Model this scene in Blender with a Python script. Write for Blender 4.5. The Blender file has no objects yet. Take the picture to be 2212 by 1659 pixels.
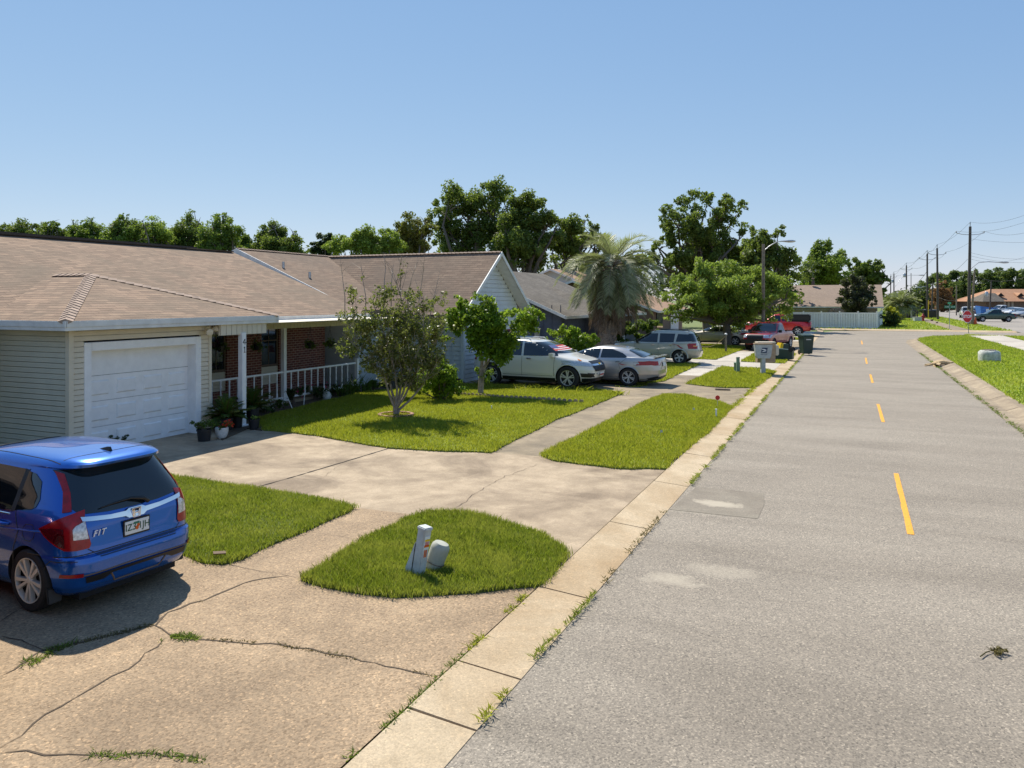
import bpy, bmesh, math, random
import numpy as np
from mathutils import Vector, Matrix
from mathutils.bvhtree import BVHTree
R = math.radians
random.seed(41); rng = np.random.default_rng(41)
C = bpy.context.scene.collection
scene = bpy.context.scene

# ---------------------------------------------------------------- camera, sky, sun, exposure
H = 3.1                      # eye height
F = 1659.0                   # focal length in units of a 2212-wide picture
UH = 647.0                   # horizon row in the same picture
TH = R(23.81)                # camera heading, turned left of the street (+Y)
CO, SI = math.cos(TH), math.sin(TH)
cam_d = bpy.data.cameras.new('camera'); cam = bpy.data.objects.new('camera', cam_d); C.objects.link(cam)
cam_d.sensor_width = 36; cam_d.lens = 36 * F / 2212; cam_d.shift_y = -(829.5 - UH) / 2212
cam_d.clip_end = 5000; cam_d.clip_start = 0.05
cam.location = (0, 0, H); cam.rotation_euler = (R(90), 0, TH)
scene.camera = cam

SUN_TO = Vector((0.61, -0.53, -1.0)).normalized()       # the way the light travels
w = bpy.data.worlds.new('World'); scene.world = w; w.use_nodes = True
nt = w.node_tree; sky = nt.nodes.new('ShaderNodeTexSky'); sky.sky_type = 'NISHITA'; sky.sun_disc = False
sun_dir = -SUN_TO
sky.sun_elevation = math.asin(sun_dir.z); sky.sun_rotation = math.atan2(sun_dir.x, sun_dir.y)
sky.air_density = 0.85; sky.dust_density = 0.0; sky.ozone_density = 3.0; sky.altitude = 0
bg = nt.nodes['Background']; bg.inputs[1].default_value = 0.107
# the Nishita gradient is steeper and bluer than this hazy coastal sky: soften it per channel
sp_ = nt.nodes.new('ShaderNodeSeparateColor'); cb_ = nt.nodes.new('ShaderNodeCombineColor'); nt.links.new(sky.outputs[0], sp_.inputs[0])
for i_, (ref, k_, p_) in enumerate(((1.825, 1.88, .676), (3.064, 3.10, .5), (6.4, 5.3, .3))):
    d_ = nt.nodes.new('ShaderNodeMath'); d_.operation = 'DIVIDE'; d_.inputs[1].default_value = ref; nt.links.new(sp_.outputs[i_], d_.inputs[0])
    q_ = nt.nodes.new('ShaderNodeMath'); q_.operation = 'POWER'; q_.inputs[1].default_value = p_; nt.links.new(d_.outputs[0], q_.inputs[0])
    m_ = nt.nodes.new('ShaderNodeMath'); m_.operation = 'MULTIPLY'; m_.inputs[1].default_value = k_; nt.links.new(q_.outputs[0], m_.inputs[0]); nt.links.new(m_.outputs[0], cb_.inputs[i_])
nt.links.new(cb_.outputs[0], bg.inputs[0])
sl = bpy.data.lights.new('sun', 'SUN'); sl.energy = 5.0; sl.angle = R(0.53); sl.color = (1.0, 0.94, 0.82)
so = bpy.data.objects.new('sun', sl); C.objects.link(so)
so.rotation_euler = SUN_TO.to_track_quat('-Z', 'Y').to_euler()
scene.view_settings.view_transform = 'Standard'; scene.view_settings.look = 'None'
scene.view_settings.exposure = 0.44; scene.view_settings.gamma = 1.0
scene.cycles.max_bounces = 6; scene.cycles.transparent_max_bounces = 6
scene.cycles.caustics_reflective = False; scene.cycles.caustics_refractive = False

# ---------------------------------------------------------------- picture -> place
def at(u, v, z=0.0):
    """point of height z seen at (u, v) of the 2212-wide picture"""
    Y = F * (H - z) / (v - UH); X = (u - 1106) / F * Y
    return Vector((X * CO - Y * SI, X * SI + Y * CO, z))
def atd(u, v, Y):
    """point at distance Y from the camera plane"""
    X = (u - 1106) / F * Y
    return Vector((X * CO - Y * SI, X * SI + Y * CO, H - (v - UH) * Y / F))
def onx(u, x):
    """y where the column u meets the plane x"""
    a = (u - 1106) / F; Y = x / (a * CO - SI); return Y * (a * SI + CO)
def depth(p): return -p[0] * SI + p[1] * CO

# ---------------------------------------------------------------- object helpers
def tag(o, label=None, cat=None, group=None, kind=None):
    if label: o['label'] = label
    if cat: o['category'] = cat
    if group: o['group'] = group
    if kind: o['kind'] = kind
    return o
def empty(name, loc=(0, 0, 0), rz=0.0, label=None, cat=None, group=None):
    o = bpy.data.objects.new(name, None); C.objects.link(o); o.location = loc
    o.rotation_euler = (0, 0, rz); o.empty_display_size = 0.2
    return tag(o, label, cat, group)
def link(name, me, mat, parent=None, smooth=None):
    o = bpy.data.objects.new(name, me); C.objects.link(o)
    if mat: me.materials.append(mat)
    if parent: o.parent = parent
    if smooth is not None:
        me.shade_smooth()
        if smooth < 180: me.set_sharp_from_angle(angle=R(smooth))
    return o
def copy_tree(o, parent=None):
    c = o.copy(); C.objects.link(c); c.parent = parent
    for ch in list(o.children): copy_tree(ch, c)
    return c

class MB:
    """collects simple solids and links them as ONE mesh"""
    def __init__(s): s.v = []; s.f = []
    def add(s, vs, fs):
        n = len(s.v); s.v += [tuple(p) for p in vs]; s.f += [tuple(i + n for i in f) for f in fs]; return s
    def box(s, c, d, rz=0, m=None):
        x, y, z = d[0] / 2, d[1] / 2, d[2] / 2
        M = Matrix.Translation(c) @ Matrix.Rotation(rz, 4, 'Z')
        if m is not None: M = Matrix.Translation(c) @ m.to_4x4()
        vs = [M @ Vector((a * x, b * y, k * z)) for k in (-1, 1) for a, b in ((-1, -1), (1, -1), (1, 1), (-1, 1))]
        return s.add(vs, [(3, 2, 1, 0), (4, 5, 6, 7), (0, 1, 5, 4), (1, 2, 6, 5), (2, 3, 7, 6), (3, 0, 4, 7)])
    def span(s, a, b):
        return s.box([(a[i] + b[i]) / 2 for i in range(3)], [abs(b[i] - a[i]) for i in range(3)])
    def prism(s, poly, z0, z1):
        n = len(poly)
        vs = [(p[0], p[1], z0) for p in poly] + [(p[0], p[1], z1) for p in poly]
        return s.add(vs, [tuple(range(n))[::-1], tuple(range(n, 2 * n))] + [(i, (i + 1) % n, n + (i + 1) % n, n + i) for i in range(n)])
    def tube(s, pts, rad, n=8, cap=True):
        pts = [Vector(p) for p in pts]
        if not hasattr(rad, '__len__'): rad = [rad] * len(pts)
        rings = []; up = Vector((0.31, 0.2, 0.93)).normalized()
        for i, p in enumerate(pts):
            d = (pts[min(i + 1, len(pts) - 1)] - pts[max(i - 1, 0)])
            if d.length < 1e-9: d = Vector((0, 0, 1))
            d.normalize()
            a = d.cross(up)
            if a.length < 1e-3: a = d.cross(Vector((1, 0, 0)))
            a.normalize(); b = d.cross(a)
            rings.append([p + (a * math.cos(2 * math.pi * k / n) + b * math.sin(2 * math.pi * k / n)) * rad[i] for k in range(n)])
        vs = [q for r in rings for q in r]; fs = []
        for i in range(len(pts) - 1):
            for k in range(n):
                fs.append((i * n + k, i * n + (k + 1) % n, (i + 1) * n + (k + 1) % n, (i + 1) * n + k))
        if cap: fs += [tuple(range(n))[::-1], tuple(range((len(pts) - 1) * n, len(pts) * n))]
        return s.add(vs, fs)
    def lathe(s, prof, c=(0, 0, 0), n=24, m=None, cap=True):
        """prof: (radius, height) pairs; axis z"""
        M = Matrix.Translation(c) @ (m.to_4x4() if m is not None else Matrix.Identity(4))
        vs = [M @ Vector((r * math.cos(2 * math.pi * k / n), r * math.sin(2 * math.pi * k / n), z)) for r, z in prof for k in range(n)]
        fs = [(i * n + k, i * n + (k + 1) % n, (i + 1) * n + (k + 1) % n, (i + 1) * n + k) for i in range(len(prof) - 1) for k in range(n)]
        if cap: fs += [tuple(range(n))[::-1], tuple(range((len(prof) - 1) * n, len(prof) * n))]
        return s.add(vs, fs)
    def build(s, name, mat, parent=None, smooth=None, bevel=0):
        me = bpy.data.meshes.new(name); me.from_pydata(s.v, [], s.f); me.update()
        bm = bmesh.new(); bm.from_mesh(me); bmesh.ops.recalc_face_normals(bm, faces=bm.faces)
        if bevel:
            es = [e for e in bm.edges if len(e.link_faces) == 2 and e.calc_face_angle(0) > 0.6]
            bmesh.ops.bevel(bm, geom=es, offset=bevel, segments=2, affect='EDGES', clamp_overlap=True)
        bm.to_mesh(me); bm.free()
        return link(name, me, mat, parent, smooth)

def raw_mesh(name, V, Fc, mat, parent=None, attr=None, smooth=False):
    """fast mesh from numpy arrays; Fc is (n,k)"""
    me = bpy.data.meshes.new(name); V = np.asarray(V, np.float32); Fc = np.asarray(Fc, np.int32)
    me.vertices.add(len(V)); me.vertices.foreach_set('co', V.ravel())
    k = Fc.shape[1]; me.loops.add(Fc.size); me.loops.foreach_set('vertex_index', Fc.ravel())
    me.polygons.add(len(Fc)); me.polygons.foreach_set('loop_start', np.arange(0, Fc.size, k, dtype=np.int32))
    me.polygons.foreach_set('loop_total', np.full(len(Fc), k, np.int32))
    if attr is not None:
        a = me.attributes.new('v', 'FLOAT', 'POINT'); a.data.foreach_set('value', np.asarray(attr, np.float32))
    me.update(calc_edges=True)
    if smooth: me.shade_smooth()
    o = bpy.data.objects.new(name, me); C.objects.link(o); me.materials.append(mat)
    if parent: o.parent = parent
    return o

# ---------------------------------------------------------------- materials
def node_mat(name):
    m = bpy.data.materials.new(name); m.use_nodes = True
    return m, m.node_tree, m.node_tree.nodes['Principled BSDF']
def ramp(t, stops, fac=None):
    n = t.nodes.new('ShaderNodeValToRGB'); e = n.color_ramp.elements
    while len(e) < len(stops): e.new(0.5)
    for i, (p, c) in enumerate(stops): e[i].position = p; e[i].color = (*c, 1)
    if fac is not None: t.links.new(fac, n.inputs[0])
    return n.outputs[0]
def noise(t, scale, detail=4, vec=None, rough=0.6, dist=0):
    n = t.nodes.new('ShaderNodeTexNoise'); n.inputs['Scale'].default_value = scale; n.inputs['Detail'].default_value = detail
    n.inputs['Roughness'].default_value = rough; n.inputs['Distortion'].default_value = dist
    if vec is None: vec = t.nodes.new('ShaderNodeTexCoord').outputs['Object']
    t.links.new(vec, n.inputs['Vector']); return n.outputs[0]
def mapped(t, sc=(1, 1, 1), rot=(0, 0, 0), uv=False):
    c = t.nodes.new('ShaderNodeTexCoord'); m = t.nodes.new('ShaderNodeMapping')
    m.inputs['Scale'].default_value = sc; m.inputs['Rotation'].default_value = rot
    t.links.new(c.outputs['UV' if uv else 'Object'], m.inputs['Vector']); return m.outputs[0]
def mix(t, a, b, fac, mode='MIX'):
    n = t.nodes.new('ShaderNodeMix'); n.data_type = 'RGBA'; n.blend_type = mode
    for i, x in ((6, a), (7, b), (0, fac)):
        if hasattr(x, 'is_linked'): t.links.new(x, n.inputs[i])
        elif i == 0: n.inputs[0].default_value = x
        else: n.inputs[i].default_value = (*x, 1)
    return n.outputs[2]
def bump(t, h, strength=0.3, dist=0.01):
    n = t.nodes.new('ShaderNodeBump'); n.inputs['Strength'].default_value = strength; n.inputs['Distance'].default_value = dist
    t.links.new(h, n.inputs['Height']); return n.outputs[0]
def mat(name, col, rough=0.6, metal=0.0, var=0.12, scale=6.0, coat=0.0, bmp=0.0, col2=None, spec=None):
    m, t, b = node_mat(name)
    c2 = col2 or tuple(x * (1 - 2 * var) for x in col); c1 = tuple(min(1, x * (1 + var)) for x in col) if not col2 else col
    nz = noise(t, scale, 6)
    t.links.new(ramp(t, [(0.3, c2), (0.7, c1)], nz), b.inputs['Base Color'])
    b.inputs['Roughness'].default_value = rough; b.inputs['Metallic'].default_value = metal
    b.inputs['Coat Weight'].default_value = coat
    b.inputs['Coat Roughness'].default_value = 0.03
    if spec is not None: b.inputs['Specular IOR Level'].default_value = spec
    if bmp: t.links.new(bump(t, noise(t, scale * 6, 4), bmp, 0.01), b.inputs['Normal'])
    return m
def paint(name, col, metal=0.35, rough=0.32, flake=0.06):
    m, t, b = node_mat(name)
    t.links.new(mix(t, col, tuple(x * (1 - flake * 3) for x in col), noise(t, 900, 1)), b.inputs['Base Color'])
    b.inputs['Metallic'].default_value = metal; b.inputs['Roughness'].default_value = rough
    b.inputs['Coat Weight'].default_value = 1.0; b.inputs['Coat Roughness'].default_value = 0.02
    return m
def concrete(name, light, dark, stain, pebble=0.5, big=0.35, seed=0, st0=.40, st1=.68, sk=.75):
    m, t, b = node_mat(name)
    vec = mapped(t, (1, 1, 1))
    ad = t.nodes.new('ShaderNodeVectorMath'); ad.operation = 'ADD'; ad.inputs[1].default_value = (seed * 7.3, seed * 3.1, 0)
    t.links.new(vec, ad.inputs[0]); vec = ad.outputs[0]
    c = ramp(t, [(0.35, dark), (0.62, light)], noise(t, 2.2, 8, vec, 0.65))
    st = ramp(t, [(st0, (0, 0, 0)), (st1, (1, 1, 1))], noise(t, big, 8, vec, 0.62, 0.8))
    c = mix(t, c, stain, mix(t, (0, 0, 0), (sk,) * 3, st))
    vo = t.nodes.new('ShaderNodeTexVoronoi'); vo.inputs['Scale'].default_value = 62; t.links.new(vec, vo.inputs['Vector'])
    pc = ramp(t, [(0.0, (0.42, 0.36, 0.28)), (0.45, (0.8, 0.78, 0.72)), (0.8, (1.05, 0.98, 0.86)), (1.0, (1.75, 1.6, 1.35))], vo.outputs['Color'])
    c = mix(t, c, pc, pebble, 'MULTIPLY')
    fine = ramp(t, [(0.3, (0.72, 0.72, 0.72)), (0.7, (1.15, 1.15, 1.15))], noise(t, 70, 4, vec, 0.8))
    c = mix(t, c, fine, 0.8, 'MULTIPLY')
    t.links.new(c, b.inputs['Base Color']); b.inputs['Roughness'].default_value = 0.85
    b.inputs['Specular IOR Level'].default_value = 0.3
    t.links.new(bump(t, noise(t, 90, 3, vec, 0.7), 0.45, 0.006), b.inputs['Normal'])
    return m

M = {}
M['concrete_near'] = concrete('concrete exposed aggregate', (0.46, 0.342, 0.23), (0.375, 0.277, 0.187), (0.26, 0.19, 0.128), 0.85, 0.45, 1)
M['concrete_drive'] = concrete('concrete smooth tan', (0.49, 0.385, 0.27), (0.35, 0.27, 0.185), (0.18, 0.132, 0.09), 0.25, 0.5, 2, .43, .62, .8)
M['concrete_walk'] = concrete('concrete weathered walk', (0.37, 0.295, 0.20), (0.28, 0.22, 0.145), (0.14, 0.115, 0.085), 0.2, 0.7, 3)
M['concrete_kerb'] = concrete('concrete pale kerb', (0.58, 0.465, 0.32), (0.48, 0.38, 0.255), (0.38, 0.255, 0.135), 0.35, 0.5, 4)
M['concrete_pale'] = concrete('concrete pale grey', (0.56, 0.51, 0.44), (0.47, 0.42, 0.36), (0.36, 0.32, 0.27), 0.1, 0.4, 5)
M['concrete_old'] = concrete('concrete kerb stained', (0.42, 0.34, 0.24), (0.3, 0.24, 0.17), (0.2, 0.155, 0.11), 0.3, 0.8, 6)
def asphalt():
    m, t, b = node_mat('aged asphalt')
    base = ramp(t, [(0.35, (0.25, 0.215, 0.172)), (0.65, (0.31, 0.268, 0.216))], noise(t, 0.9, 8, mapped(t, (0.35, 1, 1)), 0.6, 0.5))
    streak = ramp(t, [(0.46, (0, 0, 0)), (0.7, (1, 1, 1))], noise(t, 0.5, 6, mapped(t, (0.12, 1.0, 1), (0, 0, 0.12)), 0.6, 1.2))
    c = mix(t, base, (0.37, 0.325, 0.265), mix(t, (0, 0, 0), (0.6, 0.6, 0.6), streak))
    vo = t.nodes.new('ShaderNodeTexVoronoi'); vo.inputs['Scale'].default_value = 75
    t.links.new(t.nodes.new('ShaderNodeTexCoord').outputs['Object'], vo.inputs['Vector'])
    sp = ramp(t, [(0.0, (0.2, 0.2, 0.21)), (0.3, (0.72, 0.71, 0.7)), (0.75, (1.08, 1.06, 1.03)), (1.0, (2.0, 1.95, 1.85))], vo.outputs['Color'])
    c = mix(t, c, sp, 0.75, 'MULTIPLY')
    fine = ramp(t, [(0.25, (0.6, 0.6, 0.6)), (0.75, (1.3, 1.3, 1.3))], noise(t, 45, 3, None, 0.8))
    c = mix(t, c, fine, 0.8, 'MULTIPLY')
    t.links.new(c, b.inputs['Base Color']); b.inputs['Roughness'].default_value = 0.82; b.inputs['Specular IOR Level'].default_value = 0.35
    t.links.new(bump(t, noise(t, 110, 3, None, 0.8), 0.6, 0.008), b.inputs['Normal'])
    return m
def spots(m, P, col):
    t = m.node_tree; b = t.nodes['Principled BSDF']; src = b.inputs['Base Color'].links[0].from_socket; co = t.nodes.new('ShaderNodeTexCoord')
    for (cx, cy, rx, ry, k) in P:
        mp = t.nodes.new('ShaderNodeMapping'); mp.inputs['Location'].default_value = (-cx / rx, -cy / ry, 0); mp.inputs['Scale'].default_value = (1 / rx, 1 / ry, 0); t.links.new(co.outputs['Object'], mp.inputs['Vector'])
        ln = t.nodes.new('ShaderNodeVectorMath'); ln.operation = 'LENGTH'; t.links.new(mp.outputs[0], ln.inputs[0])
        ad = t.nodes.new('ShaderNodeMath'); ad.operation = 'MULTIPLY_ADD'; ad.inputs[1].default_value = 1.1; t.links.new(noise(t, 3.5, 5, None, .7), ad.inputs[0]); t.links.new(ln.outputs['Value'], ad.inputs[2])
        src = mix(t, src, col, ramp(t, [(.75, (k, k, k)), (1.0, (k * .4, k * .4, k * .4)), (1.25 if False else 1.0, (0, 0, 0))][:2] + [(1.0, (0, 0, 0))], ad.outputs[0]))
    t.links.new(src, b.inputs['Base Color'])
M['asphalt'] = asphalt()
_p, _q = at(1450, 1252), at(1548, 1088)
spots(M['asphalt'], [(_p.x, _p.y, .75, .42, .6), (_p.x + .5, _p.y + .5, .9, .5, .35), (_q.x - .3, _q.y - .55, .9, .35, .3)], (0.46, 0.40, 0.31))
M['asphalt_patch'] = concrete('asphalt patch', (0.27, 0.235, 0.19), (0.21, 0.18, 0.145), (0.29, 0.26, 0.21), 0.35, 0.9, 8)
spots(M['asphalt_patch'], [(_q.x, _q.y, .75, .42, .8)], (0.46, 0.40, 0.31))
M['road_pale'] = concrete('pale road', (0.37, 0.33, 0.29), (0.31, 0.28, 0.245), (0.25, 0.225, 0.2), 0.15, 0.2, 9)
M['yellow_line'] = mat('yellow road paint', (0.80, 0.36, 0.025), 0.7, var=0.15, scale=30)
M['joint'] = mat('open joint', (0.035, 0.025, 0.018), 0.95, scale=20)
M['crack'] = mat('dark crack', (0.10, 0.07, 0.045), 0.95, scale=20)
M['sand'] = mat('pale sand', (0.47, 0.40, 0.30), 0.95, scale=20, bmp=0.4)
M['soil'] = mat('dark soil', (0.09, 0.06, 0.035), 0.95, scale=20, bmp=0.6)
M['ground'] = mat('distant ground', (0.14, 0.18, 0.05), 0.95, scale=0.3)

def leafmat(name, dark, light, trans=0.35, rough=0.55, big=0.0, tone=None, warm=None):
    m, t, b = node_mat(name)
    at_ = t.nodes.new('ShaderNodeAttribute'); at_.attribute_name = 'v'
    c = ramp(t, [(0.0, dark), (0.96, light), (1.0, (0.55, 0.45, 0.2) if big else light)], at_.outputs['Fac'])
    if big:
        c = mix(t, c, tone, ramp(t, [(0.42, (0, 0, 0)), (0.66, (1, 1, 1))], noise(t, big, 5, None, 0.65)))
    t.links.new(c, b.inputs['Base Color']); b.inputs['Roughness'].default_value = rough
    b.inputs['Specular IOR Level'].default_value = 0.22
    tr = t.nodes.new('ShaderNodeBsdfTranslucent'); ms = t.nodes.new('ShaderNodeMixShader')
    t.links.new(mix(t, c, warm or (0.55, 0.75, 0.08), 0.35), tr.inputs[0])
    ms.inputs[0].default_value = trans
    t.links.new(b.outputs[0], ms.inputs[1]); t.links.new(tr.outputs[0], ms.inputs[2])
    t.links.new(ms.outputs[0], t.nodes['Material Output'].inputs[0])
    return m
M['leaf_oak'] = leafmat('oak leaves', (0.04, 0.065, 0.012), (0.21, 0.27, 0.06), 0.36)
M['leaf_mid'] = leafmat('mid green leaves', (0.05, 0.085, 0.014), (0.22, 0.31, 0.06), 0.38)
M['leaf_light'] = leafmat('light green leaves', (0.09, 0.14, 0.02), (0.36, 0.45, 0.09), 0.42)
M['leaf_citrus'] = leafmat('citrus leaves', (0.035, 0.08, 0.006), (0.30, 0.44, 0.03), 0.45, 0.45)
M['leaf_myrtle'] = leafmat('crepe myrtle leaves', (0.05, 0.06, 0.018), (0.23, 0.21, 0.07), 0.34, 0.4)
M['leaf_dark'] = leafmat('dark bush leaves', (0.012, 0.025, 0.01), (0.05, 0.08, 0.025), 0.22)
M['leaf_juniper'] = leafmat('juniper leaves', (0.025, 0.032, 0.018), (0.08, 0.085, 0.045), 0.15)
M['leaf_vine'] = leafmat('yellow brown vine', (0.08, 0.08, 0.02), (0.27, 0.23, 0.05), 0.3)
M['leaf_brown'] = leafmat('browned leaves', (0.16, 0.09, 0.04), (0.38, 0.23, 0.1), 0.3, warm=(0.6, 0.35, 0.1))
M['leaf_far'] = leafmat('distant pine leaves', (0.05, 0.08, 0.025), (0.18, 0.24, 0.07), 0.3)
M['leaf_yellow'] = leafmat('yellow hedge tips', (0.3, 0.3, 0.02), (0.6, 0.55, 0.03), 0.35)
M['leaf_purple'] = leafmat('purple hanging leaves', (0.03, 0.01, 0.025), (0.11, 0.04, 0.09), 0.2, warm=(0.4, 0.1, 0.3))
M['leaf_fern'] = leafmat('fern leaves', (0.02, 0.05, 0.008), (0.09, 0.15, 0.03), 0.35)
M['palm_leaf'] = leafmat('silver green palm', (0.03, 0.04, 0.014), (0.40, 0.41, 0.24), 0.25, 0.42)
M['palm_dead'] = leafmat('dead palm thatch', (0.09, 0.06, 0.04), (0.26, 0.185, 0.13), 0.1, 0.8, warm=(0.4, 0.3, 0.15))
M['petal_red'] = leafmat('red petals', (0.45, 0.03, 0.01), (0.75, 0.1, 0.04), 0.3, warm=(0.8, 0.2, 0.1))
M['petal_pink'] = leafmat('pink petals', (0.45, 0.02, 0.1), (0.7, 0.1, 0.3), 0.3, warm=(0.8, 0.1, 0.3))
M['petal_white'] = leafmat('white petals', (0.6, 0.6, 0.6), (0.8, 0.8, 0.8), 0.3, warm=(0.9, 0.9, 0.9))
M['grass'] = leafmat('lawn blades', (0.10, 0.13, 0.012), (0.43, 0.48, 0.045), 0.42, 0.5, 1.2, (0.33, 0.34, 0.04), (0.75, 0.8, 0.05))
M['grass_dark'] = leafmat('thick lawn blades', (0.025, 0.05, 0.005), (0.34, 0.43, 0.05), 0.38, 0.5, 1.8, (0.36, 0.37, 0.07), (0.6, 0.7, 0.05))
M['grass_far'] = leafmat('verge blades', (0.13, 0.19, 0.015), (0.34, 0.44, 0.045), 0.4, 0.55, 0.45, (0.38, 0.40, 0.06), (0.65, 0.8, 0.06))
M['weed'] = leafmat('weed leaves', (0.05, 0.09, 0.012), (0.2, 0.27, 0.05), 0.3)
M['weed_brown'] = leafmat('dry moss', (0.09, 0.075, 0.02), (0.22, 0.18, 0.06), 0.2, warm=(0.5, 0.4, 0.1))
M['lawn_bed_dark'] = mat('thick lawn thatch', (0.10, 0.13, 0.02), 0.95, scale=3, bmp=0.5, col2=(0.05, 0.07, 0.012))
M['lawn_bed'] = mat('lawn under blades', (0.22, 0.27, 0.03), 0.95, scale=3, bmp=0.5, col2=(0.12, 0.15, 0.02))
M['verge_bed'] = mat('verge under blades', (0.29, 0.35, 0.035), 0.95, scale=0.8, bmp=0.5, col2=(0.18, 0.24, 0.025))
M['bark'] = mat('grey bark', (0.16, 0.125, 0.095), 0.9, scale=12, bmp=0.7)
M['bark_pale'] = mat('pale smooth bark', (0.36, 0.29, 0.23), 0.7, scale=14, var=0.25, bmp=0.3)
M['bark_dark'] = mat('dark bark', (0.07, 0.055, 0.045), 0.9, scale=12, bmp=0.7)
M['bark_palm'] = mat('palm boots', (0.27, 0.22, 0.18), 0.85, scale=18, var=0.3, bmp=0.9)
M['pole'] = mat('weathered pole wood', (0.10, 0.085, 0.075), 0.85, scale=8, var=0.25, bmp=0.4)
M['pole_pale'] = mat('pale pole wood', (0.25, 0.2, 0.15), 0.85, scale=8, var=0.25, bmp=0.4)
M['wire'] = mat('black wire', (0.02, 0.02, 0.022), 0.6)
M['wire_grey'] = mat('grey wire', (0.1, 0.1, 0.11), 0.5)
M['galv'] = mat('galvanised metal', (0.5, 0.51, 0.52), 0.4, 0.6, scale=10)
M['white'] = mat('white paint', (0.84, 0.84, 0.84), 0.5, var=0.04, scale=5)
M['white_dirty'] = mat('white paint weathered', (0.72, 0.72, 0.70), 0.6, var=0.08, scale=4)
M['vinyl_cream'] = mat('cream vinyl siding', (0.66, 0.59, 0.46), 0.55, var=0.04, scale=3)
M['vinyl_sage'] = mat('sage vinyl siding', (0.56, 0.53, 0.42), 0.55, var=0.04, scale=3)
M['vinyl_blue'] = mat('pale blue siding', (0.50, 0.55, 0.56), 0.6, var=0.05, scale=3)
M['vinyl_white'] = mat('white siding', (0.62, 0.655, 0.68), 0.6, var=0.05, scale=2)
M['blue_wall'] = mat('slate blue boards', (0.085, 0.10, 0.135), 0.75, var=0.12, scale=4)
M['tan_wall'] = mat('tan wall', (0.42, 0.36, 0.27), 0.8, var=0.1, scale=3)
M['brown_wall'] = mat('brown wall', (0.17, 0.12, 0.085), 0.8, var=0.1, scale=3)
M['dark_inside'] = mat('dark interior', (0.02, 0.018, 0.016), 0.9)
M['glass'] = mat('window glass', (0.015, 0.02, 0.022), 0.04, var=0.02, coat=1.0)
M['car_glass'] = mat('car glass', (0.008, 0.012, 0.014), 0.03, var=0.02, coat=0.6)
M['tyre'] = mat('tyre rubber', (0.018, 0.017, 0.017), 0.8, scale=20)
M['black'] = mat('black plastic', (0.012, 0.012, 0.013), 0.45)
M['black_matt'] = mat('black rubber', (0.015, 0.015, 0.015), 0.9)
M['chrome'] = mat('chrome', (0.85, 0.86, 0.87), 0.06, 1.0, var=0.01)
M['alloy'] = mat('machined alloy', (0.80, 0.74, 0.64), 0.35, 0.25, var=0.05)
M['alloy_gloss'] = mat('alloy silver', (0.62, 0.62, 0.61), 0.35, 0.35, var=0.05)
M['red_lens'] = mat('red lens', (0.36, 0.004, 0.008), 0.22, var=0.2, scale=14, coat=.15)
M['dark_lens'] = mat('smoked red lens', (0.09, 0.003, 0.006), 0.1, var=0.2, scale=14, coat=1)
M['clear_lens'] = mat('clear lens', (0.6, 0.62, 0.64), 0.12, 0.3, var=0.25, scale=40, coat=1)
M['amber_lens'] = mat('amber lens', (0.75, 0.25, 0.02), 0.15, coat=1)
M['plate_white'] = mat('plate white', (0.75, 0.78, 0.76), 0.4, var=0.03)
M['plate_green'] = mat('dark green ink', (0.02, 0.09, 0.05), 0.5)
M['orange'] = mat('orange ink', (0.75, 0.13, 0.01), 0.5)
M['navy'] = mat('navy ink', (0.01, 0.03, 0.09), 0.5)
M['flag_red'] = mat('red stripe', (0.5, 0.04, 0.04), 0.6)
M['flag_blue'] = mat('blue field', (0.03, 0.06, 0.22), 0.6)
M['pot_black'] = mat('black nursery pot', (0.014, 0.014, 0.017), 0.55)
M['pot_white'] = mat('white pot', (0.72, 0.71, 0.68), 0.6, bmp=0.9, scale=9)
M['terracotta'] = mat('brick edging', (0.36, 0.2, 0.13), 0.85, scale=9, var=0.25, bmp=0.4)
M['pedestal'] = mat('grey green plastic', (0.42, 0.42, 0.35), 0.6, scale=9, var=0.1)
M['pedestal_white'] = mat('pale plastic', (0.55, 0.57, 0.56), 0.6, scale=9, var=0.12)
M['pedestal_green'] = mat('green steel', (0.17, 0.26, 0.2), 0.6, scale=9, var=0.1)
M['bin_green'] = mat('dark green bin plastic', (0.018, 0.045, 0.035), 0.5)
M['yellow'] = mat('yellow plastic', (0.78, 0.52, 0.01), 0.5)
M['stop_red'] = mat('stop red', (0.6, 0.015, 0.02), 0.4)
M['sign_green'] = mat('street sign green', (0.02, 0.2, 0.12), 0.5)
M['hydrant'] = mat('hydrant red', (0.35, 0.015, 0.015), 0.5)
M['cone'] = mat('traffic orange', (0.85, 0.12, 0.02), 0.5)
M['cardboard'] = mat('dry frond tan', (0.60, 0.43, 0.23), 0.85, scale=14, var=0.3, bmp=0.5)
M['stone_white'] = mat('chipped white masonry', (0.66, 0.66, 0.62), 0.85, scale=7, bmp=0.6, col2=(0.3, 0.31, 0.28))
M['mail_grey'] = mat('mailbox grey', (0.46, 0.48, 0.48), 0.5, scale=8)
M['mail_tan'] = mat('mailbox tan', (0.45, 0.32, 0.2), 0.6, scale=8)
M['skin'] = mat('skin', (0.35, 0.2, 0.14), 0.6); M['cloth_dark'] = mat('dark cloth', (0.04, 0.04, 0.06), 0.9)
M['dumpster'] = mat('blue tarp', (0.05, 0.2, 0.55), 0.6, scale=5, var=0.2)

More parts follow.
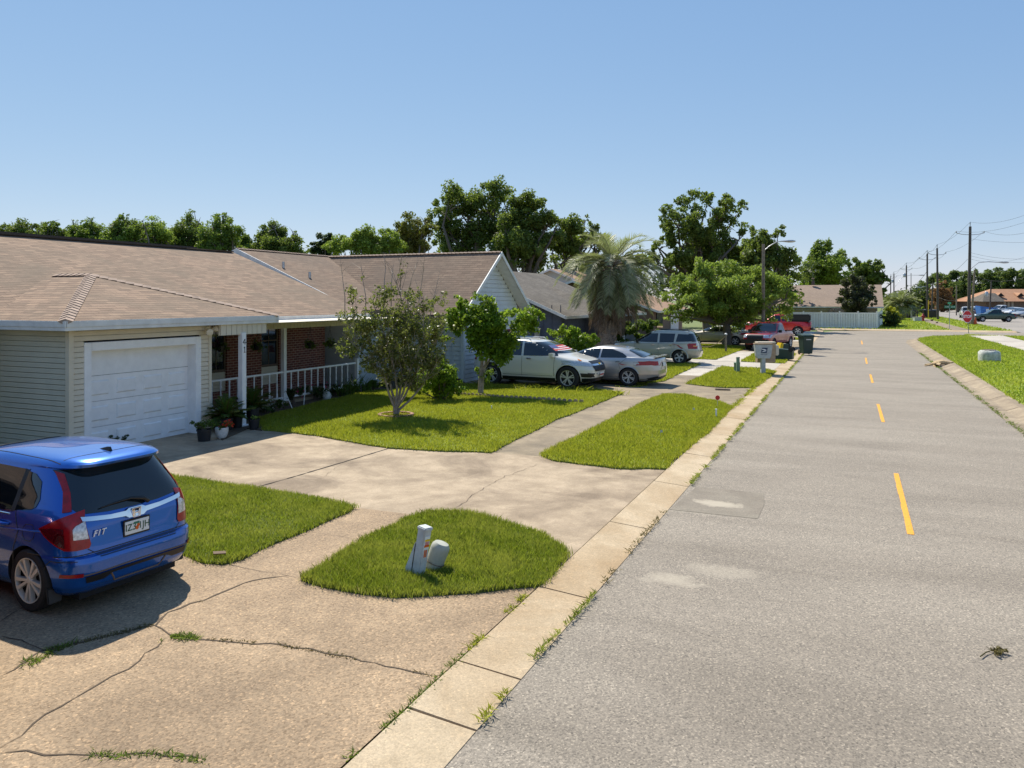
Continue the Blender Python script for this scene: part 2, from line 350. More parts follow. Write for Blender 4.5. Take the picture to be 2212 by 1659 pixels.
def shingles(name, c1, c2, mortar, stain, row=0.145, wid=0.32):
    m, t, b = node_mat(name)
    uv = mapped(t, (1, 1, 1), uv=True)
    br = t.nodes.new('ShaderNodeTexBrick'); t.links.new(uv, br.inputs['Vector'])
    br.inputs['Color1'].default_value = (*c1, 1); br.inputs['Color2'].default_value = (*c2, 1); br.inputs['Mortar'].default_value = (*mortar, 1)
    br.inputs['Scale'].default_value = 1; br.inputs['Mortar Size'].default_value = 0.004; br.inputs['Mortar Smooth'].default_value = 0.3
    br.inputs['Brick Width'].default_value = wid; br.inputs['Row Height'].default_value = row; br.inputs['Bias'].default_value = 0.0
    b2 = t.nodes.new('ShaderNodeTexBrick'); t.links.new(uv, b2.inputs['Vector']); b2.inputs['Scale'].default_value = 1; b2.inputs['Brick Width'].default_value = 500; b2.inputs['Row Height'].default_value = row
    b2.inputs['Mortar Size'].default_value = 0.016; b2.inputs['Mortar Smooth'].default_value = 0.4; b2.inputs['Color1'].default_value = (0, 0, 0, 1); b2.inputs['Color2'].default_value = (0, 0, 0, 1); b2.inputs['Mortar'].default_value = (1, 1, 1, 1)
    brk = ramp(t, [(0.35, (0.35, 0.35, 0.35)), (0.6, (1, 1, 1))], noise(t, 1.5, 4, mapped(t, (1, 7, 1), uv=True), 0.7))
    cc = mix(t, br.outputs['Color'], mortar, mix(t, (0, 0, 0), b2.outputs['Color'], brk))
    c = mix(t, cc, stain, ramp(t, [(0.42, (0, 0, 0)), (0.66, (0.85, 0.85, 0.85))], noise(t, 0.55, 7, None, 0.72, 0.5)))
    st = ramp(t, [(0.3, (0.75, 0.72, 0.7)), (0.7, (1.2, 1.17, 1.12))], noise(t, 2.6, 6, mapped(t, (1, 5, 1), uv=True), 0.7))
    c = mix(t, c, st, 0.9, 'MULTIPLY')
    c = mix(t, c, ramp(t, [(0.3, (0.8, 0.8, 0.8)), (0.7, (1.15, 1.15, 1.15))], noise(t, 60, 2)), 0.8, 'MULTIPLY')
    t.links.new(c, b.inputs['Base Color']); b.inputs['Roughness'].default_value = 0.92; b.inputs['Specular IOR Level'].default_value = 0.2
    t.links.new(bump(t, b2.outputs['Fac'], -0.6, 0.02), b.inputs['Normal'])
    return m
M['cap_tan'] = mat('tan ridge caps', (0.40, 0.29, 0.22), 0.92, scale=7, var=.2); M['cap_brown'] = mat('brown ridge caps', (0.27, 0.19, 0.14), 0.92, scale=7, var=.2)
M['roof_tan'] = shingles('tan pink shingles', (0.37, 0.26, 0.185), (0.24, 0.17, 0.125), (0.10, 0.07, 0.05), (0.20, 0.155, 0.115))
M['roof_brown'] = shingles('brown shingles', (0.30, 0.215, 0.155), (0.215, 0.15, 0.11), (0.06, 0.042, 0.034), (0.17, 0.13, 0.1))
M['roof_grey'] = shingles('grey shingles', (0.21, 0.19, 0.165), (0.155, 0.14, 0.12), (0.05, 0.045, 0.04), (0.1, 0.09, 0.08))
M['roof_orange'] = shingles('orange shingles', (0.50, 0.29, 0.18), (0.42, 0.25, 0.155), (0.2, 0.1, 0.06), (0.38, 0.2, 0.12))
M['roof_rust'] = shingles('faded rust shingles', (0.43, 0.28, 0.19), (0.36, 0.24, 0.165), (0.18, 0.11, 0.08), (0.33, 0.22, 0.16))
M['roof_sand'] = shingles('sand brown shingles', (0.36, 0.28, 0.22), (0.3, 0.235, 0.185), (0.15, 0.11, 0.09), (0.27, 0.21, 0.17))
def bricks():
    m, t, b = node_mat('red brick')
    c = t.nodes.new('ShaderNodeTexCoord'); s = t.nodes.new('ShaderNodeSeparateXYZ'); k = t.nodes.new('ShaderNodeCombineXYZ'); a = t.nodes.new('ShaderNodeMath')
    t.links.new(c.outputs['Object'], s.inputs[0]); t.links.new(s.outputs[0], a.inputs[0]); t.links.new(s.outputs[1], a.inputs[1])
    t.links.new(a.outputs[0], k.inputs[0]); t.links.new(s.outputs[2], k.inputs[1])
    br = t.nodes.new('ShaderNodeTexBrick'); t.links.new(k.outputs[0], br.inputs['Vector']); br.inputs['Scale'].default_value = 1
    br.inputs['Color1'].default_value = (0.23, 0.075, 0.048, 1); br.inputs['Color2'].default_value = (0.15, 0.048, 0.034, 1); br.inputs['Mortar'].default_value = (0.42, 0.3, 0.24, 1)
    br.inputs['Brick Width'].default_value = 0.22; br.inputs['Row Height'].default_value = 0.08; br.inputs['Mortar Size'].default_value = 0.008
    t.links.new(mix(t, br.outputs[0], ramp(t, [(0.3, (0.7, 0.7, 0.7)), (0.7, (1.2, 1.2, 1.2))], noise(t, 9, 5)), 0.9, 'MULTIPLY'), b.inputs['Base Color'])
    b.inputs['Roughness'].default_value = 0.9; t.links.new(bump(t, br.outputs['Fac'], -0.5, 0.01), b.inputs['Normal'])
    return m
M['brick'] = bricks()
# ---------------------------------------------------------------- ground, roads, kerbs, lawns
def poly_sheet(name, pts, z, m, thick=0.0, parent=None, kind='structure', sub=0):
    bm = bmesh.new(); vs = [bm.verts.new((p[0], p[1], z)) for p in pts]; f = bm.faces.new(vs)
    if f.normal.z < 0: f.normal_flip()
    if f.normal.z < 0 or f.calc_center_median is None: pass
    bm.normal_update()
    if thick:
        r = bmesh.ops.extrude_face_region(bm, geom=list(bm.faces)); 
        bmesh.ops.translate(bm, verts=[g for g in r['geom'] if isinstance(g, bmesh.types.BMVert)], vec=(0, 0, -thick))
    bmesh.ops.recalc_face_normals(bm, faces=bm.faces)
    bmesh.ops.triangulate(bm, faces=bm.faces)
    me = bpy.data.meshes.new(name); bm.to_mesh(me); bm.free()
    if not thick and me.polygons and me.polygons[0].normal.z < 0: me.flip_normals()
    o = link(name, me, m, parent); 
    if kind: o['kind'] = kind
    return o
def U(*pts): return [at(u, v) for u, v in pts]
def rect(x0, y0, x1, y1): return [(x0, y0), (x1, y0), (x1, y1), (x0, y1)]

KX0, KX1, RX = -3.03, -2.46, 3.62       # kerb strip and road edges (street runs along +Y)
poly_sheet('ground', rect(-700, -60, 700, 1400), -0.06, M['ground'])
poly_sheet('road', [(KX1, -12), (RX, -12), (RX, 62), (4.0, 66), (5.2, 69.5), (7.5, 72.3), (11, 73.6), (15, 74), (15, 85), (2, 84), (-1.5, 82), (KX1, 78)], 0.0, M['asphalt'])
poly_sheet('highway', [(14.6, -10), (31, -10), (31, 520), (14.6, 520)], 0.004, M['road_pale'])
poly_sheet('parking_lot', rect(31.01, 60, 62, 210), 0.002, M['road_pale'])
poly_sheet('road_patch', U((1446, 1101), (1505, 1052), (1650, 1066), (1651, 1090), (1637, 1121)), 0.004, M['asphalt_patch'])

# left gutter kerb made of cast slabs with open joints
kb = MB(); y = -2.0
joints = [onx_y for onx_y in (at(990, 1440)[1], at(875, 1541)[1])]
ys = sorted([at(1435, 1047)[1], at(1325, 1135)[1], at(1172, 1278)[1]] + joints); 
step = 2.57
yy = ys[-1]
while yy < 80: yy += step; ys.append(yy)
yy = ys[0]
while yy > -2: yy -= step; ys.insert(0, yy)
for a, b in zip(ys, ys[1:]):
    dz = random.uniform(-0.004, 0.004)
    kb.add([(KX0, a + 0.012, 0.05 + dz), (KX1, a + 0.012, 0.006), (KX1, b - 0.012, 0.006), (KX0, b - 0.012, 0.05 + dz),
            (KX0, a + 0.012, -0.1), (KX1, a + 0.012, -0.1), (KX1, b - 0.012, -0.1), (KX0, b - 0.012, -0.1)],
           [(0, 1, 2, 3), (0, 4, 5, 1), (1, 5, 6, 2), (2, 6, 7, 3), (3, 7, 4, 0)])
kb.build('kerb', M['concrete_kerb'])['kind'] = 'structure'
poly_sheet('kerb_joint', rect(KX0 - 0.06, -2, KX1 + 0.02, 80), -0.02, M['crack'])

# concrete: near driveway, driveway of the brick-porch house, sidewalk, further driveways
XS0 = -6.9                                    # far edge of the sidewalk band
poly_sheet('driveway', [(-16, -3), (KX0 - .024, -3), (KX0 - .024, 8.45), (-5.2, 9.45), (-6.95, 9.4), (-7.2, 7.0), (-16, 6.6)], 0.039, M['concrete_near'])
poly_sheet('driveway', rect(-14.3, 6.4, KX0 - 0.024, 13.95), 0.035, M['concrete_drive'])
poly_sheet('driveway', rect(-14.3, 13.9, -8.5, 15.9), 0.0345, M['concrete_drive'])
poly_sheet('sidewalk', rect(-9.6, 13.95, KX0 - 0.024, 23.0), 0.033, M['concrete_walk'])
poly_sheet('driveway', rect(-16, 23.0, KX0 - 0.024, 31.3), 0.036, M['concrete_walk'])
poly_sheet('driveway', rect(-16, 31.3, KX0 - 0.024, 39.0), 0.034, M['concrete_pale'])
poly_sheet('driveway', rect(-16, 39.0, KX0 - 0.024, 47.0), 0.038, M['concrete_pale'])
poly_sheet('driveway', rect(-16, 47.0, KX0 - 0.024, 60.0), 0.036, M['concrete_walk'])
poly_sheet('driveway', rect(-16, 60.0, KX0 - 0.024, 79.0), 0.034, M['concrete_pale'])

# right kerb: a raised rolled kerb that curves into the side street
path = [(RX, -12), (RX, 62), (3.95, 66), (5.1, 69.6), (7.5, 72.4), (11, 73.7), (14.6, 74)]
def offset_path(p, d):
    out = []
    for i in range(len(p)):
        a = Vector(p[max(i - 1, 0)]); b = Vector(p[min(i + 1, len(p) - 1)]); t = (b - a).normalized(); out.append((p[i][0] + t.y * d, p[i][1] - t.x * d))
    return out
dense = []
for a, b in zip(path, path[1:]):
    n = max(1, int((Vector(b) - Vector(a)).length / 2.6))
    dense += [(a[0] + (b[0] - a[0]) * i / n, a[1] + (b[1] - a[1]) * i / n) for i in range(n)]
dense.append(path[-1])
prof = [(0.0, 0.004), (0.32, -0.01 + 0.03), (0.5, 0.09), (0.62, 0.14), (0.80, 0.15), (0.81, -0.05)]
rk = MB(); rows = [[(q[0], q[1], z) for q in offset_path(dense, d)] for d, z in prof]
for i in range(len(dense) - 1):
    for j in range(len(prof) - 1):
        g = 0.008
        a, b = Vector(rows[j][i]), Vector(rows[j][i + 1]); c, d = Vector(rows[j + 1][i + 1]), Vector(rows[j + 1][i])
        rk.add([a.lerp(b, g), b.lerp(a, g), c.lerp(d, g), d.lerp(c, g)], [(0, 1, 2, 3)])
rk.build('kerb', M['concrete_old'])['kind'] = 'structure'
poly_sheet('kerb_joint', offset_path(path, 0.02) + offset_path(path, 0.78)[::-1], -0.004, M['crack'])

# yellow centre line
yl = MB()
for (u0, v0), (u1, v1) in (((1968, 1155), (1935.5, 1023)), ((1908, 912), (1896.5, 873)), ((1885, 827), (1880, 809)), ((1872.5, 786), (1870, 773)), ((1862.5, 744), (1861, 736))):
    a = at(u0, v0); b = at(u1, v1); n = 12
    for k in range(n):
        p = a.lerp(b, k / n); q = a.lerp(b, (k + 1) / n); j = random.uniform(-.006, .006)
        yl.add([(p.x - .04 + j, p.y, .005), (p.x + .04, p.y, .005), (q.x + .04, q.y, .005), (q.x - .04 + j, q.y, .005)], [(0, 1, 2, 3)])
yl.build('centre_line', M['yellow_line'])['kind'] = 'structure'

# ---- blades
def in_poly(P, X, Y):
    ins = np.zeros(len(X), bool); n = len(P)
    for i in range(n):
        x1, y1 = P[i][0], P[i][1]; x2, y2 = P[(i + 1) % n][0], P[(i + 1) % n][1]
        c = ((y1 > Y) != (y2 > Y)); 
        with np.errstate(divide='ignore', invalid='ignore'): xi = (x2 - x1) * (Y - y1) / (y2 - y1 + 1e-12) + x1
        ins ^= c & (X < xi)
    return ins
def blades(X, Y, Z, h, wd, lean=0.5):
    n = len(X); an = rng.uniform(0, 2 * np.pi, n); la = rng.uniform(0, 2 * np.pi, n); hh = h * rng.uniform(0.5, 1.25, n)
    le = lean * hh * rng.uniform(0.2, 1.6, n); ww = wd * rng.uniform(0.6, 1.3, n)
    dx, dy = np.cos(an) * ww / 2, np.sin(an) * ww / 2; lx, ly = np.cos(la) * le, np.sin(la) * le
    V = np.empty((n, 5, 3)); 
    V[:, 0] = np.stack([X - dx, Y - dy, Z], 1); V[:, 1] = np.stack([X + dx, Y + dy, Z], 1)
    V[:, 2] = np.stack([X + dx * .7 + lx * .4, Y + dy * .7 + ly * .4, Z + hh * .6], 1); V[:, 3] = np.stack([X + lx, Y + ly, Z + hh], 1)
    V[:, 4] = np.stack([X - dx * .7 + lx * .4, Y - dy * .7 + ly * .4, Z + hh * .6], 1)
    Fc = np.arange(n * 5).reshape(n, 5); v = np.clip(rng.normal(0.45, 0.28, n), 0, .95); v[rng.uniform(0, 1, n) < .035] = 1.0; v = np.repeat(v, 5)
    return V.reshape(-1, 3), Fc, v
def grass_on(P, z, dens, h, wd, lean=0.5, edge=0.03):
    xs = [p[0] for p in P]; ys_ = [p[1] for p in P]; x0, x1, y0, y1 = min(xs), max(xs), min(ys_), max(ys_)
    n = int((x1 - x0) * (y1 - y0) * dens); X = rng.uniform(x0, x1, n); Y = rng.uniform(y0, y1, n); k = in_poly(P, X, Y); X, Y = X[k], Y[k]
    # an untidy fringe along the edge
    L = []
    for i in range(len(P)):
        a, b = P[i], P[(i + 1) % len(P)]; l = math.hypot(b[0] - a[0], b[1] - a[1]); m = int(l * dens * 0.05); t = rng.uniform(0, 1, m)
        L.append(np.stack([a[0] + (b[0] - a[0]) * t + rng.normal(0, edge, m), a[1] + (b[1] - a[1]) * t + rng.normal(0, edge, m)], 1))
    L = np.concatenate(L); X = np.concatenate([X, L[:, 0]]); Y = np.concatenate([Y, L[:, 1]])
    hm = 0.75 + 0.5 * (np.sin(X * 2.1 + 1.3 * np.sin(Y * 1.7)) * np.sin(Y * 2.6 + X) * 0.5 + 0.5)
    return blades(X, Y, np.full(len(X), z - 0.01), h * hm, wd, lean)
def wobble(P, amp=0.03, stepl=0.25):
    out = []
    for i in range(len(P)):
        a, b = Vector(P[i][:2]), Vector(P[(i + 1) % len(P)][:2]); n = max(1, int((b - a).length / stepl))
        for k in range(n):
            q = a.lerp(b, k / n); out.append((q.x + random.gauss(0, amp), q.y + random.gauss(0, amp)))
    return out
def lawn(name, P, dens, h, wd, bed='lawn_bed', blade='grass', z=0.065, amp=0.02, lean=0.5):
    Pw = wobble(P, amp)
    poly_sheet(name, Pw, z, M[bed], thick=z + 0.02)
    V, Fc, v = grass_on(Pw, z, dens, h, wd, lean)
    o = raw_mesh('grass', V, Fc, M[blade], attr=v); o['kind'] = 'stuff'
    return o
L_island = U((648, 1262), (700, 1277), (770, 1293), (850, 1301), (930, 1298), (1040, 1289), (1162, 1273), (1200, 1243), (1229, 1211), (1215, 1193), (1170, 1164), (1100, 1139), (1040, 1125), (970, 1116), (925, 1116), (880, 1130), (800, 1170), (720, 1217))
tag(lawn('lawn_island', L_island, 8500, 0.07, 0.007, 'lawn_bed_dark', 'grass_dark'), 'thick grass in the small rounded island around the two leaning utility posts', 'grass')
L_left = U((768, 1104), (700, 1136), (600, 1180), (520, 1215), (482, 1228), (440, 1222), (375, 1200)) + [Vector((-7.7, 5.9, 0)), Vector((-13.6, 6.6, 0)), Vector((-13.6, 9.2, 0))] + U((370, 1036), (450, 1047), (560, 1064), (680, 1083))
tag(lawn('lawn', L_left, 5600, 0.06, 0.0085, 'lawn_bed_dark', 'grass_dark'), 'grass strip running beside the blue hatchback to the garage', 'grass')
L_main = U((569, 934), (642, 940), (700, 949), (776, 962), (842, 973), (930, 978), (1058, 983), (1120, 952), (1190, 916), (1290, 876), (1345, 853), (1290, 846), (1262, 843), (1200, 840), (1100, 836), (1000, 833), (930, 838), (840, 846), (790, 851), (700, 872), (620, 892), (561, 908))
tag(lawn('lawn', L_main, 2000, 0.065, 0.013), 'sunlit front lawn around the thin flowering tree', 'grass')
L_strip = U((1168, 990), (1200, 1000), (1300, 1014), (1360, 1018), (1437, 1018), (1480, 980), (1530, 937), (1583, 884), (1545, 870), (1480, 858), (1435, 857), (1410, 864), (1380, 880), (1300, 922))
tag(lawn('lawn', L_strip, 2600, 0.07, 0.012), 'grass strip between the sidewalk and the kerb', 'grass')
L5 = U((1483, 832), (1551, 840), (1631, 841), (1661, 818), (1675, 806), (1651, 800), (1584, 797), (1561, 795), (1511, 820))
tag(lawn('lawn', L5, 900, 0.085, 0.02), 'small grass plot at the foot of the grey mailbox', 'grass')
L6 = U((1380, 833), (1436, 826), (1470, 808), (1512, 790), (1440, 786), (1300, 783), (1220, 790), (1200, 815), (1260, 826))
tag(lawn('lawn', L6, 700, 0.085, 0.022), 'grass behind the silver sedan', 'grass')
L7 = U((1491, 777), (1546, 779), (1590, 762), (1618, 752), (1560, 747), (1400, 745), (1250, 750), (1300, 765))
tag(lawn('lawn', L7, 500, 0.09, 0.028), 'shaded grass under the broad tree', 'grass')
L8 = U((1601, 783), (1694, 787), (1718, 768), (1710, 764), (1668, 763), (1634, 764))
tag(lawn('lawn', L8, 500, 0.09, 0.028), 'grass plot behind the mailbox beside the rubbish bins', 'grass')
L9 = [Vector((-12, 62, 0)), Vector((KX0, 62, 0)), Vector((KX0, 65, 0)), Vector((-12, 65, 0))]
tag(lawn('lawn', L9, 200, 0.1, 0.05), 'narrow grass plot beyond the red pickups', 'grass')
# verge on the right and the lawns round the junction
def rp(d): return [Vector((*q, 0)) for q in offset_path(dense, d)]
verge = [p for p in rp(0.82) if p.y > 4]
L_v = [Vector((RX + .82, 4, 0))] + verge[:-1] + [Vector((8.6, 73.6, 0)), Vector((8.9, 60, 0)), Vector((9.1, 45, 0)), Vector((9.3, 4, 0))]
tag(lawn('lawn', L_v, 170, 0.10, 0.04, 'verge_bed', 'grass_far', 0.16, 0.01, 0.7), 'wide grass verge right of the street with the round concrete block', 'grass')
L_v2 = [Vector((11.3, 4, 0)), Vector((14.3, 4, 0)), Vector((14.3, 73, 0)), Vector((11.3, 73.6, 0))]
tag(lawn('lawn', L_v2, 80, 0.10, 0.05, 'verge_bed', 'grass_far', 0.14, 0.01, 0.7), 'grass between the right sidewalk and the wide road', 'grass')
poly_sheet('sidewalk', [(9.32, 4), (11.28, 4), (11.28, 73.9), (8.62, 73.9), (8.9, 60)], 0.165, M['concrete_pale'], thick=0.2)
L_j = [Vector((-14, 85.6, 0)), Vector((2.5, 85.4, 0)), Vector((9.0, 86, 0)), Vector((9.4, 200, 0)), Vector((-14, 200, 0))]
tag(lawn('lawn', L_j, 14, 0.14, 0.10, 'verge_bed', 'grass_far', 0.1, 0.02, 0.7), 'lawn across the side street in front of the white fence', 'grass')
L_k = [Vector((10.9, 86.2, 0)), Vector((14.2, 86.5, 0)), Vector((14.2, 240, 0)), Vector((10.9, 240, 0))]
tag(lawn('lawn', L_k, 14, 0.14, 0.10, 'verge_bed', 'grass_far', 0.1, 0.02, 0.7), 'grass strip along the wide road carrying the power poles', 'grass')
poly_sheet('sidewalk', [(9.1, 85.4), (10.8, 85.6), (10.8, 240), (9.5, 240)], 0.09, M['concrete_walk'], thick=0.12)
kk = MB(); kk.add([(-14, 84.6, .002), (14.2, 84.6, .002), (14.2, 85.2, .12), (-14, 85.2, .12), (14.2, 85.6, .13), (-14, 85.6, .13)], [(0, 1, 2, 3), (3, 2, 4, 5)]); kk.build('kerb', M['concrete_kerb'])['kind'] = 'structure'
poly_sheet('flower_bed', U((462, 935), (480, 955), (535, 930), (566, 934), (560, 908), (620, 891), (700, 871), (790, 850), (840, 845), (930, 837), (1005, 832), (1003, 826)) + [Vector((-17.5, 25.15, 0)), Vector((-17.5, 14.5, 0)), Vector((-14, 14, 0))], 0.055, M['soil'], thick=0.07)

# cracks, joints and the weeds growing out of them
def jag(pts, amp=0.02, n=10):
    out = []
    for a, b in zip(pts, pts[1:]):
        m = max(2, int((b - a).length / 0.12)); t = (b - a).normalized(); nn = Vector((-t.y, t.x, 0))
        for k in range(m): out.append(a.lerp(b, k / m) + nn * random.gauss(0, amp if k else amp * .3))
    out.append(pts[-1]); return out
def crack_strip(name, pts, wd, z, amp=0.02):
    P = jag(pts, amp); m = MB(); vs = []
    for i, p in enumerate(P):
        t = (P[min(i + 1, len(P) - 1)] - P[max(i - 1, 0)]).normalized(); nn = Vector((-t.y, t.x, 0)); ww = wd * random.uniform(0.25, 1.0) / 2
        if i in (0, len(P) - 1): ww *= 0.2
        vs += [(p.x + nn.x * ww, p.y + nn.y * ww, z), (p.x - nn.x * ww, p.y - nn.y * ww, z)]
    m.add(vs, [(2 * i, 2 * i + 1, 2 * i + 3, 2 * i + 2) for i in range(len(P) - 1)])
    o = m.build(name, M['joint' if wd > .03 else 'crack']); o['kind'] = 'structure'; return P
cracks = [([(0, 1628), (70, 1575), (160, 1520), (240, 1472), (300, 1437), (352, 1393)], .016, .03),
          ([(0, 1470), (45, 1445), (85, 1417), (140, 1405), (230, 1385), (300, 1366), (335, 1360), (362, 1332), (440, 1305), (510, 1275), (545, 1262), (620, 1252)], .022, .02),
          ([(335, 1360), (352, 1367), (385, 1388), (440, 1392), (520, 1398), (610, 1402), (700, 1420), (780, 1438), (860, 1455), (935, 1470)], .02, .02),
          ([(0, 1385), (60, 1400), (100, 1418)], .014, .02), ([(0, 1640), (150, 1643), (250, 1648), (330, 1640), (440, 1652)], .014, .015),
          ([(0, 1352), (30, 1332), (75, 1300)], .014, .02)]
crack_paths = [crack_strip('crack', U(*c), wdt * 1.3, 0.0432, a) for c, wdt, a in cracks]
for c, wdt, a in [([(556, 1057), (640, 1033), (760, 997), (858, 967)], .045, .002), ([(985, 1103), (1020, 1075), (1080, 1040), (1120, 1023), (1160, 1008)], .01, .02),
                  ([(690, 1040), (720, 1020), (740, 1005)], .006, .02), ([(1120, 1023), (1200, 1030), (1300, 1036), (1390, 1045)], .004, .02), ([(445, 985), (520, 1000), (600, 1012), (690, 1015)], .006, .02)]:
    crack_strip('crack', U(*c), wdt, 0.0412, a)
crack_strip('crack', U((670, 1155), (780, 1172)), .012, .0392, .004)
crack_strip('crack', U((480, 1222), (545, 1238), (640, 1255)), .02, .0392, .008)
crack_strip('crack', U((1146, 919), (1185, 924), (1255, 933)), .02, .0372, .003)
crack_strip('crack', U((1385, 855), (1425, 861)), .03, .0372, .003)
def weeds(name, label, pts, dens, rad, h, m, wd=0.012):
    X, Y = [], []
    for a, b in zip(pts, pts[1:]):
        n = int((b - a).length * dens); t = rng.uniform(0, 1, n)
        X.append(a.x + (b.x - a.x) * t + rng.normal(0, rad, n)); Y.append(a.y + (b.y - a.y) * t + rng.normal(0, rad, n))
    X, Y = np.concatenate(X), np.concatenate(Y)
    k = (np.sin(X * 5.3 + Y * 2.1) + np.sin(X * 1.9 - Y * 6.2 + 1) + np.sin(Y * 17 + X * 9) * .8) > -0.5; X, Y = X[k], Y[k]
    V, Fc, v = blades(X, Y, np.full(len(X), 0.03), h, wd, 1.6)
    o = raw_mesh(name, V, Fc, M[m], attr=v); tag(o, label, 'weeds', kind='stuff')
weeds('weeds', 'brown moss filling the long crack near the hatchback', [Vector(p) for p in U((60, 1440), (140, 1405), (300, 1366), (340, 1357), (365, 1330), (430, 1308))], 800, .028, .02, 'weed_brown')
weeds('weeds', 'fresh green weeds at the end of the long driveway crack', U((60, 1447), (85, 1430), (130, 1408), (150, 1404)), 600, .045, .04, 'weed')
weeds('weeds', 'green weeds in the crack in the middle of the driveway', U((355, 1397), (370, 1385), (400, 1384), (425, 1390)), 900, .03, .035, 'weed')
weeds('weeds', 'green tufts along the crack running to the kerb', U((450, 1391), (600, 1402), (700, 1420), (780, 1438), (860, 1455), (940, 1472)), 260, .014, .022, 'weed_brown')
weeds('weeds', 'green weeds along the crack at the bottom of the picture', U((200, 1644), (250, 1648), (330, 1640), (440, 1656)), 330, .02, .03, 'weed')
weeds('weeds', 'weeds in the joint between near driveway and kerb', U((745, 1655), (880, 1540), (945, 1478), (1005, 1420)), 300, .016, .03, 'weed')
weeds('weeds', 'weeds in the driveway joint beside the grass island', U((1010, 1415), (1080, 1345), (1150, 1280)), 300, .018, .04, 'grass')
weeds('weeds', 'grass fringe between kerb and asphalt in the foreground', U((1130, 1465), (1160, 1420), (1230, 1350), (1300, 1270)), 210, .014, .035, 'grass_dark')
weeds('weeds', 'sparse grass at the asphalt edge near the bottom', U((1010, 1600), (1130, 1465)), 170, .018, .04, 'grass')
weeds('weeds', 'dry soil and grass at the asphalt edge by the patch', U((1300, 1270), (1390, 1160), (1440, 1105)), 120, .025, .03, 'weed_brown')
weeds('weeds', 'grass fringe along the kerb edge beyond the patch', [Vector((KX1 + .02, y_, 0)) for y_ in np.linspace(at(1490, 1050)[1], 46, 40)], 220, .02, .04, 'grass_dark', .013)
weeds('weeds', 'grass in the joint behind the kerb at the silver car driveway', [Vector((KX0 - .02, y_, 0)) for y_ in np.linspace(22.6, 34, 12)], 200, .04, .06, 'grass', .02)
weeds('weeds', 'weeds along the foot of the right kerb', [Vector((RX + .01, y_, 0)) for y_ in np.linspace(18, 50, 30)], 60, .04, .05, 'weed', .02)
weeds('weeds', 'ragged grass at the white car on the lawn edge', U((1195, 842), (1290, 848), (1340, 856)), 160, .12, .16, 'grass', .02)
weeds('weeds', 'grass creeping over the driveway in front of the silver sedan', U((1330, 838), (1380, 838), (1410, 826)), 160, .07, .06, 'grass', .02)
weeds('weeds', 'taller grass under the side of the white car', U((1020, 838), (1110, 843), (1200, 847), (1262, 850)), 150, .22, .2, 'grass', .018)
# ---------------------------------------------------------------- plants
def leaf_cloud(cen, rad, n, size, flat=1.0, shell=0.55, droop=0.0, aspect=0.5):
    """n leaves round each centre; returns V, F, tone"""
    cen = np.asarray(cen, float); rad = np.asarray(rad, float); k = len(cen)
    cnt = np.maximum(4, (n * rad ** 2 / (rad ** 2).sum()).astype(int)); idx = np.repeat(np.arange(k), cnt); N = len(idx)
    d = rng.normal(size=(N, 3)); d /= np.linalg.norm(d, axis=1)[:, None]
    r = rng.uniform(shell ** 3, 1, N) ** (1 / 3) * rad[idx] * rng.uniform(0.75, 1.12, N)
    an = rng.uniform(.6, 1.35, (k, 3)) * np.array([1, 1, flat]); P = cen[idx] + d * r[:, None] * an[idx]; P[:, 2] -= droop * rad[idx] * rng.uniform(0, 1, N) ** 2
    nrm = d * 0.7 + rng.normal(size=(N, 3)) * 0.8 + np.array([0, 0, 0.35]); nrm /= np.linalg.norm(nrm, axis=1)[:, None]
    a = np.cross(nrm, rng.normal(size=(N, 3))); a /= np.linalg.norm(a, axis=1)[:, None]; b = np.cross(nrm, a)
    s = size * rng.uniform(0.55, 1.35, N)[:, None]
    V = np.stack([P - a * s * .5, P - b * s * aspect * .5 + nrm * s * .06, P + a * s * .5, P + b * s * aspect * .5 + nrm * s * .06], 1)
    tone = np.clip(rng.normal(0.42, 0.2, N) + np.repeat(rng.normal(0, 0.13, k), cnt), 0, 1)
    return V.reshape(-1, 3), np.arange(N * 4).reshape(N, 4), np.repeat(tone, 4)
def clumps(lobes, n, frac, squash=0.8):
    """scatter clump centres over the surface of big lobes (x,y,z,r)"""
    out, rr = [], []
    tot = sum(l[3] ** 2 for l in lobes)
    for x, y, z, r in lobes:
        m = max(3, int(n * r * r / tot))
        for i in range(m):
            d = Vector((random.gauss(0, 1), random.gauss(0, 1), random.gauss(0.15, 1))).normalized(); q = r * random.uniform(0.2, 0.95)
            c = (x + d.x * q, y + d.y * q, z + d.z * q * squash); out.append(c); rr.append(r * frac * random.uniform(0.6, 1.35))
    return out, rr
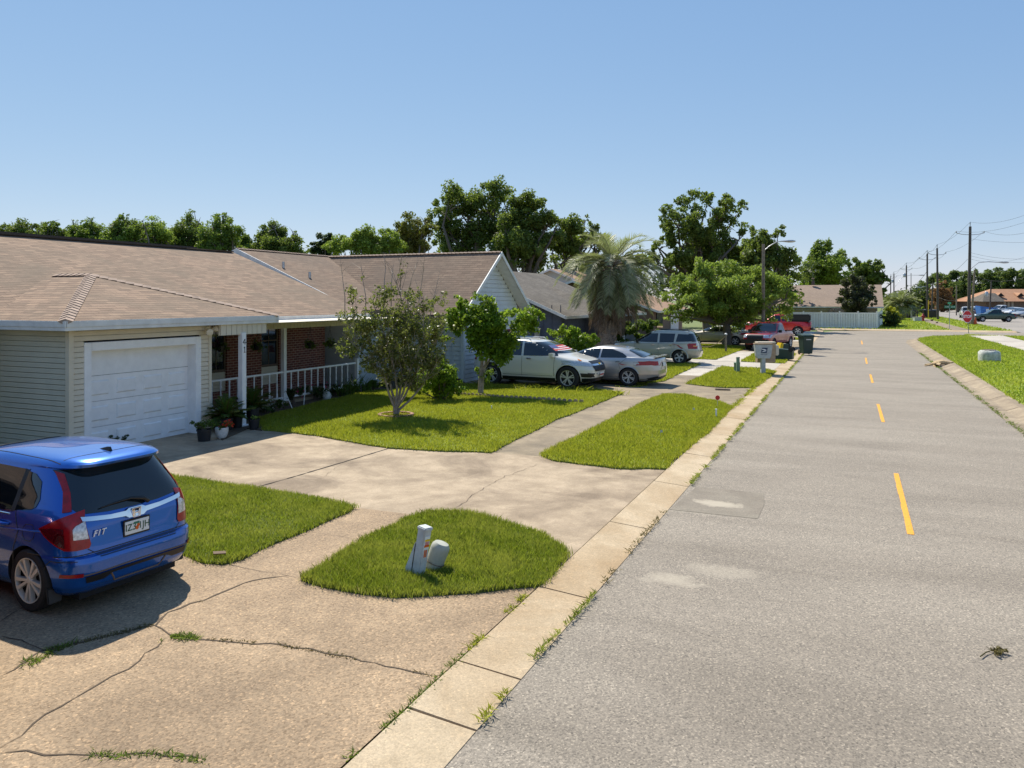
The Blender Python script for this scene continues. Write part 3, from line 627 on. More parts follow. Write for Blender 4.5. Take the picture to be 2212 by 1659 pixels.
def limbs(mb, base, tops, r0, fork, sub=4, curve=0.12, twig=0.12):
    """trunk from base to the fork, then a limb to each top"""
    base = Vector(base); fork = Vector(fork)
    k = [base.lerp(fork, t) + Vector((random.gauss(0, 1), random.gauss(0, 1), 0)) * r0 * .25 * (t > 0) for t in (0, .25, .5, .75, 1)]
    mb.tube(k, [r0 * 1.35, r0 * 1.0, r0 * .9, r0 * .85, r0 * .8], 10)
    for tp in tops:
        tp = Vector(tp); L = (tp - fork).length
        mid = fork.lerp(tp, .45) + Vector((random.gauss(0, 1), random.gauss(0, 1), random.uniform(-.2, 1))) * L * curve
        pts = [fork, fork.lerp(mid, .6), mid, mid.lerp(tp, .5) + Vector((random.gauss(0, .04) * L, random.gauss(0, .04) * L, 0)), tp]
        mb.tube(pts, [r0 * .6, r0 * .5, r0 * .38, r0 * .25, r0 * .08], 6)
        for _ in range(sub):
            s = random.uniform(.35, .95); p = pts[2].lerp(pts[4], s) if s > .5 else pts[1].lerp(pts[2], s * 2)
            e = p + Vector((random.gauss(0, 1), random.gauss(0, 1), random.gauss(.4, .8))).normalized() * L * twig * random.uniform(.6, 1.3)
            mb.tube([p, p.lerp(e, .5) + Vector((0, 0, L * .02)), e], [r0 * .2, r0 * .12, r0 * .03], 5)
def tree(name, label, cat, Y, lobes, base, leaf, n_leaf, size, r0=0.2, n_cl=60, frac=0.4, thick=1.0, group=None, bark='bark', shell=0.35, fork=0.35, lean=0, nlimb=9, droop=0.0, flat=0.85, zf=None, jit=0.55):
    """lobes are (u, v, r) in picture units at distance Y; base is the foot's column (its ground row follows from Y)"""
    s = Y / F; foot = atd(base, UH + H * F / Y, Y); foot.z = 0
    root = empty(name, foot, 0, label, cat, group)
    L = []
    for u, v, r in lobes:
        r = r * 1.1
        p = atd(u, v, Y + random.uniform(-jit, jit) * r * s * thick) - foot; L.append((p.x, p.y, p.z, r * s))
    cc, rr = clumps(L, int(n_cl * 1.5), frac * 1.12)
    V, Fc, t = leaf_cloud(cc, rr, int(n_leaf * 1.7), size * .95, flat, .15, droop)
    raw_mesh('crown', V, Fc, M[leaf], root, t)
    top = max(l[2] + l[3] for l in L); low = min(l[2] - l[3] for l in L)
    mb = MB(); cx = sum(l[0] for l in L) / len(L); cy = sum(l[1] for l in L) / len(L)
    fz = zf if zf is not None else max(0.35 * low + .2, fork * top * .6); ft = Vector((cx * .3 + lean, cy * .3, fz))
    tops = [(l[0], l[1], l[2] - l[3] * .1) for l in L] + random.sample(cc, min(nlimb, len(cc)))
    limbs(mb, (0, 0, -.1), tops, r0, ft)
    mb.build('trunk', M[bark], root, 50)
    return root
def bush(name, label, cat, loc, lobes, leaf, n, size, n_cl=25, frac=.45, group=None, stems=4, bark='bark', extra=None):
    root = empty(name, loc, 0, label, cat, group); cc, rr = clumps(lobes, n_cl, frac)
    cc = [(x, y, max(z, .05)) for x, y, z in cc]
    V, Fc, t = leaf_cloud(cc, rr, n, size, .9, .2); V[:, 2] = np.maximum(V[:, 2], 0.0)
    raw_mesh('foliage', V, Fc, M[leaf], root, t)
    if stems:
        mb = MB()
        for i in range(stems):
            c = Vector(random.choice(cc)); a = random.uniform(0, 6.28); b = Vector((math.cos(a) * .06, math.sin(a) * .06, -.02))
            mb.tube([b, b.lerp(c, .5) + Vector((0, 0, .05)), c], [.022, .016, .006], 6)
        mb.build('stem', M[bark], root, 60)
    return root

# --- trees behind the houses, each with the outline it has in the photograph
BT = 'trees behind the houses'
tree('oak_tree', 'tall dark oak with two rounded tops behind the steep white gable', 'tree', 78,
     [(985, 440, 48), (1065, 408, 34), (1040, 445, 45), (1085, 425, 30), (960, 478, 34), (975, 520, 42), (1030, 515, 50), (1075, 500, 45), (955, 540, 30), (1010, 560, 45)], 1040, 'leaf_oak', 15000, .34, .45, 120, .30, group=BT)
tree('oak_tree', 'broad dark green oak right of the tallest crown', 'tree', 74,
     [(1140, 450, 42), (1110, 480, 40), (1165, 495, 45), (1125, 530, 50), (1080, 550, 40), (1160, 560, 40), (1190, 510, 30), (1195, 470, 18)], 1130, 'leaf_oak', 14000, .33, .42, 110, .30, group=BT)
tree('oak_tree', 'dark oak just left of the palm top', 'tree', 80,
     [(1225, 490, 34), (1212, 530, 40), (1250, 530, 40), (1280, 500, 22), (1265, 475, 16), (1300, 530, 30), (1240, 570, 35), (1290, 575, 30)], 1240, 'leaf_oak', 11000, .34, .35, 90, .3, group=BT)
tree('oak_tree', 'big layered oak with airy spreading top behind the pale broad tree', 'tree', 82,
     [(1450, 465, 32), (1490, 440, 34), (1530, 428, 26), (1575, 435, 28), (1600, 455, 26), (1560, 480, 40), (1500, 495, 45), (1450, 510, 38), (1610, 500, 26), (1530, 540, 55), (1470, 560, 45), (1590, 550, 45), (1400, 560, 30), (1420, 530, 24)], 1530, 'leaf_oak', 17000, .34, .45, 170, .24, group=BT)
tree('oak_tree', 'dark oak behind the streetlamp', 'tree', 76,
     [(1650, 520, 30), (1680, 505, 20), (1640, 560, 45), (1690, 560, 36), (1700, 600, 30), (1660, 610, 40), (1612, 590, 40)], 1655, 'leaf_oak', 11000, .33, .35, 90, .28, group=BT)
tree('maple_tree', 'rounded bright green tree behind the low brown-roofed house', 'tree', 112,
     [(1780, 540, 26), (1755, 555, 24), (1810, 560, 26), (1780, 580, 40), (1750, 600, 30), (1815, 605, 28), (1770, 625, 34)], 1780, 'leaf_mid', 11000, .42, .4, 90, .3, group=BT)
tree('oak_tree', 'darker tree with open right side beyond the rounded green tree', 'tree', 130,
     [(1860, 575, 22), (1895, 580, 20), (1870, 600, 30), (1905, 605, 16), (1885, 630, 26), (1840, 575, 14), (1840, 615, 22)], 1875, 'leaf_oak', 8000, .5, .4, 80, .28, group=BT)
tree('juniper_tree', 'rounded dark olive juniper in front of the brown-roofed house', 'tree', 84.5,
     [(1848, 615, 24), (1828, 635, 22), (1868, 630, 22), (1848, 645, 34), (1820, 652, 16), (1880, 650, 16), (1848, 665, 26)], 1848, 'leaf_juniper', 9000, .26, .25, 80, .25, bark='bark_dark', zf=.5)
tree('broad_tree', 'broad low light green tree shading the driveways beside the lamp post', 'tree', 51,
     [(1480, 610, 34), (1525, 590, 38), (1580, 585, 36), (1625, 605, 40), (1670, 625, 40), (1705, 640, 28), (1440, 640, 26), (1460, 665, 30), (1510, 640, 50), (1570, 635, 55), (1640, 655, 46), (1690, 668, 30), (1480, 682, 28), (1540, 680, 36), (1600, 685, 38), (1440, 680, 16), (1660, 690, 22)], 1571, 'leaf_light', 20000, .19, .30, 230, .24, thick=1.0, zf=1.5, droop=.25)
tree('vine_tree', 'yellow-brown vine-covered tree left of the tall oak', 'tree', 70,
     [(885, 488, 30), (880, 520, 38), (905, 530, 32), (860, 540, 30), (925, 500, 24), (920, 475, 16)], 890, 'leaf_vine', 7000, .26, .25, 60, .3, group=BT)
tree('pine_tree', 'blue-green feathery tree left of the vine-covered tree', 'tree', 66,
     [(790, 508, 26), (800, 530, 34), (835, 515, 28), (765, 530, 30), (820, 540, 30), (740, 532, 28), (850, 535, 28), (715, 540, 22)], 800, 'leaf_light', 12000, .22, .2, 120, .30, group=BT)
tree('pine_tree', 'small dark tree at the left of the sloping gap in the trees', 'tree', 72,
     [(705, 522, 20), (688, 538, 20), (725, 532, 20), (712, 548, 20)], 708, 'leaf_dark', 3500, .24, .2, 35, .3, group=BT)
for i, (ls, lf, lab) in enumerate([
    ([(20, 505, 20), (50, 498, 22), (35, 520, 26), (5, 515, 18), (75, 515, 20)], 'leaf_oak', 'leftmost tree above the tan roof, dark with pale flecks'),
    ([(105, 500, 20), (95, 520, 24), (130, 515, 20), (120, 490, 12)], 'leaf_mid', 'second tree from the left above the tan roof'),
    ([(165, 498, 22), (195, 495, 24), (180, 520, 28), (215, 515, 22), (150, 520, 20)], 'leaf_mid', 'third tree from the left above the tan roof, fuller and greener'),
    ([(265, 480, 18), (250, 500, 24), (285, 505, 26), (300, 490, 18), (270, 525, 28)], 'leaf_mid', 'pointed green tree above the middle of the tan roof'),
    ([(330, 490, 24), (310, 515, 28), (350, 510, 28), (340, 535, 28)], 'leaf_light', 'soft light green tree above the tan roof'),
    ([(410, 478, 22), (395, 500, 28), (375, 520, 28), (425, 505, 24), (430, 530, 28), (400, 540, 26)], 'leaf_oak', 'tallest tree above the tan roof'),
    ([(475, 485, 22), (495, 495, 20), (465, 510, 28), (490, 525, 24), (505, 540, 16), (455, 540, 24)], 'leaf_mid', 'airy spreading tree right of the tallest one above the tan roof'),
    ([(570, 510, 22), (600, 505, 24), (630, 520, 20), (590, 530, 26), (620, 540, 26), (645, 540, 14), (555, 535, 18)], 'leaf_oak', 'dark flat-topped tree behind the second roof'),
    ([(525, 520, 14), (540, 535, 16), (520, 542, 14)], 'leaf_mid', 'thin bluish tree beside the dark flat-topped one')]):
    tree('background_tree', lab, 'tree', 62 + 3 * (i % 3), [(u_, v_, r_ * 1.15) for u_, v_, r_ in ls] + [(u_ + random.uniform(-20, 20), v_ + r_ * .9, r_ * 1.2) for u_, v_, r_ in ls] + [(u_ + random.uniform(-12, 12), v_ - r_ * random.uniform(.7, 1.05), r_ * random.uniform(.25, .4)) for u_, v_, r_ in ls for _ in (0, 1)], sum(l[0] for l in ls) / len(ls), lf, 2200 * len(ls), .20, .22, 30 * len(ls), .30, group='row of trees above the tan roof')
# undergrowth closing the gaps between the trunks behind the houses
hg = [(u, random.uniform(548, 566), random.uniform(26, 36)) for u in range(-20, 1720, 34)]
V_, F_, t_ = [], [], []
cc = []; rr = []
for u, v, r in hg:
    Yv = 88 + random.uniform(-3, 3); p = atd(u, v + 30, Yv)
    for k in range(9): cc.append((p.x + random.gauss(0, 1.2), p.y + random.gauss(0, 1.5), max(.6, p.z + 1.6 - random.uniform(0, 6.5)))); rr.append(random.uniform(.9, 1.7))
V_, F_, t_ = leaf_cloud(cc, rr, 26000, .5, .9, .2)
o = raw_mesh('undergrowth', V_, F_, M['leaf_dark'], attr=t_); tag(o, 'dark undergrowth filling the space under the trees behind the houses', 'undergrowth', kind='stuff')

# --- trees across the wide road
FR = 'tree line across the wide road'
for i, (ls, Y, lf, lab) in enumerate([
    ([(1950, 648, 14), (1975, 640, 16), (1935, 655, 12), (1962, 660, 16)], 330, 'leaf_far', 'farthest low trees at the left end of the tree line'),
    ([(2000, 620, 16), (1990, 640, 18), (2015, 605, 18), (2005, 655, 18), (2025, 640, 20)], 260, 'leaf_far', 'sloping dark tree left of the browned tree'),
    ([(2040, 600, 18), (2065, 595, 18), (2050, 620, 24), (2075, 620, 22), (2060, 650, 24)], 235, 'leaf_far', 'dense dark tree behind the browned tree'),
    ([(2095, 598, 20), (2110, 600, 16), (2085, 625, 26), (2110, 640, 26), (2090, 655, 24)], 225, 'leaf_far', 'dense dark tree right behind the biggest power pole'),
    ([(2135, 600, 20), (2150, 590, 18), (2130, 625, 26), (2160, 620, 26), (2145, 650, 26)], 220, 'leaf_far', 'tall tree behind the small transformer pole'),
    ([(2180, 598, 22), (2170, 625, 26), (2195, 640, 26), (2175, 655, 22)], 215, 'leaf_far', 'tree above the orange roof'),
    ([(2210, 600, 20), (2225, 615, 26), (2205, 640, 26), (2235, 640, 28)], 212, 'leaf_far', 'rightmost tree of the tree line')]):
    tree('pine_tree', lab, 'tree', Y, ls, sum(l[0] for l in ls) / len(ls), lf, 6500, 0.75, .5, 60, .3, group=FR, bark='bark_dark')
tree('browned_tree', 'browned feathery cypress standing in front of the dark tree line', 'tree', 190,
     [(2033, 612, 12), (2022, 628, 16), (2043, 630, 16), (2035, 645, 22), (2020, 650, 16), (2048, 652, 16), (2035, 665, 18)], 2035, 'leaf_brown', 7000, .4, .3, 90, .22, zf=1)
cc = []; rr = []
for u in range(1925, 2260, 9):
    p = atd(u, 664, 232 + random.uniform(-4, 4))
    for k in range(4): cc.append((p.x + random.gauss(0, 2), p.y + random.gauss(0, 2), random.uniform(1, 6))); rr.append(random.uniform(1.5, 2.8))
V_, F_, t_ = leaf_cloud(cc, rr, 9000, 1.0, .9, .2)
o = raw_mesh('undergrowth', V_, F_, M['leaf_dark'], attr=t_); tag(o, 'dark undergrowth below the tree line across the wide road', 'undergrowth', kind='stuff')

# --- palms
def frond(P0, az, el, L, droop, nseg, leaf_len, w, Vs, Fs, Ts, rach, tone=0.5, curl=0.0, pairs=34):
    """one feather frond: arching rachis with two rows of narrow leaflets"""
    d = Vector((math.cos(az) * math.cos(el), math.sin(az) * math.cos(el), math.sin(el))); p = Vector(P0); pts = [p.copy()]; st = L / nseg; ds = [d.copy()]
    for i in range(nseg):
        d = (d + Vector((0, 0, -droop * (0.35 + i / nseg)))).normalized(); p = p + d * st; pts.append(p.copy()); ds.append(d.copy())
    rach.tube(pts, [.03 * (1 - .85 * i / nseg) for i in range(nseg + 1)], 4)
    for k in range(pairs):
        t = 0.18 + 0.82 * k / pairs; f = t * nseg; i = min(int(f), nseg - 1); q = pts[i].lerp(pts[i + 1], f - i); dd = ds[i + 1]
        side = dd.cross(Vector((0, 0, 1)))
        if side.length < .05: side = Vector((math.sin(az), -math.cos(az), 0))
        side.normalize(); upv = side.cross(dd).normalized()
        ll = leaf_len * (0.55 + .9 * math.sin(math.pi * min(1, .15 + t * .85))) * random.uniform(.85, 1.1)
        for s in (-1, 1):
            dv = (side * s * .72 + dd * .75 + upv * random.uniform(.1, .5)).normalized()
            m = q + dv * ll * .55 + Vector((0, 0, -.02)); e = m + (dv + Vector((0, 0, -.55 - curl))).normalized() * ll * .5
            wv = dd.cross(dv).normalized().cross(dv) * w * .5
            n = len(Vs); Vs += [q - wv, q + wv, m + wv, e, m - wv]; Fs.append((n, n + 1, n + 2, n + 3, n + 4)); Ts += [min(1, max(0, random.gauss(tone, .2)))] * 5
def palm():
    Y = 40.0; foot = atd(1306, UH + H * F / Y, Y); foot.z = 0
    r = empty('palm_tree', foot, 0, 'thick palm with a huge drooping silver-green head beside the silver sedan', 'palm')
    s = Y / F; top = atd(1330, 560, Y).z; hz = top
    mb = MB(); tp = Vector((.35, .2, 4.15)); zs = np.linspace(0, 1, 16)
    mb.tube([Vector((0, 0, -.1)).lerp(tp, z) for z in zs], [.40 - .02 * z + .34 * max(0, z - .45) for z in zs], 14)
    mb.build('trunk', M['bark_palm'], r, 30)
    bt = MB()
    for i in range(150):
        z = random.uniform(.1, 4.2); a = i * 2.4; c = Vector((0, 0, -.1)).lerp(tp, z / 4.15); rad = .39 + .085 * max(0, z - 1.8); d = Vector((math.cos(a), math.sin(a), 0))
        L = .2 + (.25 if z > 1.6 else .0) * random.uniform(.6, 1.6); bt.tube([c + d * rad * .85, c + d * (rad + .08) + Vector((0, 0, L * .5)), c + d * (rad + .10 + L * .25) + Vector((0, 0, L))], [.09, .07, .02], 5)
    bt.build('leaf_stubs', M['bark_palm'], r)
    Vs, Fs, Ts = [], [], []; rc = MB(); c0 = Vector((.38, .22, 4.25))
    for i in range(92):
        k = i / 92; el = R(62 - 104 * k ** .85) + random.gauss(0, .15); az = i * 2.39996 + random.gauss(0, .35)
        L = (2.6 + .6 * math.sin(math.pi * k)) * random.uniform(.78, 1.15); dr = (.17 + .09 * min(1, k * 3)) * (1.15 - .4 * k)
        frond(c0 + Vector((0, 0, .35 + .35 * (1 - k))), az, el, L, dr, 9, .46, .024, Vs, Fs, Ts, rc, .80 - .42 * k, .35 * k - .45 * (1 - k), 44)
    raw_mesh('fronds', [tuple(v) for v in Vs], Fs, M['palm_leaf'], r, Ts)
    Vs, Fs, Ts = [], [], []
    for i in range(60):
        frond(c0 - Vector((0, 0, .3)), i * 2.4, R(-20 - random.uniform(0, 45)), random.uniform(1.5, 2.9), .34, 7, .42, .03, Vs, Fs, Ts, rc, .4, 1.5, 26)
    raw_mesh('dead_fronds', [tuple(v) for v in Vs], Fs, M['palm_dead'], r, Ts)
    rc.build('frond_stalks', M['bark_palm'], r)
    hb = MB(); hb.lathe([(.02, .75), (.16, .6), (.2, .3), (.1, 0)], c0, 8); hb.build('crown_core', M['leaf_brown'], r, 60)
palm()
def small_palm(u, Y, h, R0, label, n=30):
    foot = atd(u, UH + H * F / Y, Y); foot.z = 0; r = empty('cabbage_palm', foot, 0, label, 'palm', 'small palms by the side street')
    mb = MB(); mb.tube([(0, 0, -.1), (0, 0, h)], [.28, .24], 8); mb.build('trunk', M['bark'], r)
    Vs, Fs, Ts = [], [], []; rc = MB()
    for i in range(n): frond((0, 0, h), i * 2.4, R(75 - 110 * i / n), R0 * random.uniform(.8, 1.1), .2, 5, R0 * .4, .08, Vs, Fs, Ts, rc, .5, .3, 14)
    raw_mesh('fronds', [tuple(v) for v in Vs], Fs, M['palm_leaf'], r, Ts); rc.build('frond_stalks', M['bark'], r)
small_palm(1946, 112, 2.3, 2.3, 'bushy cabbage palm behind the yellow-topped hedge')
small_palm(1962, 128, 2.0, 2.2, 'cabbage palm next to the far stop sign')
small_palm(1930, 135, 2.4, 2.2, 'cabbage palm half hidden by the hedge')

# --- crepe myrtle on the front lawn
def myrtle():
    b = at(855, 903); r = empty('crepe_myrtle', b, 0, 'thin multi-stemmed flowering tree ringed by bricks on the front lawn', 'tree')
    Y = depth(b); s = Y / F; mb = MB(); tips = []
    def P(u, v, dy=0): q = atd(u, v, Y + dy) - b; return q
    stems = [((858, 880), (846, 845), (838, 800), (800, 740), (760, 690), 0.1), ((855, 880), (858, 840), (850, 790), (830, 720), (800, 640), -.3), ((858, 880), (866, 835), (872, 770), (880, 690), (850, 590), .4),
             ((856, 880), (870, 850), (885, 800), (915, 730), (915, 640), -.5), ((858, 880), (875, 855), (895, 810), (930, 760), (965, 700), .2), ((862, 885), (885, 865), (915, 830), (925, 800), (950, 790), -.2),
             ((852, 880), (840, 850), (830, 810), (790, 770), (740, 720), -.4)]
    for j, (a, b2, c, d, e, dy) in enumerate(stems):
        pts = [P(855, 903), P(*a, dy * .1), P(*b2, dy * .3), P(*c, dy * .7), P(*d, dy), P(*e, dy * 1.4)]
        pts[0] = Vector((0, 0, -.05)); mb.tube(pts, [.07, .038, .03, .024, .015, .006], 8)
        for _ in range(34):
            t = random.uniform(2.3, 4.9); i = int(t); q = pts[i].lerp(pts[i + 1], t - i)
            dv = Vector((random.gauss(0, .7), random.gauss(0, .7), random.uniform(.3, 1.2))); dv.normalize(); L = random.uniform(.35, .95)
            m = q + dv * L * .5 + Vector((0, 0, .04)); e2 = m + (dv + Vector((0, 0, .5))).normalized() * L * .5; mb.tube([q, m, e2], [.009, .006, .003], 5); tips += [m, e2, q.lerp(m, .7)]
    for u0, v0, u1, v1 in ((745, 640, 735, 560), (830, 610, 828, 545), (905, 650, 918, 545), (925, 700, 950, 585), (865, 600, 870, 548), (790, 640, 780, 570), (880, 640, 905, 560), (845, 620, 850, 570)):
        q = P(u0, v0, random.uniform(-.4, .4)); e = P(u1, v1, random.uniform(-.4, .4)); m = q.lerp(e, .5) + Vector((random.gauss(0, .03), 0, 0)); mb.tube([q - Vector((0, 0, .5)), q, m, e], [.014, .011, .008, .003], 5)
        for k in range(5): f = m.lerp(e, k / 6); mb.tube([f, f + Vector((random.gauss(0, .12), random.gauss(0, .12), random.uniform(.08, .22)))], [.005, .002], 4)
    mb.build('trunk', M['bark_pale'], r, 60)
    lobes = [(770, 640, 30), (750, 690, 32), (765, 750, 40), (800, 700, 44), (830, 640, 36), (860, 700, 46), (850, 760, 50), (900, 720, 44), (935, 700, 40), (920, 770, 40), (800, 790, 36), (880, 640, 26), (945, 650, 26), (955, 760, 26), (745, 735, 24), (780, 600, 14), (870, 590, 12), (840, 815, 26)]
    L = [tuple(P(u, v, random.uniform(-.5, .5))) + (q * s,) for u, v, q in lobes]
    cc, rr = clumps(L, 240, .32); cc += [tuple(t) for t in tips if t.z < 3.3 or random.random() < .12]; rr += [.10] * (len(cc) - len(rr))
    V, Fc, t = leaf_cloud(cc, rr, 15000, .085, .9, .1); raw_mesh('foliage', V, Fc, M['leaf_myrtle'], r, t)
    g = MB()
    for i in range(15):
        a = i / 15 * 6.283; g.box((math.cos(a) * .42, math.sin(a) * .42, .085), (.1, .17, .07), a + random.gauss(0, .12))
    e = g.build('edging_ring', M['terracotta'], None, bevel=.01); e.location = b; tag(e, 'ring of reddish edging bricks round the foot of the thin tree', 'edging')
    poly_sheet('mulch', [(b.x + .38 * math.cos(a), b.y + .38 * math.sin(a)) for a in np.linspace(0, 6.28, 16)[:-1]], .078, M['terracotta'], .02)
myrtle()
def citrus():
    Y = 24.6; b = atd(1038, UH + H * F / Y, Y); b.z = 0
    r = empty('citrus_tree', b, 0, 'small glossy citrus tree in front of the white gable wall', 'tree'); s = Y / F
    def P(u, v, dy=0): return atd(u, v, Y + dy) - b
    mb = MB()
    for pts, r0 in (([(1036, 855), (1038, 815), (1042, 770), (1020, 740), (1005, 700), (985, 680)], .07), ([(1040, 855), (1043, 810), (1050, 780), (1065, 735), (1060, 690), (1050, 640)], .06), ([(1044, 800), (1065, 765), (1085, 735), (1105, 715), (1135, 695), (1150, 690)], .035)):
        q = [P(u, v) for u, v in pts]; mb.tube(q, [r0, r0 * .85, r0 * .7, r0 * .5, r0 * .35, r0 * .15], 8)
    mb.build('trunk', M['bark_pale'], r, 60)
    lobes = [(1042, 650, 18), (1055, 675, 26), (1075, 690, 20), (1030, 690, 24), (1000, 690, 22), (985, 710, 20), (1050, 715, 34), (1080, 720, 24), (1030, 745, 24), (1095, 745, 24), (1065, 755, 26), (1080, 770, 18), (1138, 688, 26), (1155, 684, 18), (1122, 705, 20), (1148, 706, 18), (1000, 655, 18), (980, 690, 22), (1015, 668, 20), (970, 725, 16), (1045, 805, 14), (1055, 815, 10), (1030, 798, 9)]
    L = [tuple(P(u, v, random.uniform(-.35, .35))) + (q * s,) for u, v, q in lobes]
    L = [(a_, b_, c_, d_ * 1.4) for a_, b_, c_, d_ in L]; cc, rr = clumps(L, 230, .36); V, Fc, t = leaf_cloud(cc, rr, 17000, .115, .9, .1); raw_mesh('crown', V, Fc, M['leaf_citrus'], r, t)
citrus()
def lawn_bush():
    b = at(955, 868); Y = depth(b); s = Y / F; 
    L = [tuple(atd(u, v, Y + random.uniform(-.3, .3)) - b) + (q * s,) for u, v, q in ((945, 795, 28), (925, 812, 30), (968, 808, 30), (950, 832, 38), (912, 835, 22), (982, 838, 22), (932, 774, 14), (994, 825, 12))]
    bush('citrus_bush', 'round glossy bright green bush on the lawn between the two trees', 'bush', b, L, 'leaf_citrus', 6500, .10, 110, .36, stems=9)
lawn_bush()
def lobe(Y, ls, b): return [tuple(atd(u, v, Y + random.uniform(-.5, .5)) - b) + (q * Y / F,) for u, v, q in ls]
b = atd(1235, UH + H * F / 36, 36); b.z = 0
bush('camellia_bush', 'large glossy bush left of the palm trunk', 'bush', b, lobe(36, ((1195, 725, 20), (1215, 712, 20), (1240, 725, 26), (1265, 728, 22), (1285, 735, 18), (1220, 745, 26), (1255, 755, 30), (1185, 740, 14)), b), 'leaf_citrus', 6000, .13, 90, .32)
b = atd(1345, UH + H * F / 44, 44); b.z = 0
bush('shrub', 'dark shrub mass right of the palm trunk', 'bush', b, lobe(44, ((1340, 700, 20), (1330, 725, 26), (1360, 715, 24), (1390, 705, 24), (1415, 700, 20), (1385, 730, 26), (1345, 745, 20), (1410, 725, 20), (1430, 715, 16)), b), 'leaf_fern', 6500, .17, 80, .32)
b = atd(1450, UH + H * F / 47, 47); b.z = 0
bush('shrub', 'low light green shrub above the roof of the tan wagon', 'bush', b, lobe(47, ((1410, 728, 13), (1435, 722, 13), (1460, 728, 14), (1485, 732, 12), (1450, 738, 16)), b), 'leaf_light', 2200, .14, 40, .35)
b = atd(1925, UH + H * F / 84, 84); b.z = 0
hr = bush('hedge', 'rounded hedge with bright yellow tips at the end of the white fence', 'hedge', b, lobe(84, ((1925, 690, 20), (1915, 680, 14), (1938, 685, 14), (1925, 700, 18)), b), 'leaf_dark', 4200, .2, 50, .35)
cc, rr = clumps(lobe(84, ((1920, 668, 9), (1935, 674, 9), (1927, 670, 9), (1941, 682, 6)), b), 24, .4); V, Fc, t = leaf_cloud(cc, rr, 1100, .2, .9, .2); raw_mesh('yellow_tips', V, Fc, M['leaf_yellow'], hr, t)
for (u, v, Yv, q, lb) in ((1512, 720, 66, 9, 'left of three clipped bushes beyond the tan sedan'), (1536, 722, 66, 8, 'middle of three clipped bushes beyond the tan sedan'), (1624, 716, 70, 9, 'clipped bush beside the bright red pickup')):
    b = atd(u, UH + H * F / Yv, Yv); b.z = 0
    bush('clipped_bush', lb, 'bush', b, lobe(Yv, ((u, v, q), (u + 5, v + 4, q), (u - 5, v + 4, q * .9)), b), 'leaf_dark', 700, .15, 16, .4, group='clipped bushes under the broad tree')
b = atd(1950, UH + H * F / 150, 150)
for (u, Yv, q, lb) in ((1985, 175, 10, 'low scrub mound behind the far stop sign'), (1925, 150, 14, 'green shrub between the hedge and the small palms'), (1965, 160, 13, 'green shrub behind the small palms')):
    b = atd(u, UH + H * F / Yv, Yv); b.z = 0
    bush('shrub', lb, 'bush', b, lobe(Yv, ((u, 668, q), (u + 8, 672, q), (u - 8, 672, q)), b), 'leaf_mid', 1100, .4, 20, .4, stems=0)
# ---------------------------------------------------------------- houses
def lap_wall(mb, a, b, z0, z1, course=.104, proud=.026, clip=None, holes=()):
    """lap siding from a to b (xy), outward normal on the right of a->b; clip(z)->(s0,s1); holes=(s0,s1,z0,z1)"""
    a = Vector((a[0], a[1])); b = Vector((b[0], b[1])); L = (b - a).length; t = (b - a) / L; n = Vector((t.y, -t.x)); z = z0
    while z < z1 - 1e-4:
        zt = min(z + course, z1); zm = (z + zt) / 2; lo, hi = (clip(zm) if clip else (0, L)); segs = [(lo, hi)]
        for h0, h1, y0, y1 in holes:
            if y0 < zm < y1:
                ns = []
                for s, e in segs:
                    if h1 <= s or h0 >= e: ns.append((s, e)); continue
                    if h0 > s: ns.append((s, h0))
                    if h1 < e: ns.append((h1, e))
                segs = ns
        for s, e in segs:
            if e - s < .01: continue
            def q(sv, off, zz): p = a + t * sv + n * off; return (p.x, p.y, zz)
            zk = zt - course * .13
            mb.add([q(s, proud, z), q(e, proud, z), q(e, proud * .6, zk), q(s, proud * .6, zk), q(s, -.05, z), q(e, -.05, z), q(e, -.05, zt), q(s, -.05, zt), q(s, -.016, zk), q(e, -.016, zk), q(e, -.016, zt), q(s, -.016, zt)],
                   [(0, 1, 2, 3), (4, 5, 1, 0), (3, 2, 9, 8), (8, 9, 10, 11), (11, 10, 6, 7), (4, 0, 3, 8, 11, 7), (1, 5, 6, 10, 9, 2), (5, 4, 7, 6)])
        z = zt
def roof_obj(name, faces, m, parent, thick=.10):
    """faces: lists of 3d points (planar); UV runs along the eave and up the slope in metres"""
    me = bpy.data.meshes.new(name); bm = bmesh.new(); uvl = bm.loops.layers.uv.new('UVMap')
    for pts in faces:
        P = [Vector(p) for p in pts]; n = Vector((0, 0, 0))
        for i in range(len(P)): n += P[i].cross(P[(i + 1) % len(P)])
        n.normalize()
        if n.z < 0: P = P[::-1]; n = -n
        e = Vector((0, 0, 1)).cross(n); e = e.normalized() if e.length > 1e-4 else Vector((1, 0, 0)); s = n.cross(e)
        top = [bm.verts.new(p) for p in P]; bot = [bm.verts.new(p - Vector((0, 0, thick))) for p in P]
        f = bm.faces.new(top); fs = [f, bm.faces.new(bot[::-1])]
        for i in range(len(P)): fs.append(bm.faces.new((top[i], bot[i], bot[(i + 1) % len(P)], top[(i + 1) % len(P)])))
        for g in fs:
            for lp in g.loops: lp[uvl].uv = (lp.vert.co.dot(e), lp.vert.co.dot(s))
    bm.to_mesh(me); bm.free(); return link(name, me, m, parent)
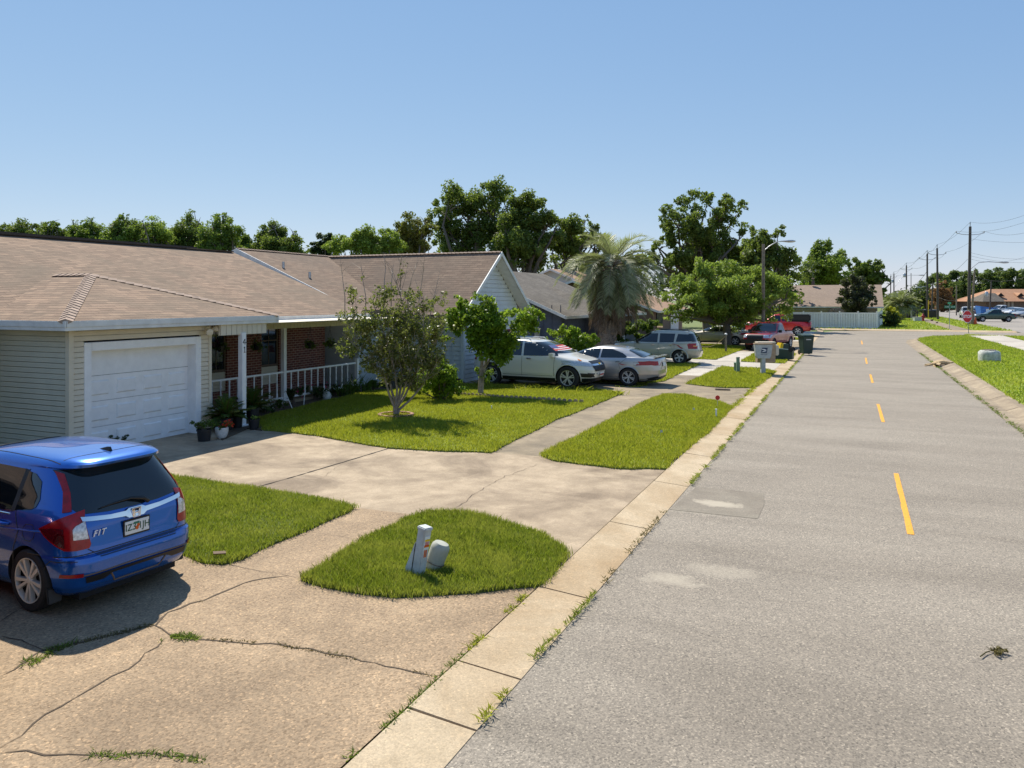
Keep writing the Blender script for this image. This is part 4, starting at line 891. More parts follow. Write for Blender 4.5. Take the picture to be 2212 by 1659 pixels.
def cap_strip(mb, a, b, w=.3, h=.03):
    """a row of ridge cap shingles from a to b"""
    a = Vector(a); b = Vector(b); n = max(1, int((b - a).length / .18)); d = (b - a).normalized(); s = d.cross(Vector((0, 0, 1))).normalized() * w / 2; up = Vector((0, 0, 1))
    for i in range(n):
        p = a.lerp(b, i / n); q = a.lerp(b, (i + 1) / n); l0, l1 = h + .012, h - .004
        mb.add([p - s + up * (l0 - .05), p + up * l0, p + s + up * (l0 - .05), q - s + up * (l1 - .05), q + up * l1, q + s + up * (l1 - .05), p + up * -.08, q + up * -.08],
               [(0, 1, 4, 3), (1, 2, 5, 4), (0, 6, 1), (1, 6, 2), (0, 3, 7, 6), (2, 6, 7, 5)])

# ---- the house with number 41
def house_main():
    h = empty('house', (-14, 12, 0), 0, 'nearest house, cream siding garage, brick porch and tan shingle roof', 'house')
    h.location = (0, 0, 0)
    GX, Y0, Y1, EX, EZ = -13.75, 10.08, 13.62, -13.38, 2.60
    # garage walls
    g0, g1 = onx(180, GX), onx(433, GX)           # casing edges
    mb = MB(); lap_wall(mb, (GX, Y0), (GX, Y1), 0.0, 2.52, holes=[(g0 - Y0, g1 - Y0, -1, 2.27)])
    # outward normal must face the street
    mb.build('front_wall', M['vinyl_cream'], h)
    mb = MB(); lap_wall(mb, (GX - 8, Y0), (GX, Y0), 0.0, 2.52); mb.build('side_wall', M['vinyl_sage'], h)
    mb = MB(); mb.span((GX - 8, Y0 + .06, 0), (GX - .06, Y1 - .02, 2.5)); 
    # solid behind the siding, set back for the door
    core = MB(); core.span((GX - 8, Y0 + .055, 0), (GX - .35, Y1 - .06, 2.5)); core.build('wall_core', M['dark_inside'], h)
    cs = MB(); cs.span((GX - 3.5, Y1 - .055, 0), (GX - .01, Y1 + .0, 2.5)); cs.build('porch_side_wall', M['brick'], h)
    for cc_, dd_ in (((GX + .008, Y0 - .006, 1.26), (.10, .10, 2.52)), ((GX + .018, Y1 - .03, 1.26), (.05, .08, 2.52))): cp = MB(); cp.box(cc_, dd_); cp.build('corner_trim', M['vinyl_cream'], h)
    # door casing, door with raised panels
    cz = 2.25; ca = MB(); cw = .16
    ca.span((GX - .3, g0, 0), (GX + .03, g0 + cw, cz)); ca.span((GX - .3, g1 - cw, 0), (GX + .03, g1, cz)); ca.span((GX - .3, g0 + cw, cz - .17), (GX + .03, g1 - cw, cz)); ca.build('door_casing', M['white'], h, bevel=.008)
    a, b = g0 + cw, g1 - cw; dz = cz - .17; d = MB(); x = GX - .22; sh = dz / 4
    for k in range(4): d.span((x - .04, a, k * sh + .004), (x, b, (k + 1) * sh - .004))
    for k in range(4):
        for j in range(4):
            w_ = (b - a) / 4; y0 = a + w_ * j + .09; y1 = a + w_ * (j + 1) - .09; z0 = k * sh + .12; z1 = (k + 1) * sh - .10
            if k == 3: continue
            P = [(x + .001, y0, z0), (x + .001, y1, z0), (x + .001, y1, z1), (x + .001, y0, z1)]; e = .03
            Q = [(x + .028, y0 + e, z0 + e), (x + .028, y1 - e, z0 + e), (x + .028, y1 - e, z1 - e), (x + .028, y0 + e, z1 - e)]
            d.add(P + Q, [(0, 1, 5, 4), (1, 2, 6, 5), (2, 3, 7, 6), (3, 0, 4, 7), (4, 5, 6, 7)])
    gd = d.build('garage_door', M['white'], h)
    s = MB(); s.span((x - .03, a, 3 * sh - .004), (x + .001, b, 3 * sh + .004)); s.build('door_seam', M['black'], gd)
    # --- roof
    RX_, RZ = -20.9, 4.85; ME = -14.9; MZ = 2.62; ys0, ys1 = -6.0, 21.8; sl = (RZ - MZ) / (ME - RX_)
    def mz(x): return MZ + (ME - x) * sl
    ax, ay, az = -16.25, 12.45, 3.68; GY0, GY1 = 9.72, 15.5; gz = EZ + .1
    vx = ME - (az - MZ) / sl                     # where the garage ridge dies into the main slope
    EL = -15.6
    main = [[(EL, ys0, gz), (EL, GY0, gz), (vx, ay, az), (RX_, ay, RZ), (RX_, ys0, RZ)],
            [(vx, ay, az), (ME, GY1, MZ), (ME, ys1, MZ), (RX_, ys1, RZ), (RX_, ay, RZ)],
            [(RX_, ys0, RZ), (RX_, ys1, RZ), (RX_ - 6, ys1, MZ), (RX_ - 6, ys0, MZ)]]
    roof_obj('roof', main, M['roof_tan'], h)
    gr = [[(EX, GY0, gz), (EX, GY1, gz), (ax, ay, az)], [(EX, GY0, gz), (ax, ay, az), (vx, ay, az), (EL, GY0, gz)], [(EX, GY1, gz), (ME, GY1, MZ + .005), (vx, ay, az), (ax, ay, az)]]
    roof_obj('garage_roof', gr, M['roof_tan'], h)
    rc = MB(); cap_strip(rc, (EX, GY0, gz), (ax, ay, az), .26); cap_strip(rc, (EX, GY1, gz), (ax, ay, az), .26); cap_strip(rc, (ax, ay, az), (vx + .3, ay, az), .26)
    rc.build('ridge_caps', M['cap_tan'], h)
    vb = MB(); vb.box((RX_, 6.5, RZ + .03), (.28, 27, .09)); vb.build('ridge_vent', M['bark_dark'], h, bevel=.02)
    vb = MB(); vb.box((RX_, 20.6, RZ + .005), (.3, 2.2, .04)); vb.build('ridge_cap', M['roof_tan'], h)
    # fascia, gutters and soffits
    f = MB(); f.span((EX - .02, GY0, EZ - .02), (EX + .03, GY1, EZ + .095)); f.span((EX - .02, GY0 + .01, EZ - .09), (EX + .015, GY1 - .01, EZ - .02))
    f.span((EL, GY0 - .03, EZ - .02), (EX + .03, GY0 + .02, EZ + .095)); f.span((EL, GY0 - .015, EZ - .09), (EX + .014, GY0 + .018, EZ - .02))
    f.span((ME + .1, GY1 - .02, EZ - .09), (EX + .03, GY1 + .03, EZ + .095))
    f.span((ME - .02, GY1 + .03, MZ - .14), (ME + .05, ys1, MZ - .0)); f.build('fascia', M['white_dirty'], h, bevel=.006)
    so_ = MB(); so_.span((GX - .0, GY0 + .02, EZ - .085), (EX - .03, GY1 - .02, EZ - .07)); so_.span((EL, GY0 + .02, EZ - .085), (GX, Y0, EZ - .07)); so_.span((-17.6, Y1 + .0, EZ - .1), (EX - .03, GY1 + 6.2, EZ - .086)); so_.build('soffit', M['vinyl_cream'], h)
    rk_ = MB()
    for yv in (ys1,):
        ya_, yb_, t0, t1 = yv - .07, yv - .03, -.25, -.103
        rk_.add([(ME + .0, ya_, MZ + t0), (RX_, ya_, RZ + t0), (RX_, ya_, RZ + t1), (ME + .0, ya_, MZ + t1), (ME + .0, yb_, MZ + t0), (RX_, yb_, RZ + t0), (RX_, yb_, RZ + t1), (ME + .0, yb_, MZ + t1)],
                [(0, 1, 2, 3), (4, 5, 6, 7), (0, 4, 7, 3), (3, 2, 6, 7), (0, 1, 5, 4)])
    rk_.build('rake_board', M['white_dirty'], h)
    # --- porch: beams of upright boards
    PX = -15.2; z0b, z1b = 2.28, 2.50
    bm_ = MB(); n = 9
    for k in range(n): bm_.span((-13.50, Y1 + .01 + k * (GY1 - .35 - Y1) / n, z0b - .02), (-13.42, Y1 + (k + 1) * (GY1 - .35 - Y1) / n - .004, z1b))
    n = 44
    for k in range(n): yy0 = GY1 - .3 + k * (ys1 - GY1 + .2) / n; bm_.span((PX - .06, yy0 + .005, z0b - .03), (PX + .03, yy0 + (ys1 - GY1 + .2) / n - .005, z1b - .03))
    for k in range(12): xx = -13.5 - k * .145; bm_.span((xx - .14, GY1 - .40, z0b), (xx, GY1 - .34, z1b - .02))
    bm_.build('porch_beam', M['vinyl_cream'], h)
    # porch floor, brick walls of the recess
    fl = MB(); fl.span((-17.9, Y1, .0), (PX + .12, ys1 - .3, .13)); fl.build('porch_floor', M['concrete_walk'], h)
    WX = -17.2; wy0 = onx(405, WX); 
    def wy(u): return onx(u, WX)
    win = [(wy(452), wy(490), .95, 2.25), (wy(565), wy(603), .95, 2.35)]
    bw = MB()
    # big brick wall with openings
    edges = [Y1 - .1] + [q for wn in win for q in wn[:2]] + [wy(702)]
    for i in range(0, len(edges), 2): bw.span((WX - .2, edges[i], 0.1), (WX, edges[i + 1], 2.46))
    for w0, w1, a0, a1 in win:
        bw.span((WX - .2, w0, .1), (WX, w1, .35)); bw.span((WX - .2, w0, a1), (WX, w1, 2.46))
    bw.span((WX - 5, wy(702) - .2, .1), (WX - .2, wy(702), 2.46)); bw.build('brick_wall', M['brick'], h)
    for w0, w1, a0, a1 in win:
        wf = MB(); lap_wall(wf, (WX - .08, w0), (WX - .08, w1), .36, a0 - .02, .1); wf.build('panel_below_window', M['vinyl_cream'], h)
        fr = MB(); t_ = .05
        fr.span((WX - .12, w0, a0 - .02), (WX - .05, w0 + t_, a1)); fr.span((WX - .12, w1 - t_, a0 - .02), (WX - .05, w1, a1)); fr.span((WX - .12, w0 + t_, a0 - .02), (WX - .05, w1 - t_, a0 + t_)); fr.span((WX - .12, w0 + t_, a1 - t_), (WX - .05, w1 - t_, a1)); fr.span((WX - .11, w0 + t_, (a0 + a1) / 2 + .1), (WX - .06, w1 - t_, (a0 + a1) / 2 + .14)); fr.span((WX - .105, (w0 + w1) / 2 - .012, a0), (WX - .075, (w0 + w1) / 2 + .012, a1 - t_))
        wo = fr.build('window', M['brown_wall'], h)
        gp = MB(); gp.span((WX - .095, w0 + t_, a0), (WX - .085, w1 - t_, a1 - t_)); gp.build('pane', M['glass'], wo)
    # posts
    def post(x, y, s=.12, top=2.3, zb=.03, cap=True, name='porch_post'):
        p = MB(); p.box((x, y, (zb + top) / 2), (s, s, top - zb)); 
        if cap: p.box((x, y, zb + .03), (s + .07, s + .07, .06)); 
        return p.build(name, M['white'], h, bevel=.006)
    post(-13.44, 14.33, .135); post(PX, onx(613, PX), .12, 2.26, .12); post(PX, onx(769, PX) + .05, .11, 1.12, .0); post(PX - .0, 15.0, .1, 2.2, .12, False)
    # railing with turned balusters
    rl = MB(); ya, yb = Y1 + .1, onx(767, PX); zr = 1.0
    for p0, p1 in ((ya, onx(613, PX) - .06), (onx(613, PX) + .06, yb)):
        rl.span((PX - .035, p0, zr - .05), (PX + .035, p1, zr)); rl.span((PX - .025, p0, .2), (PX + .025, p1, .25))
    rail = rl.build('porch_railing', M['white'], h, bevel=.005)
    nb = int((yb - ya) / .31)
    for k in range(nb):
        y = ya + .15 + k * .31
        if abs(y - onx(613, PX)) < .09: continue
        b_ = MB(); pr = [(.028, .25), (.028, .36), (.018, .40), (.024, .5), (.017, .66), (.024, .8), (.018, .84), (.026, .88), (.026, zr - .05)]
        b_.lathe(pr, (PX, y, 0), 8); b_.build('baluster', M['white'], rail, 50)
    # house number on the post
    nm = MB()
    def glyph(segs, y, z, s):
        for (a0, b0), (a1, b1), in segs: nm.tube([(-13.37, y + a0 * s, z + b0 * s), (-13.37, y + a1 * s, z + b1 * s)], .0085, 5)
    glyph([((.1, 1), (-.45, .3)), ((-.45, .3), (.5, .3)), ((.1, 1), (.1, -.05))], 14.335, 2.02, .13)
    glyph([((0, 1), (0, 0)), ((0, 1), (-.22, .8)), ((-.22, 0), (.22, 0))], 14.34, 1.83, .13)
    nm.build('house_number', M['black'], h)
    # flood lamp by the porch corner
    lp = MB(); lp.lathe([(.02, 0), (.05, .02), (.075, .12), (.08, .16), (.07, .165)], (GX + .1, onx(445, GX) - .05, 2.38), 14, Matrix.Rotation(R(105), 3, 'Y') @ Matrix.Rotation(R(25), 3, 'X'))
    lp.lathe([(.02, 0), (.05, .02), (.07, .1), (.075, .14), (.065, .145)], (GX + .1, onx(445, GX) + .08, 2.4), 14, Matrix.Rotation(R(75), 3, 'Y') @ Matrix.Rotation(R(-40), 3, 'X')); lp.box((GX + .04, onx(445, GX), 2.42), (.06, .12, .1)); lp.build('flood_lamp', M['vinyl_cream'], h, 40)
    # back and far sides
    bk = MB(); bk.span((-26.4, ys0 + .5, 0), (-17.45, ys1 - .4, 2.5)); bk.build('rear_walls', M['vinyl_sage'], h)
    gb = MB(); gb.add([(-26.4, ys1 - .35, 2.5), (-15.3, ys1 - .35, 2.5), (RX_, ys1 - .35, 4.7)], [(0, 1, 2)]); gb.build('gable_wall', M['vinyl_sage'], h)
    return h
house_main()

# ---- the steep white gable house
def house_gable():
    h = empty('house', (0, 0, 0), 0, 'white sided house with a steep gable and brown roof behind the white car', 'house')
    FX, Y0, Y1, PY, PZ, EZ = -13.1, 25.2, 30.2, 27.55, 4.98, 2.55
    k1 = (PZ - EZ) / (PY - 24.25); 
    def roofz(y): return PZ - abs(y - PY) * k1
    # front gable wall with lap siding, window opening at the right
    mb = MB(); L = Y1 - Y0
    def clip(z):
        if z < roofz(Y0) - .1 and z < roofz(Y1) - .1: return (0, L)
        d = (PZ - .12 - z) / k1; return (max(0, PY - d - Y0), min(L, PY + d - Y0))
    lap_wall(mb, (FX, Y0), (FX, Y1), 0, PZ - .15, .17, .026, clip, [(L - 1.35, L - .25, .9, 1.95)])
    mb.build('front_wall', M['vinyl_white'], h)
    wn = MB(); wn.span((FX - .06, Y1 - 1.4, .86), (FX + .04, Y1 - 1.33, 2.0)); wn.span((FX - .06, Y1 - .27, .86), (FX + .04, Y1 - .2, 2.0)); wn.span((FX - .06, Y1 - 1.33, 1.93), (FX + .04, Y1 - .27, 2.0)); wn.span((FX - .06, Y1 - 1.33, .86), (FX + .05, Y1 - .27, .93)); wo = wn.build('window', M['white_dirty'], h)
    gp = MB(); gp.span((FX - .05, Y1 - 1.33, .93), (FX - .04, Y1 - .27, 1.93)); gp.build('pane', M['glass'], wo)
    sw = MB(); lap_wall(sw, (-21.5, Y0), (FX, Y0), .18, 2.6, .17); sw.build('side_wall', M['vinyl_blue'], h)
    fd = MB(); fd.span((-21.5, Y0 + .03, 0), (FX - .03, Y0 + .2, .18)); fd.span((-21.4, Y0 + .051, .18), (FX - .06, Y1 - .06, 2.5)); fd.build('foundation', M['crack'], h)
    for cc_, dd_ in (((FX, Y0, 1.35), (.12, .12, 2.5)), ((FX - 1.05, Y0 - .015, 1.3), (.16, .07, 2.35)), ((FX - .4, Y0 - .015, 1.3), (.05, .06, 2.35))): ct = MB(); ct.box(cc_, dd_); ct.build('corner_trim', M['vinyl_blue'], h)
    OX = -12.62; XR = -21.0; y0, y1 = 24.25, 30.85; RZ2 = 5.0
    # wing slopes, and the cross roof whose ridge runs parallel to the street
    c0, c1 = 22.1, 36.0; k2 = .42; ex = -15.6
    # valley between the wing's left slope and the cross roof's street slope
    def crossz(x): return RZ2 - (x - XR) * k2
    vx = XR + (PZ - (PZ - (PY - 24.25) * k1)) / k2       # x where the valley reaches the wing eave
    vx = min(vx, ex)
    zc = roofz(24.25)
    faces = [[(OX, y0, zc), (OX, PY, PZ), (XR, PY, PZ), (vx, y0, zc)], [(OX, PY, PZ), (OX, y1, roofz(y1)), (XR, y1, roofz(y1)), (XR, PY, PZ)],
             [(XR, c0, RZ2), (XR, PY, RZ2), (vx, y0, crossz(vx)), (vx, c0, crossz(vx))], [(XR, c0, RZ2), (XR, c1, RZ2), (XR - 5, c1, RZ2 - 2.1), (XR - 5, c0, RZ2 - 2.1)]]
    roof_obj('roof', faces, M['roof_brown'], h, .12)
    rc = MB(); cap_strip(rc, (XR, PY, PZ + .0), (OX, PY, PZ), .25); cap_strip(rc, (XR, c0, RZ2), (XR, PY, RZ2), .25); rc.build('ridge_caps', M['cap_brown'], h)
    tr = MB()
    def board(p, q, d0=.0, d1=.16, ox=.0, wd=.04):
        p, q = Vector(p), Vector(q); up = Vector((0, 0, 1)); o = Vector((wd, 0, 0))
        vs = [p - up * d1, q - up * d1, q - up * d0, p - up * d0]; tr.add(vs + [v + o for v in vs], [(0, 1, 2, 3), (7, 6, 5, 4), (0, 4, 5, 1), (1, 5, 6, 2), (2, 6, 7, 3), (3, 7, 4, 0)])
    board((OX + .003, y0, zc + .01), (OX + .003, PY, PZ + .01)); board((OX + .003, PY, PZ + .01), (OX + .003, y1, roofz(y1) + .01))
    tr.build('rake_board', M['white_dirty'], h)
    t2 = MB(); z1_ = crossz(vx)
    t2.add([(XR, c0 - .003, RZ2 - .2), (vx, c0 - .003, z1_ - .2), (vx, c0 - .003, z1_ + .01), (XR, c0 - .003, RZ2 + .01), (XR, c0 - .04, RZ2 - .2), (vx, c0 - .04, z1_ - .2), (vx, c0 - .04, z1_ + .01), (XR, c0 - .04, RZ2 + .01)], [(4, 5, 6, 7), (0, 1, 2, 3), (3, 2, 6, 7), (0, 4, 5, 1)])
    t2.add([(XR, c0 - .003, RZ2 - .2), (XR - 5, c0 - .003, RZ2 - 2.3), (XR - 5, c0 - .003, RZ2 - 2.09), (XR, c0 - .003, RZ2 + .01), (XR, c0 - .04, RZ2 - .2), (XR - 5, c0 - .04, RZ2 - 2.3), (XR - 5, c0 - .04, RZ2 - 2.09), (XR, c0 - .04, RZ2 + .01)], [(4, 5, 6, 7), (0, 1, 2, 3), (3, 2, 6, 7), (0, 4, 5, 1)])
    t2.build('side_rake_board', M['white_dirty'], h)
    gw = MB(); gw.add([(XR - 4.6, c0 + .5, 2.6), (vx - .3, c0 + .5, 2.6), (vx - .3, c0 + .5, z1_ - .1), (XR, c0 + .5, RZ2 - .13)], [(0, 1, 2, 3)]); gw.span((XR - 4.6, c0 + .52, 0), (vx - .3, Y0 - .02, 2.6)); gw.build('side_gable_wall', M['vinyl_blue'], h)
    bx = MB(); bx.add([(OX - .02, PY, PZ - .13), (OX - .02, y1, roofz(y1) - .13), (FX + .02, y1, roofz(y1) - .13), (FX + .02, PY, PZ - .13)], [(0, 1, 2, 3)]); bx.box((FX + .25, Y1 + .3, 2.28), (.5, .62, .5)); bx.build('soffit', M['white_dirty'], h)
    vp = MB()
    for u, v in ((612, 578), (669, 600)):
        x = onx  # pipe standing on the street slope of the cross roof
        Yd = 27.5; p = atd(u, v, Yd)
        for _ in range(6): Yd += .25; p = atd(u, v, Yd)
        t_ = None
        for Yd in np.arange(24, 36, .05):
            p = atd(u, v, Yd); zr = min(crossz(p.x), 9)
            if p.y > c0 and p.z <= zr: t_ = p; break
        if t_ is None: continue
        vp = MB(); vp.tube([(t_.x, t_.y, t_.z - .1), (t_.x, t_.y, t_.z + .22)], .05, 8); vp.build('vent_pipe', M['galv'], h, 50)
house_gable()

def simple_gable(label, roofm, wallm, x0, x1, y0, y1, ze, zr, axis='y', over=.4, extras=None):
    """box walls with a gable roof, ridge along axis"""
    h = empty('house', (0, 0, 0), 0, label, 'house'); wl = MB()
    if axis == 'y':
        xm = (x0 + x1) / 2
        for yv, s in ((y0, 0), (y1, 0)): pass
        wl.span((x0, y0, 0), (x1, y1, ze)); wl.add([(x0, y0 + .01, ze - .01), (x1, y0 + .01, ze - .01), (xm, y0 + .01, zr - .12), (x0, y1 - .01, ze - .01), (x1, y1 - .01, ze - .01), (xm, y1 - .01, zr - .12)], [(0, 1, 2), (3, 5, 4)])
        k = (zr - ze) / (xm - x0); eo = ze - k * over
        f = [[(x0 - over, y0 - over, eo), (x0 - over, y1 + over, eo), (xm, y1 + over, zr), (xm, y0 - over, zr)], [(x1 + over, y0 - over, eo), (x1 + over, y1 + over, eo), (xm, y1 + over, zr), (xm, y0 - over, zr)]]
        tr = MB()
        for a, b in (((x0 - over, y0 - over - .04, eo), (xm, y0 - over - .04, zr)), ((xm, y0 - over - .04, zr), (x1 + over, y0 - over - .04, eo))):
            a, b = Vector(a), Vector(b); u_ = Vector((0, 0, .16)); o = Vector((0, .035, 0)); vs = [a - u_, b - u_, b + u_ * .05, a + u_ * .05]; tr.add(vs + [v + o for v in vs], [(0, 1, 2, 3), (7, 6, 5, 4), (3, 2, 6, 7), (0, 4, 5, 1)])
        tr.span((x1 + over, y0 - over, eo - .16), (x1 + over + .05, y1 + over, eo - .01)); tr.build('fascia', M['white_dirty'], h)
    else:
        ym = (y0 + y1) / 2; wl.span((x0, y0, 0), (x1, y1, ze)); wl.add([(x0 + .01, y0, ze - .01), (x0 + .01, y1, ze - .01), (x0 + .01, ym, zr - .12), (x1 - .01, y0, ze - .01), (x1 - .01, y1, ze - .01), (x1 - .01, ym, zr - .12)], [(0, 1, 2), (3, 5, 4)])
        k = (zr - ze) / (ym - y0); eo = ze - k * over
        f = [[(x0 - over, y0 - over, eo), (x1 + over, y0 - over, eo), (x1 + over, ym, zr), (x0 - over, ym, zr)], [(x0 - over, y1 + over, eo), (x1 + over, y1 + over, eo), (x1 + over, ym, zr), (x0 - over, ym, zr)]]
        tr = MB(); tr.span((x0 - over, y0 - over - .05, eo - .16), (x1 + over, y0 - over - .003, eo - .01)); tr.build('fascia', M['white_dirty'], h)
    wl.build('wall', M[wallm], h); roof_obj('roof', f, M[roofm], h, .1)
    return h
# slate blue house
hb_ = simple_gable('slate blue boarded house with grey roof behind the glossy bush and palm', 'roof_grey', 'blue_wall', -25.6, -14.0, 38.1, 50, 2.42, 4.9, 'y', .42)
bd = MB()
for k in range(22): bd.box((-14.0 - .5 * k, 38.085, 1.5), (.04, .03, 2.6))
bd.build('board_battens', M['blue_wall'], hb_)
roof_obj('wing_roof', [[(-12.2, 41.5, 2.28), (-12.2, 49, 2.28), (-17.2, 45.2, 3.95)], [(-12.2, 41.5, 2.28), (-17.2, 45.2, 3.95), (-19.5, 45.2, 3.95), (-14.2, 41.5, 2.28)], [(-12.2, 49, 2.28), (-14.2, 49, 2.28), (-19.5, 45.2, 3.95), (-17.2, 45.2, 3.95)]], M['roof_grey'], hb_)
gw = MB(); gw.span((-14, 42, 0), (-12.62, 48.6, 2.2)); gw.build('garage_wall', M['blue_wall'], hb_)
gd = MB()
for k in range(4): gd.span((-12.6, 42.9, .05 + k * .52), (-12.56, 45.4, .05 + (k + 1) * .52 - .012))
gd.build('garage_door', M['white_dirty'], hb_)
gt = MB(); gt.span((-12.22, 41.45, 2.12), (-12.1, 49, 2.25)); gt.build('gutter', M['white_dirty'], hb_)
gt = MB(); gt.tube([(-12.2, 42.4, 2.15), (-12.3, 42.5, 1.95), (-12.55, 42.6, 1.8), (-12.55, 42.6, .1)], .045, 8); gt.build('downspout', M['white'], hb_, 60)
mt = MB(); mt.box((-15.3, 38.02, 1.25), (.28, .12, .75)); mt.lathe([(.09, 0), (.09, .08), (.06, .1)], (-15.3, 37.95, 1.4), 12, Matrix.Rotation(R(90), 3, 'X')); mt.build('meter_box', M['galv'], hb_)
# pale blue gable behind it with an orange roof
simple_gable('pale blue gabled house with orange roof behind the grey roof', 'roof_rust', 'vinyl_blue', -27.0, -20.2, 62, 72, 4.35, 5.75, 'y', .4)
h4 = simple_gable('brown house with orange-tan roof half hidden behind palm and broad tree', 'roof_rust', 'brown_wall', -26, -13.6, 57, 68, 2.45, 4.6, 'y', .5)
wl = MB(); wl.span((-13.58, 58, .9), (-13.52, 60, 2.1)); wl.build('window', M['glass'], h4); wl = MB(); wl.span((-13.58, 63, .05), (-13.52, 66, 2.1)); wl.build('garage_door', M['white_dirty'], h4)
# low brown-roofed house at the junction
h5 = simple_gable('low cream house with long brown roof behind the white fence', 'roof_sand', 'tan_wall', -14.5, 2.7, 94.5, 106, 2.55, 4.85, 'x', .6)
aw = MB()
for k in range(26): aw.box((-9.0 + k * .3, 94.0, 1.95), (.16, .5, .06))
aw.build('striped_awning', M['mail_grey'], h5)
ar = MB(); ar.lathe([(1.0, 0), (1.0, .06)], (-1.5, 94.44, 1.25), 20, Matrix.Rotation(R(90), 3, 'X')); ar.build('window', M['glass'], h5)
ch = MB(); ch.box((-4.2, 99.8, 5.1), (.35, .35, .5)); ch.lathe([(.1, 0), (.1, .2), (.2, .3), (.1, .35)], (-4.2, 99.8, 5.35), 10); ch.build('chimney', M['bark'], h5)
# houses across the wide road
h6 = simple_gable('tan-roofed low house behind the parked pickups across the road', 'roof_sand', 'brown_wall', 72, 86, 196, 206, 2.9, 5.3, 'x', .6)
h6.location = (-12, 0, 0)
def far_right():
    Y = 178.0
    a = atd(2118, 672, Y); b = atd(2235, 668, Y)
    h = empty('house', (0, 0, 0), 0, 'long low house with orange roof at the right edge across the road', 'house')
    p0 = atd(2125, 668, Y); p1 = atd(2260, 668, Y); d = (p1 - p0); d.z = 0; d.normalize(); n = Vector((-d.y, d.x, 0))
    L = (p1 - p0).length; ze, zr = 3.0, 5.6
    def q(s, t, z): p = p0 + d * s + n * t; return (p.x, p.y, z)
    roof_obj('roof', [[q(0, -1, ze - .3), q(L, -1, ze - .3), q(L, 6, zr), q(5.2, 6, zr)], [q(0, 13, ze - .3), q(L, 13, ze - .3), q(L, 6, zr), q(5.2, 6, zr)], [q(0, -1, ze - .3), q(5.2, 6, zr), q(0, 13, ze - .3)]], M['roof_orange'], h)
    roof_obj('grey_roof', [[q(-1.5, -2.2, 2.65), q(3.6, -2.2, 2.65), q(3.6, 1.5, 4.6), q(1.0, 1.5, 4.6)], [q(-1.5, -2.2, 2.65), q(1, 1.5, 4.6), q(-1.5, 4, 2.9)]], M['roof_grey'], h)
    for s0 in (4.5, 9.2):
        roof_obj('dormer', [[q(s0 - .9, .8, 3.9), q(s0, .8, 4.7), q(s0, 3.5, 4.75)], [q(s0 + .9, .8, 3.9), q(s0, .8, 4.7), q(s0, 3.5, 4.75)]], M['roof_orange'], h)
        g = MB(); g.add([q(s0 - .8, .85, 3.8), q(s0 + .8, .85, 3.8), q(s0, .85, 4.6)], [(0, 1, 2)]); g.build('dormer_vent', M['dark_inside'], h)
    wmb = MB(); 
    wmb.add([q(.5, 0, 0), q(L, 0, 0), q(L, 0, ze), q(.5, 0, ze), q(.5, 12, 0), q(L, 12, 0), q(L, 12, ze), q(.5, 12, ze)], [(0, 1, 2, 3), (4, 5, 6, 7), (0, 4, 7, 3), (1, 5, 6, 2)]); wmb.build('wall', M['brown_wall'], h)
    f = MB()
    for s0 in np.arange(4.6, L, .9):
        if (int(s0 * 1.1)) % 5 < 3: f.add([q(s0, -.04, .1), q(s0 + .5, -.04, .1), q(s0 + .5, -.04, 2.6 if s0 < 8 else 1.3), q(s0, -.04, 2.6 if s0 < 8 else 1.3)], [(0, 1, 2, 3)])
    f.build('wall_panels', M['tan_wall'], h)
far_right()
# ---------------------------------------------------------------- vehicles
# local axes: +X forward, +Y left, Z up, origin on the ground amidships
def interp(keys, z, j):
    for a, b in zip(keys, keys[1:]):
        if a[0] <= z <= b[0]:
            t = (z - a[0]) / (b[0] - a[0] + 1e-9); return a[j] + (b[j] - a[j]) * t
    return keys[-1][j]
def slice_body(keys, n=56, pw=5.0, steps=46, top_pw=4.0):
    """stack of rounded plan outlines; keys: (z, rear x, front x, half width)"""
    z0, z1 = keys[0][0], keys[-1][0]; zs = sorted(set([k[0] for k in keys] + [z0 + (z1 - z0) * i / steps for i in range(steps + 1)]))
    zs = [z for i, z in enumerate(zs) if i == 0 or z - zs[i - 1] > .003 or z in (z0, z1)]
    vs = []; 
    for z in zs:
        xr, xf, w_ = interp(keys, z, 1), interp(keys, z, 2), interp(keys, z, 3); xc, hx = (xr + xf) / 2, (xf - xr) / 2
        e = 2 / (pw + (top_pw - pw) * max(0, (z - z0) / (z1 - z0) - .5) * 2)
        for k in range(n):
            a = 2 * math.pi * (k + .5) / n
            # spread the points evenly along the long straight sides
            c, s = math.cos(a), math.sin(a)
            x = xc + hx * math.copysign(abs(c) ** (e * 1.0), c) if True else 0
            y = w_ * math.copysign(abs(s) ** e, s); vs.append((x, y, z))
    m = len(zs); fs = [(i * n + k, i * n + (k + 1) % n, (i + 1) * n + (k + 1) % n, (i + 1) * n + k) for i in range(m - 1) for k in range(n)]
    fs += [tuple(range(n))[::-1], tuple(range((m - 1) * n, m * n))]
    return vs, fs
def bool_cut(me, cutters):
    a = bpy.data.objects.new('tmp_a', me); C.objects.link(a); cs = []
    for cm in cutters:
        b = bpy.data.objects.new('tmp_b', cm); C.objects.link(b); cs.append(b)
        md = a.modifiers.new('b', 'BOOLEAN'); md.operation = 'DIFFERENCE'; md.object = b; md.solver = 'EXACT'; md.material_mode = 'TRANSFER'
    dg = bpy.context.evaluated_depsgraph_get(); out = bpy.data.meshes.new_from_object(a.evaluated_get(dg), depsgraph=dg)
    for o in [a] + cs: bpy.data.objects.remove(o)
    return out
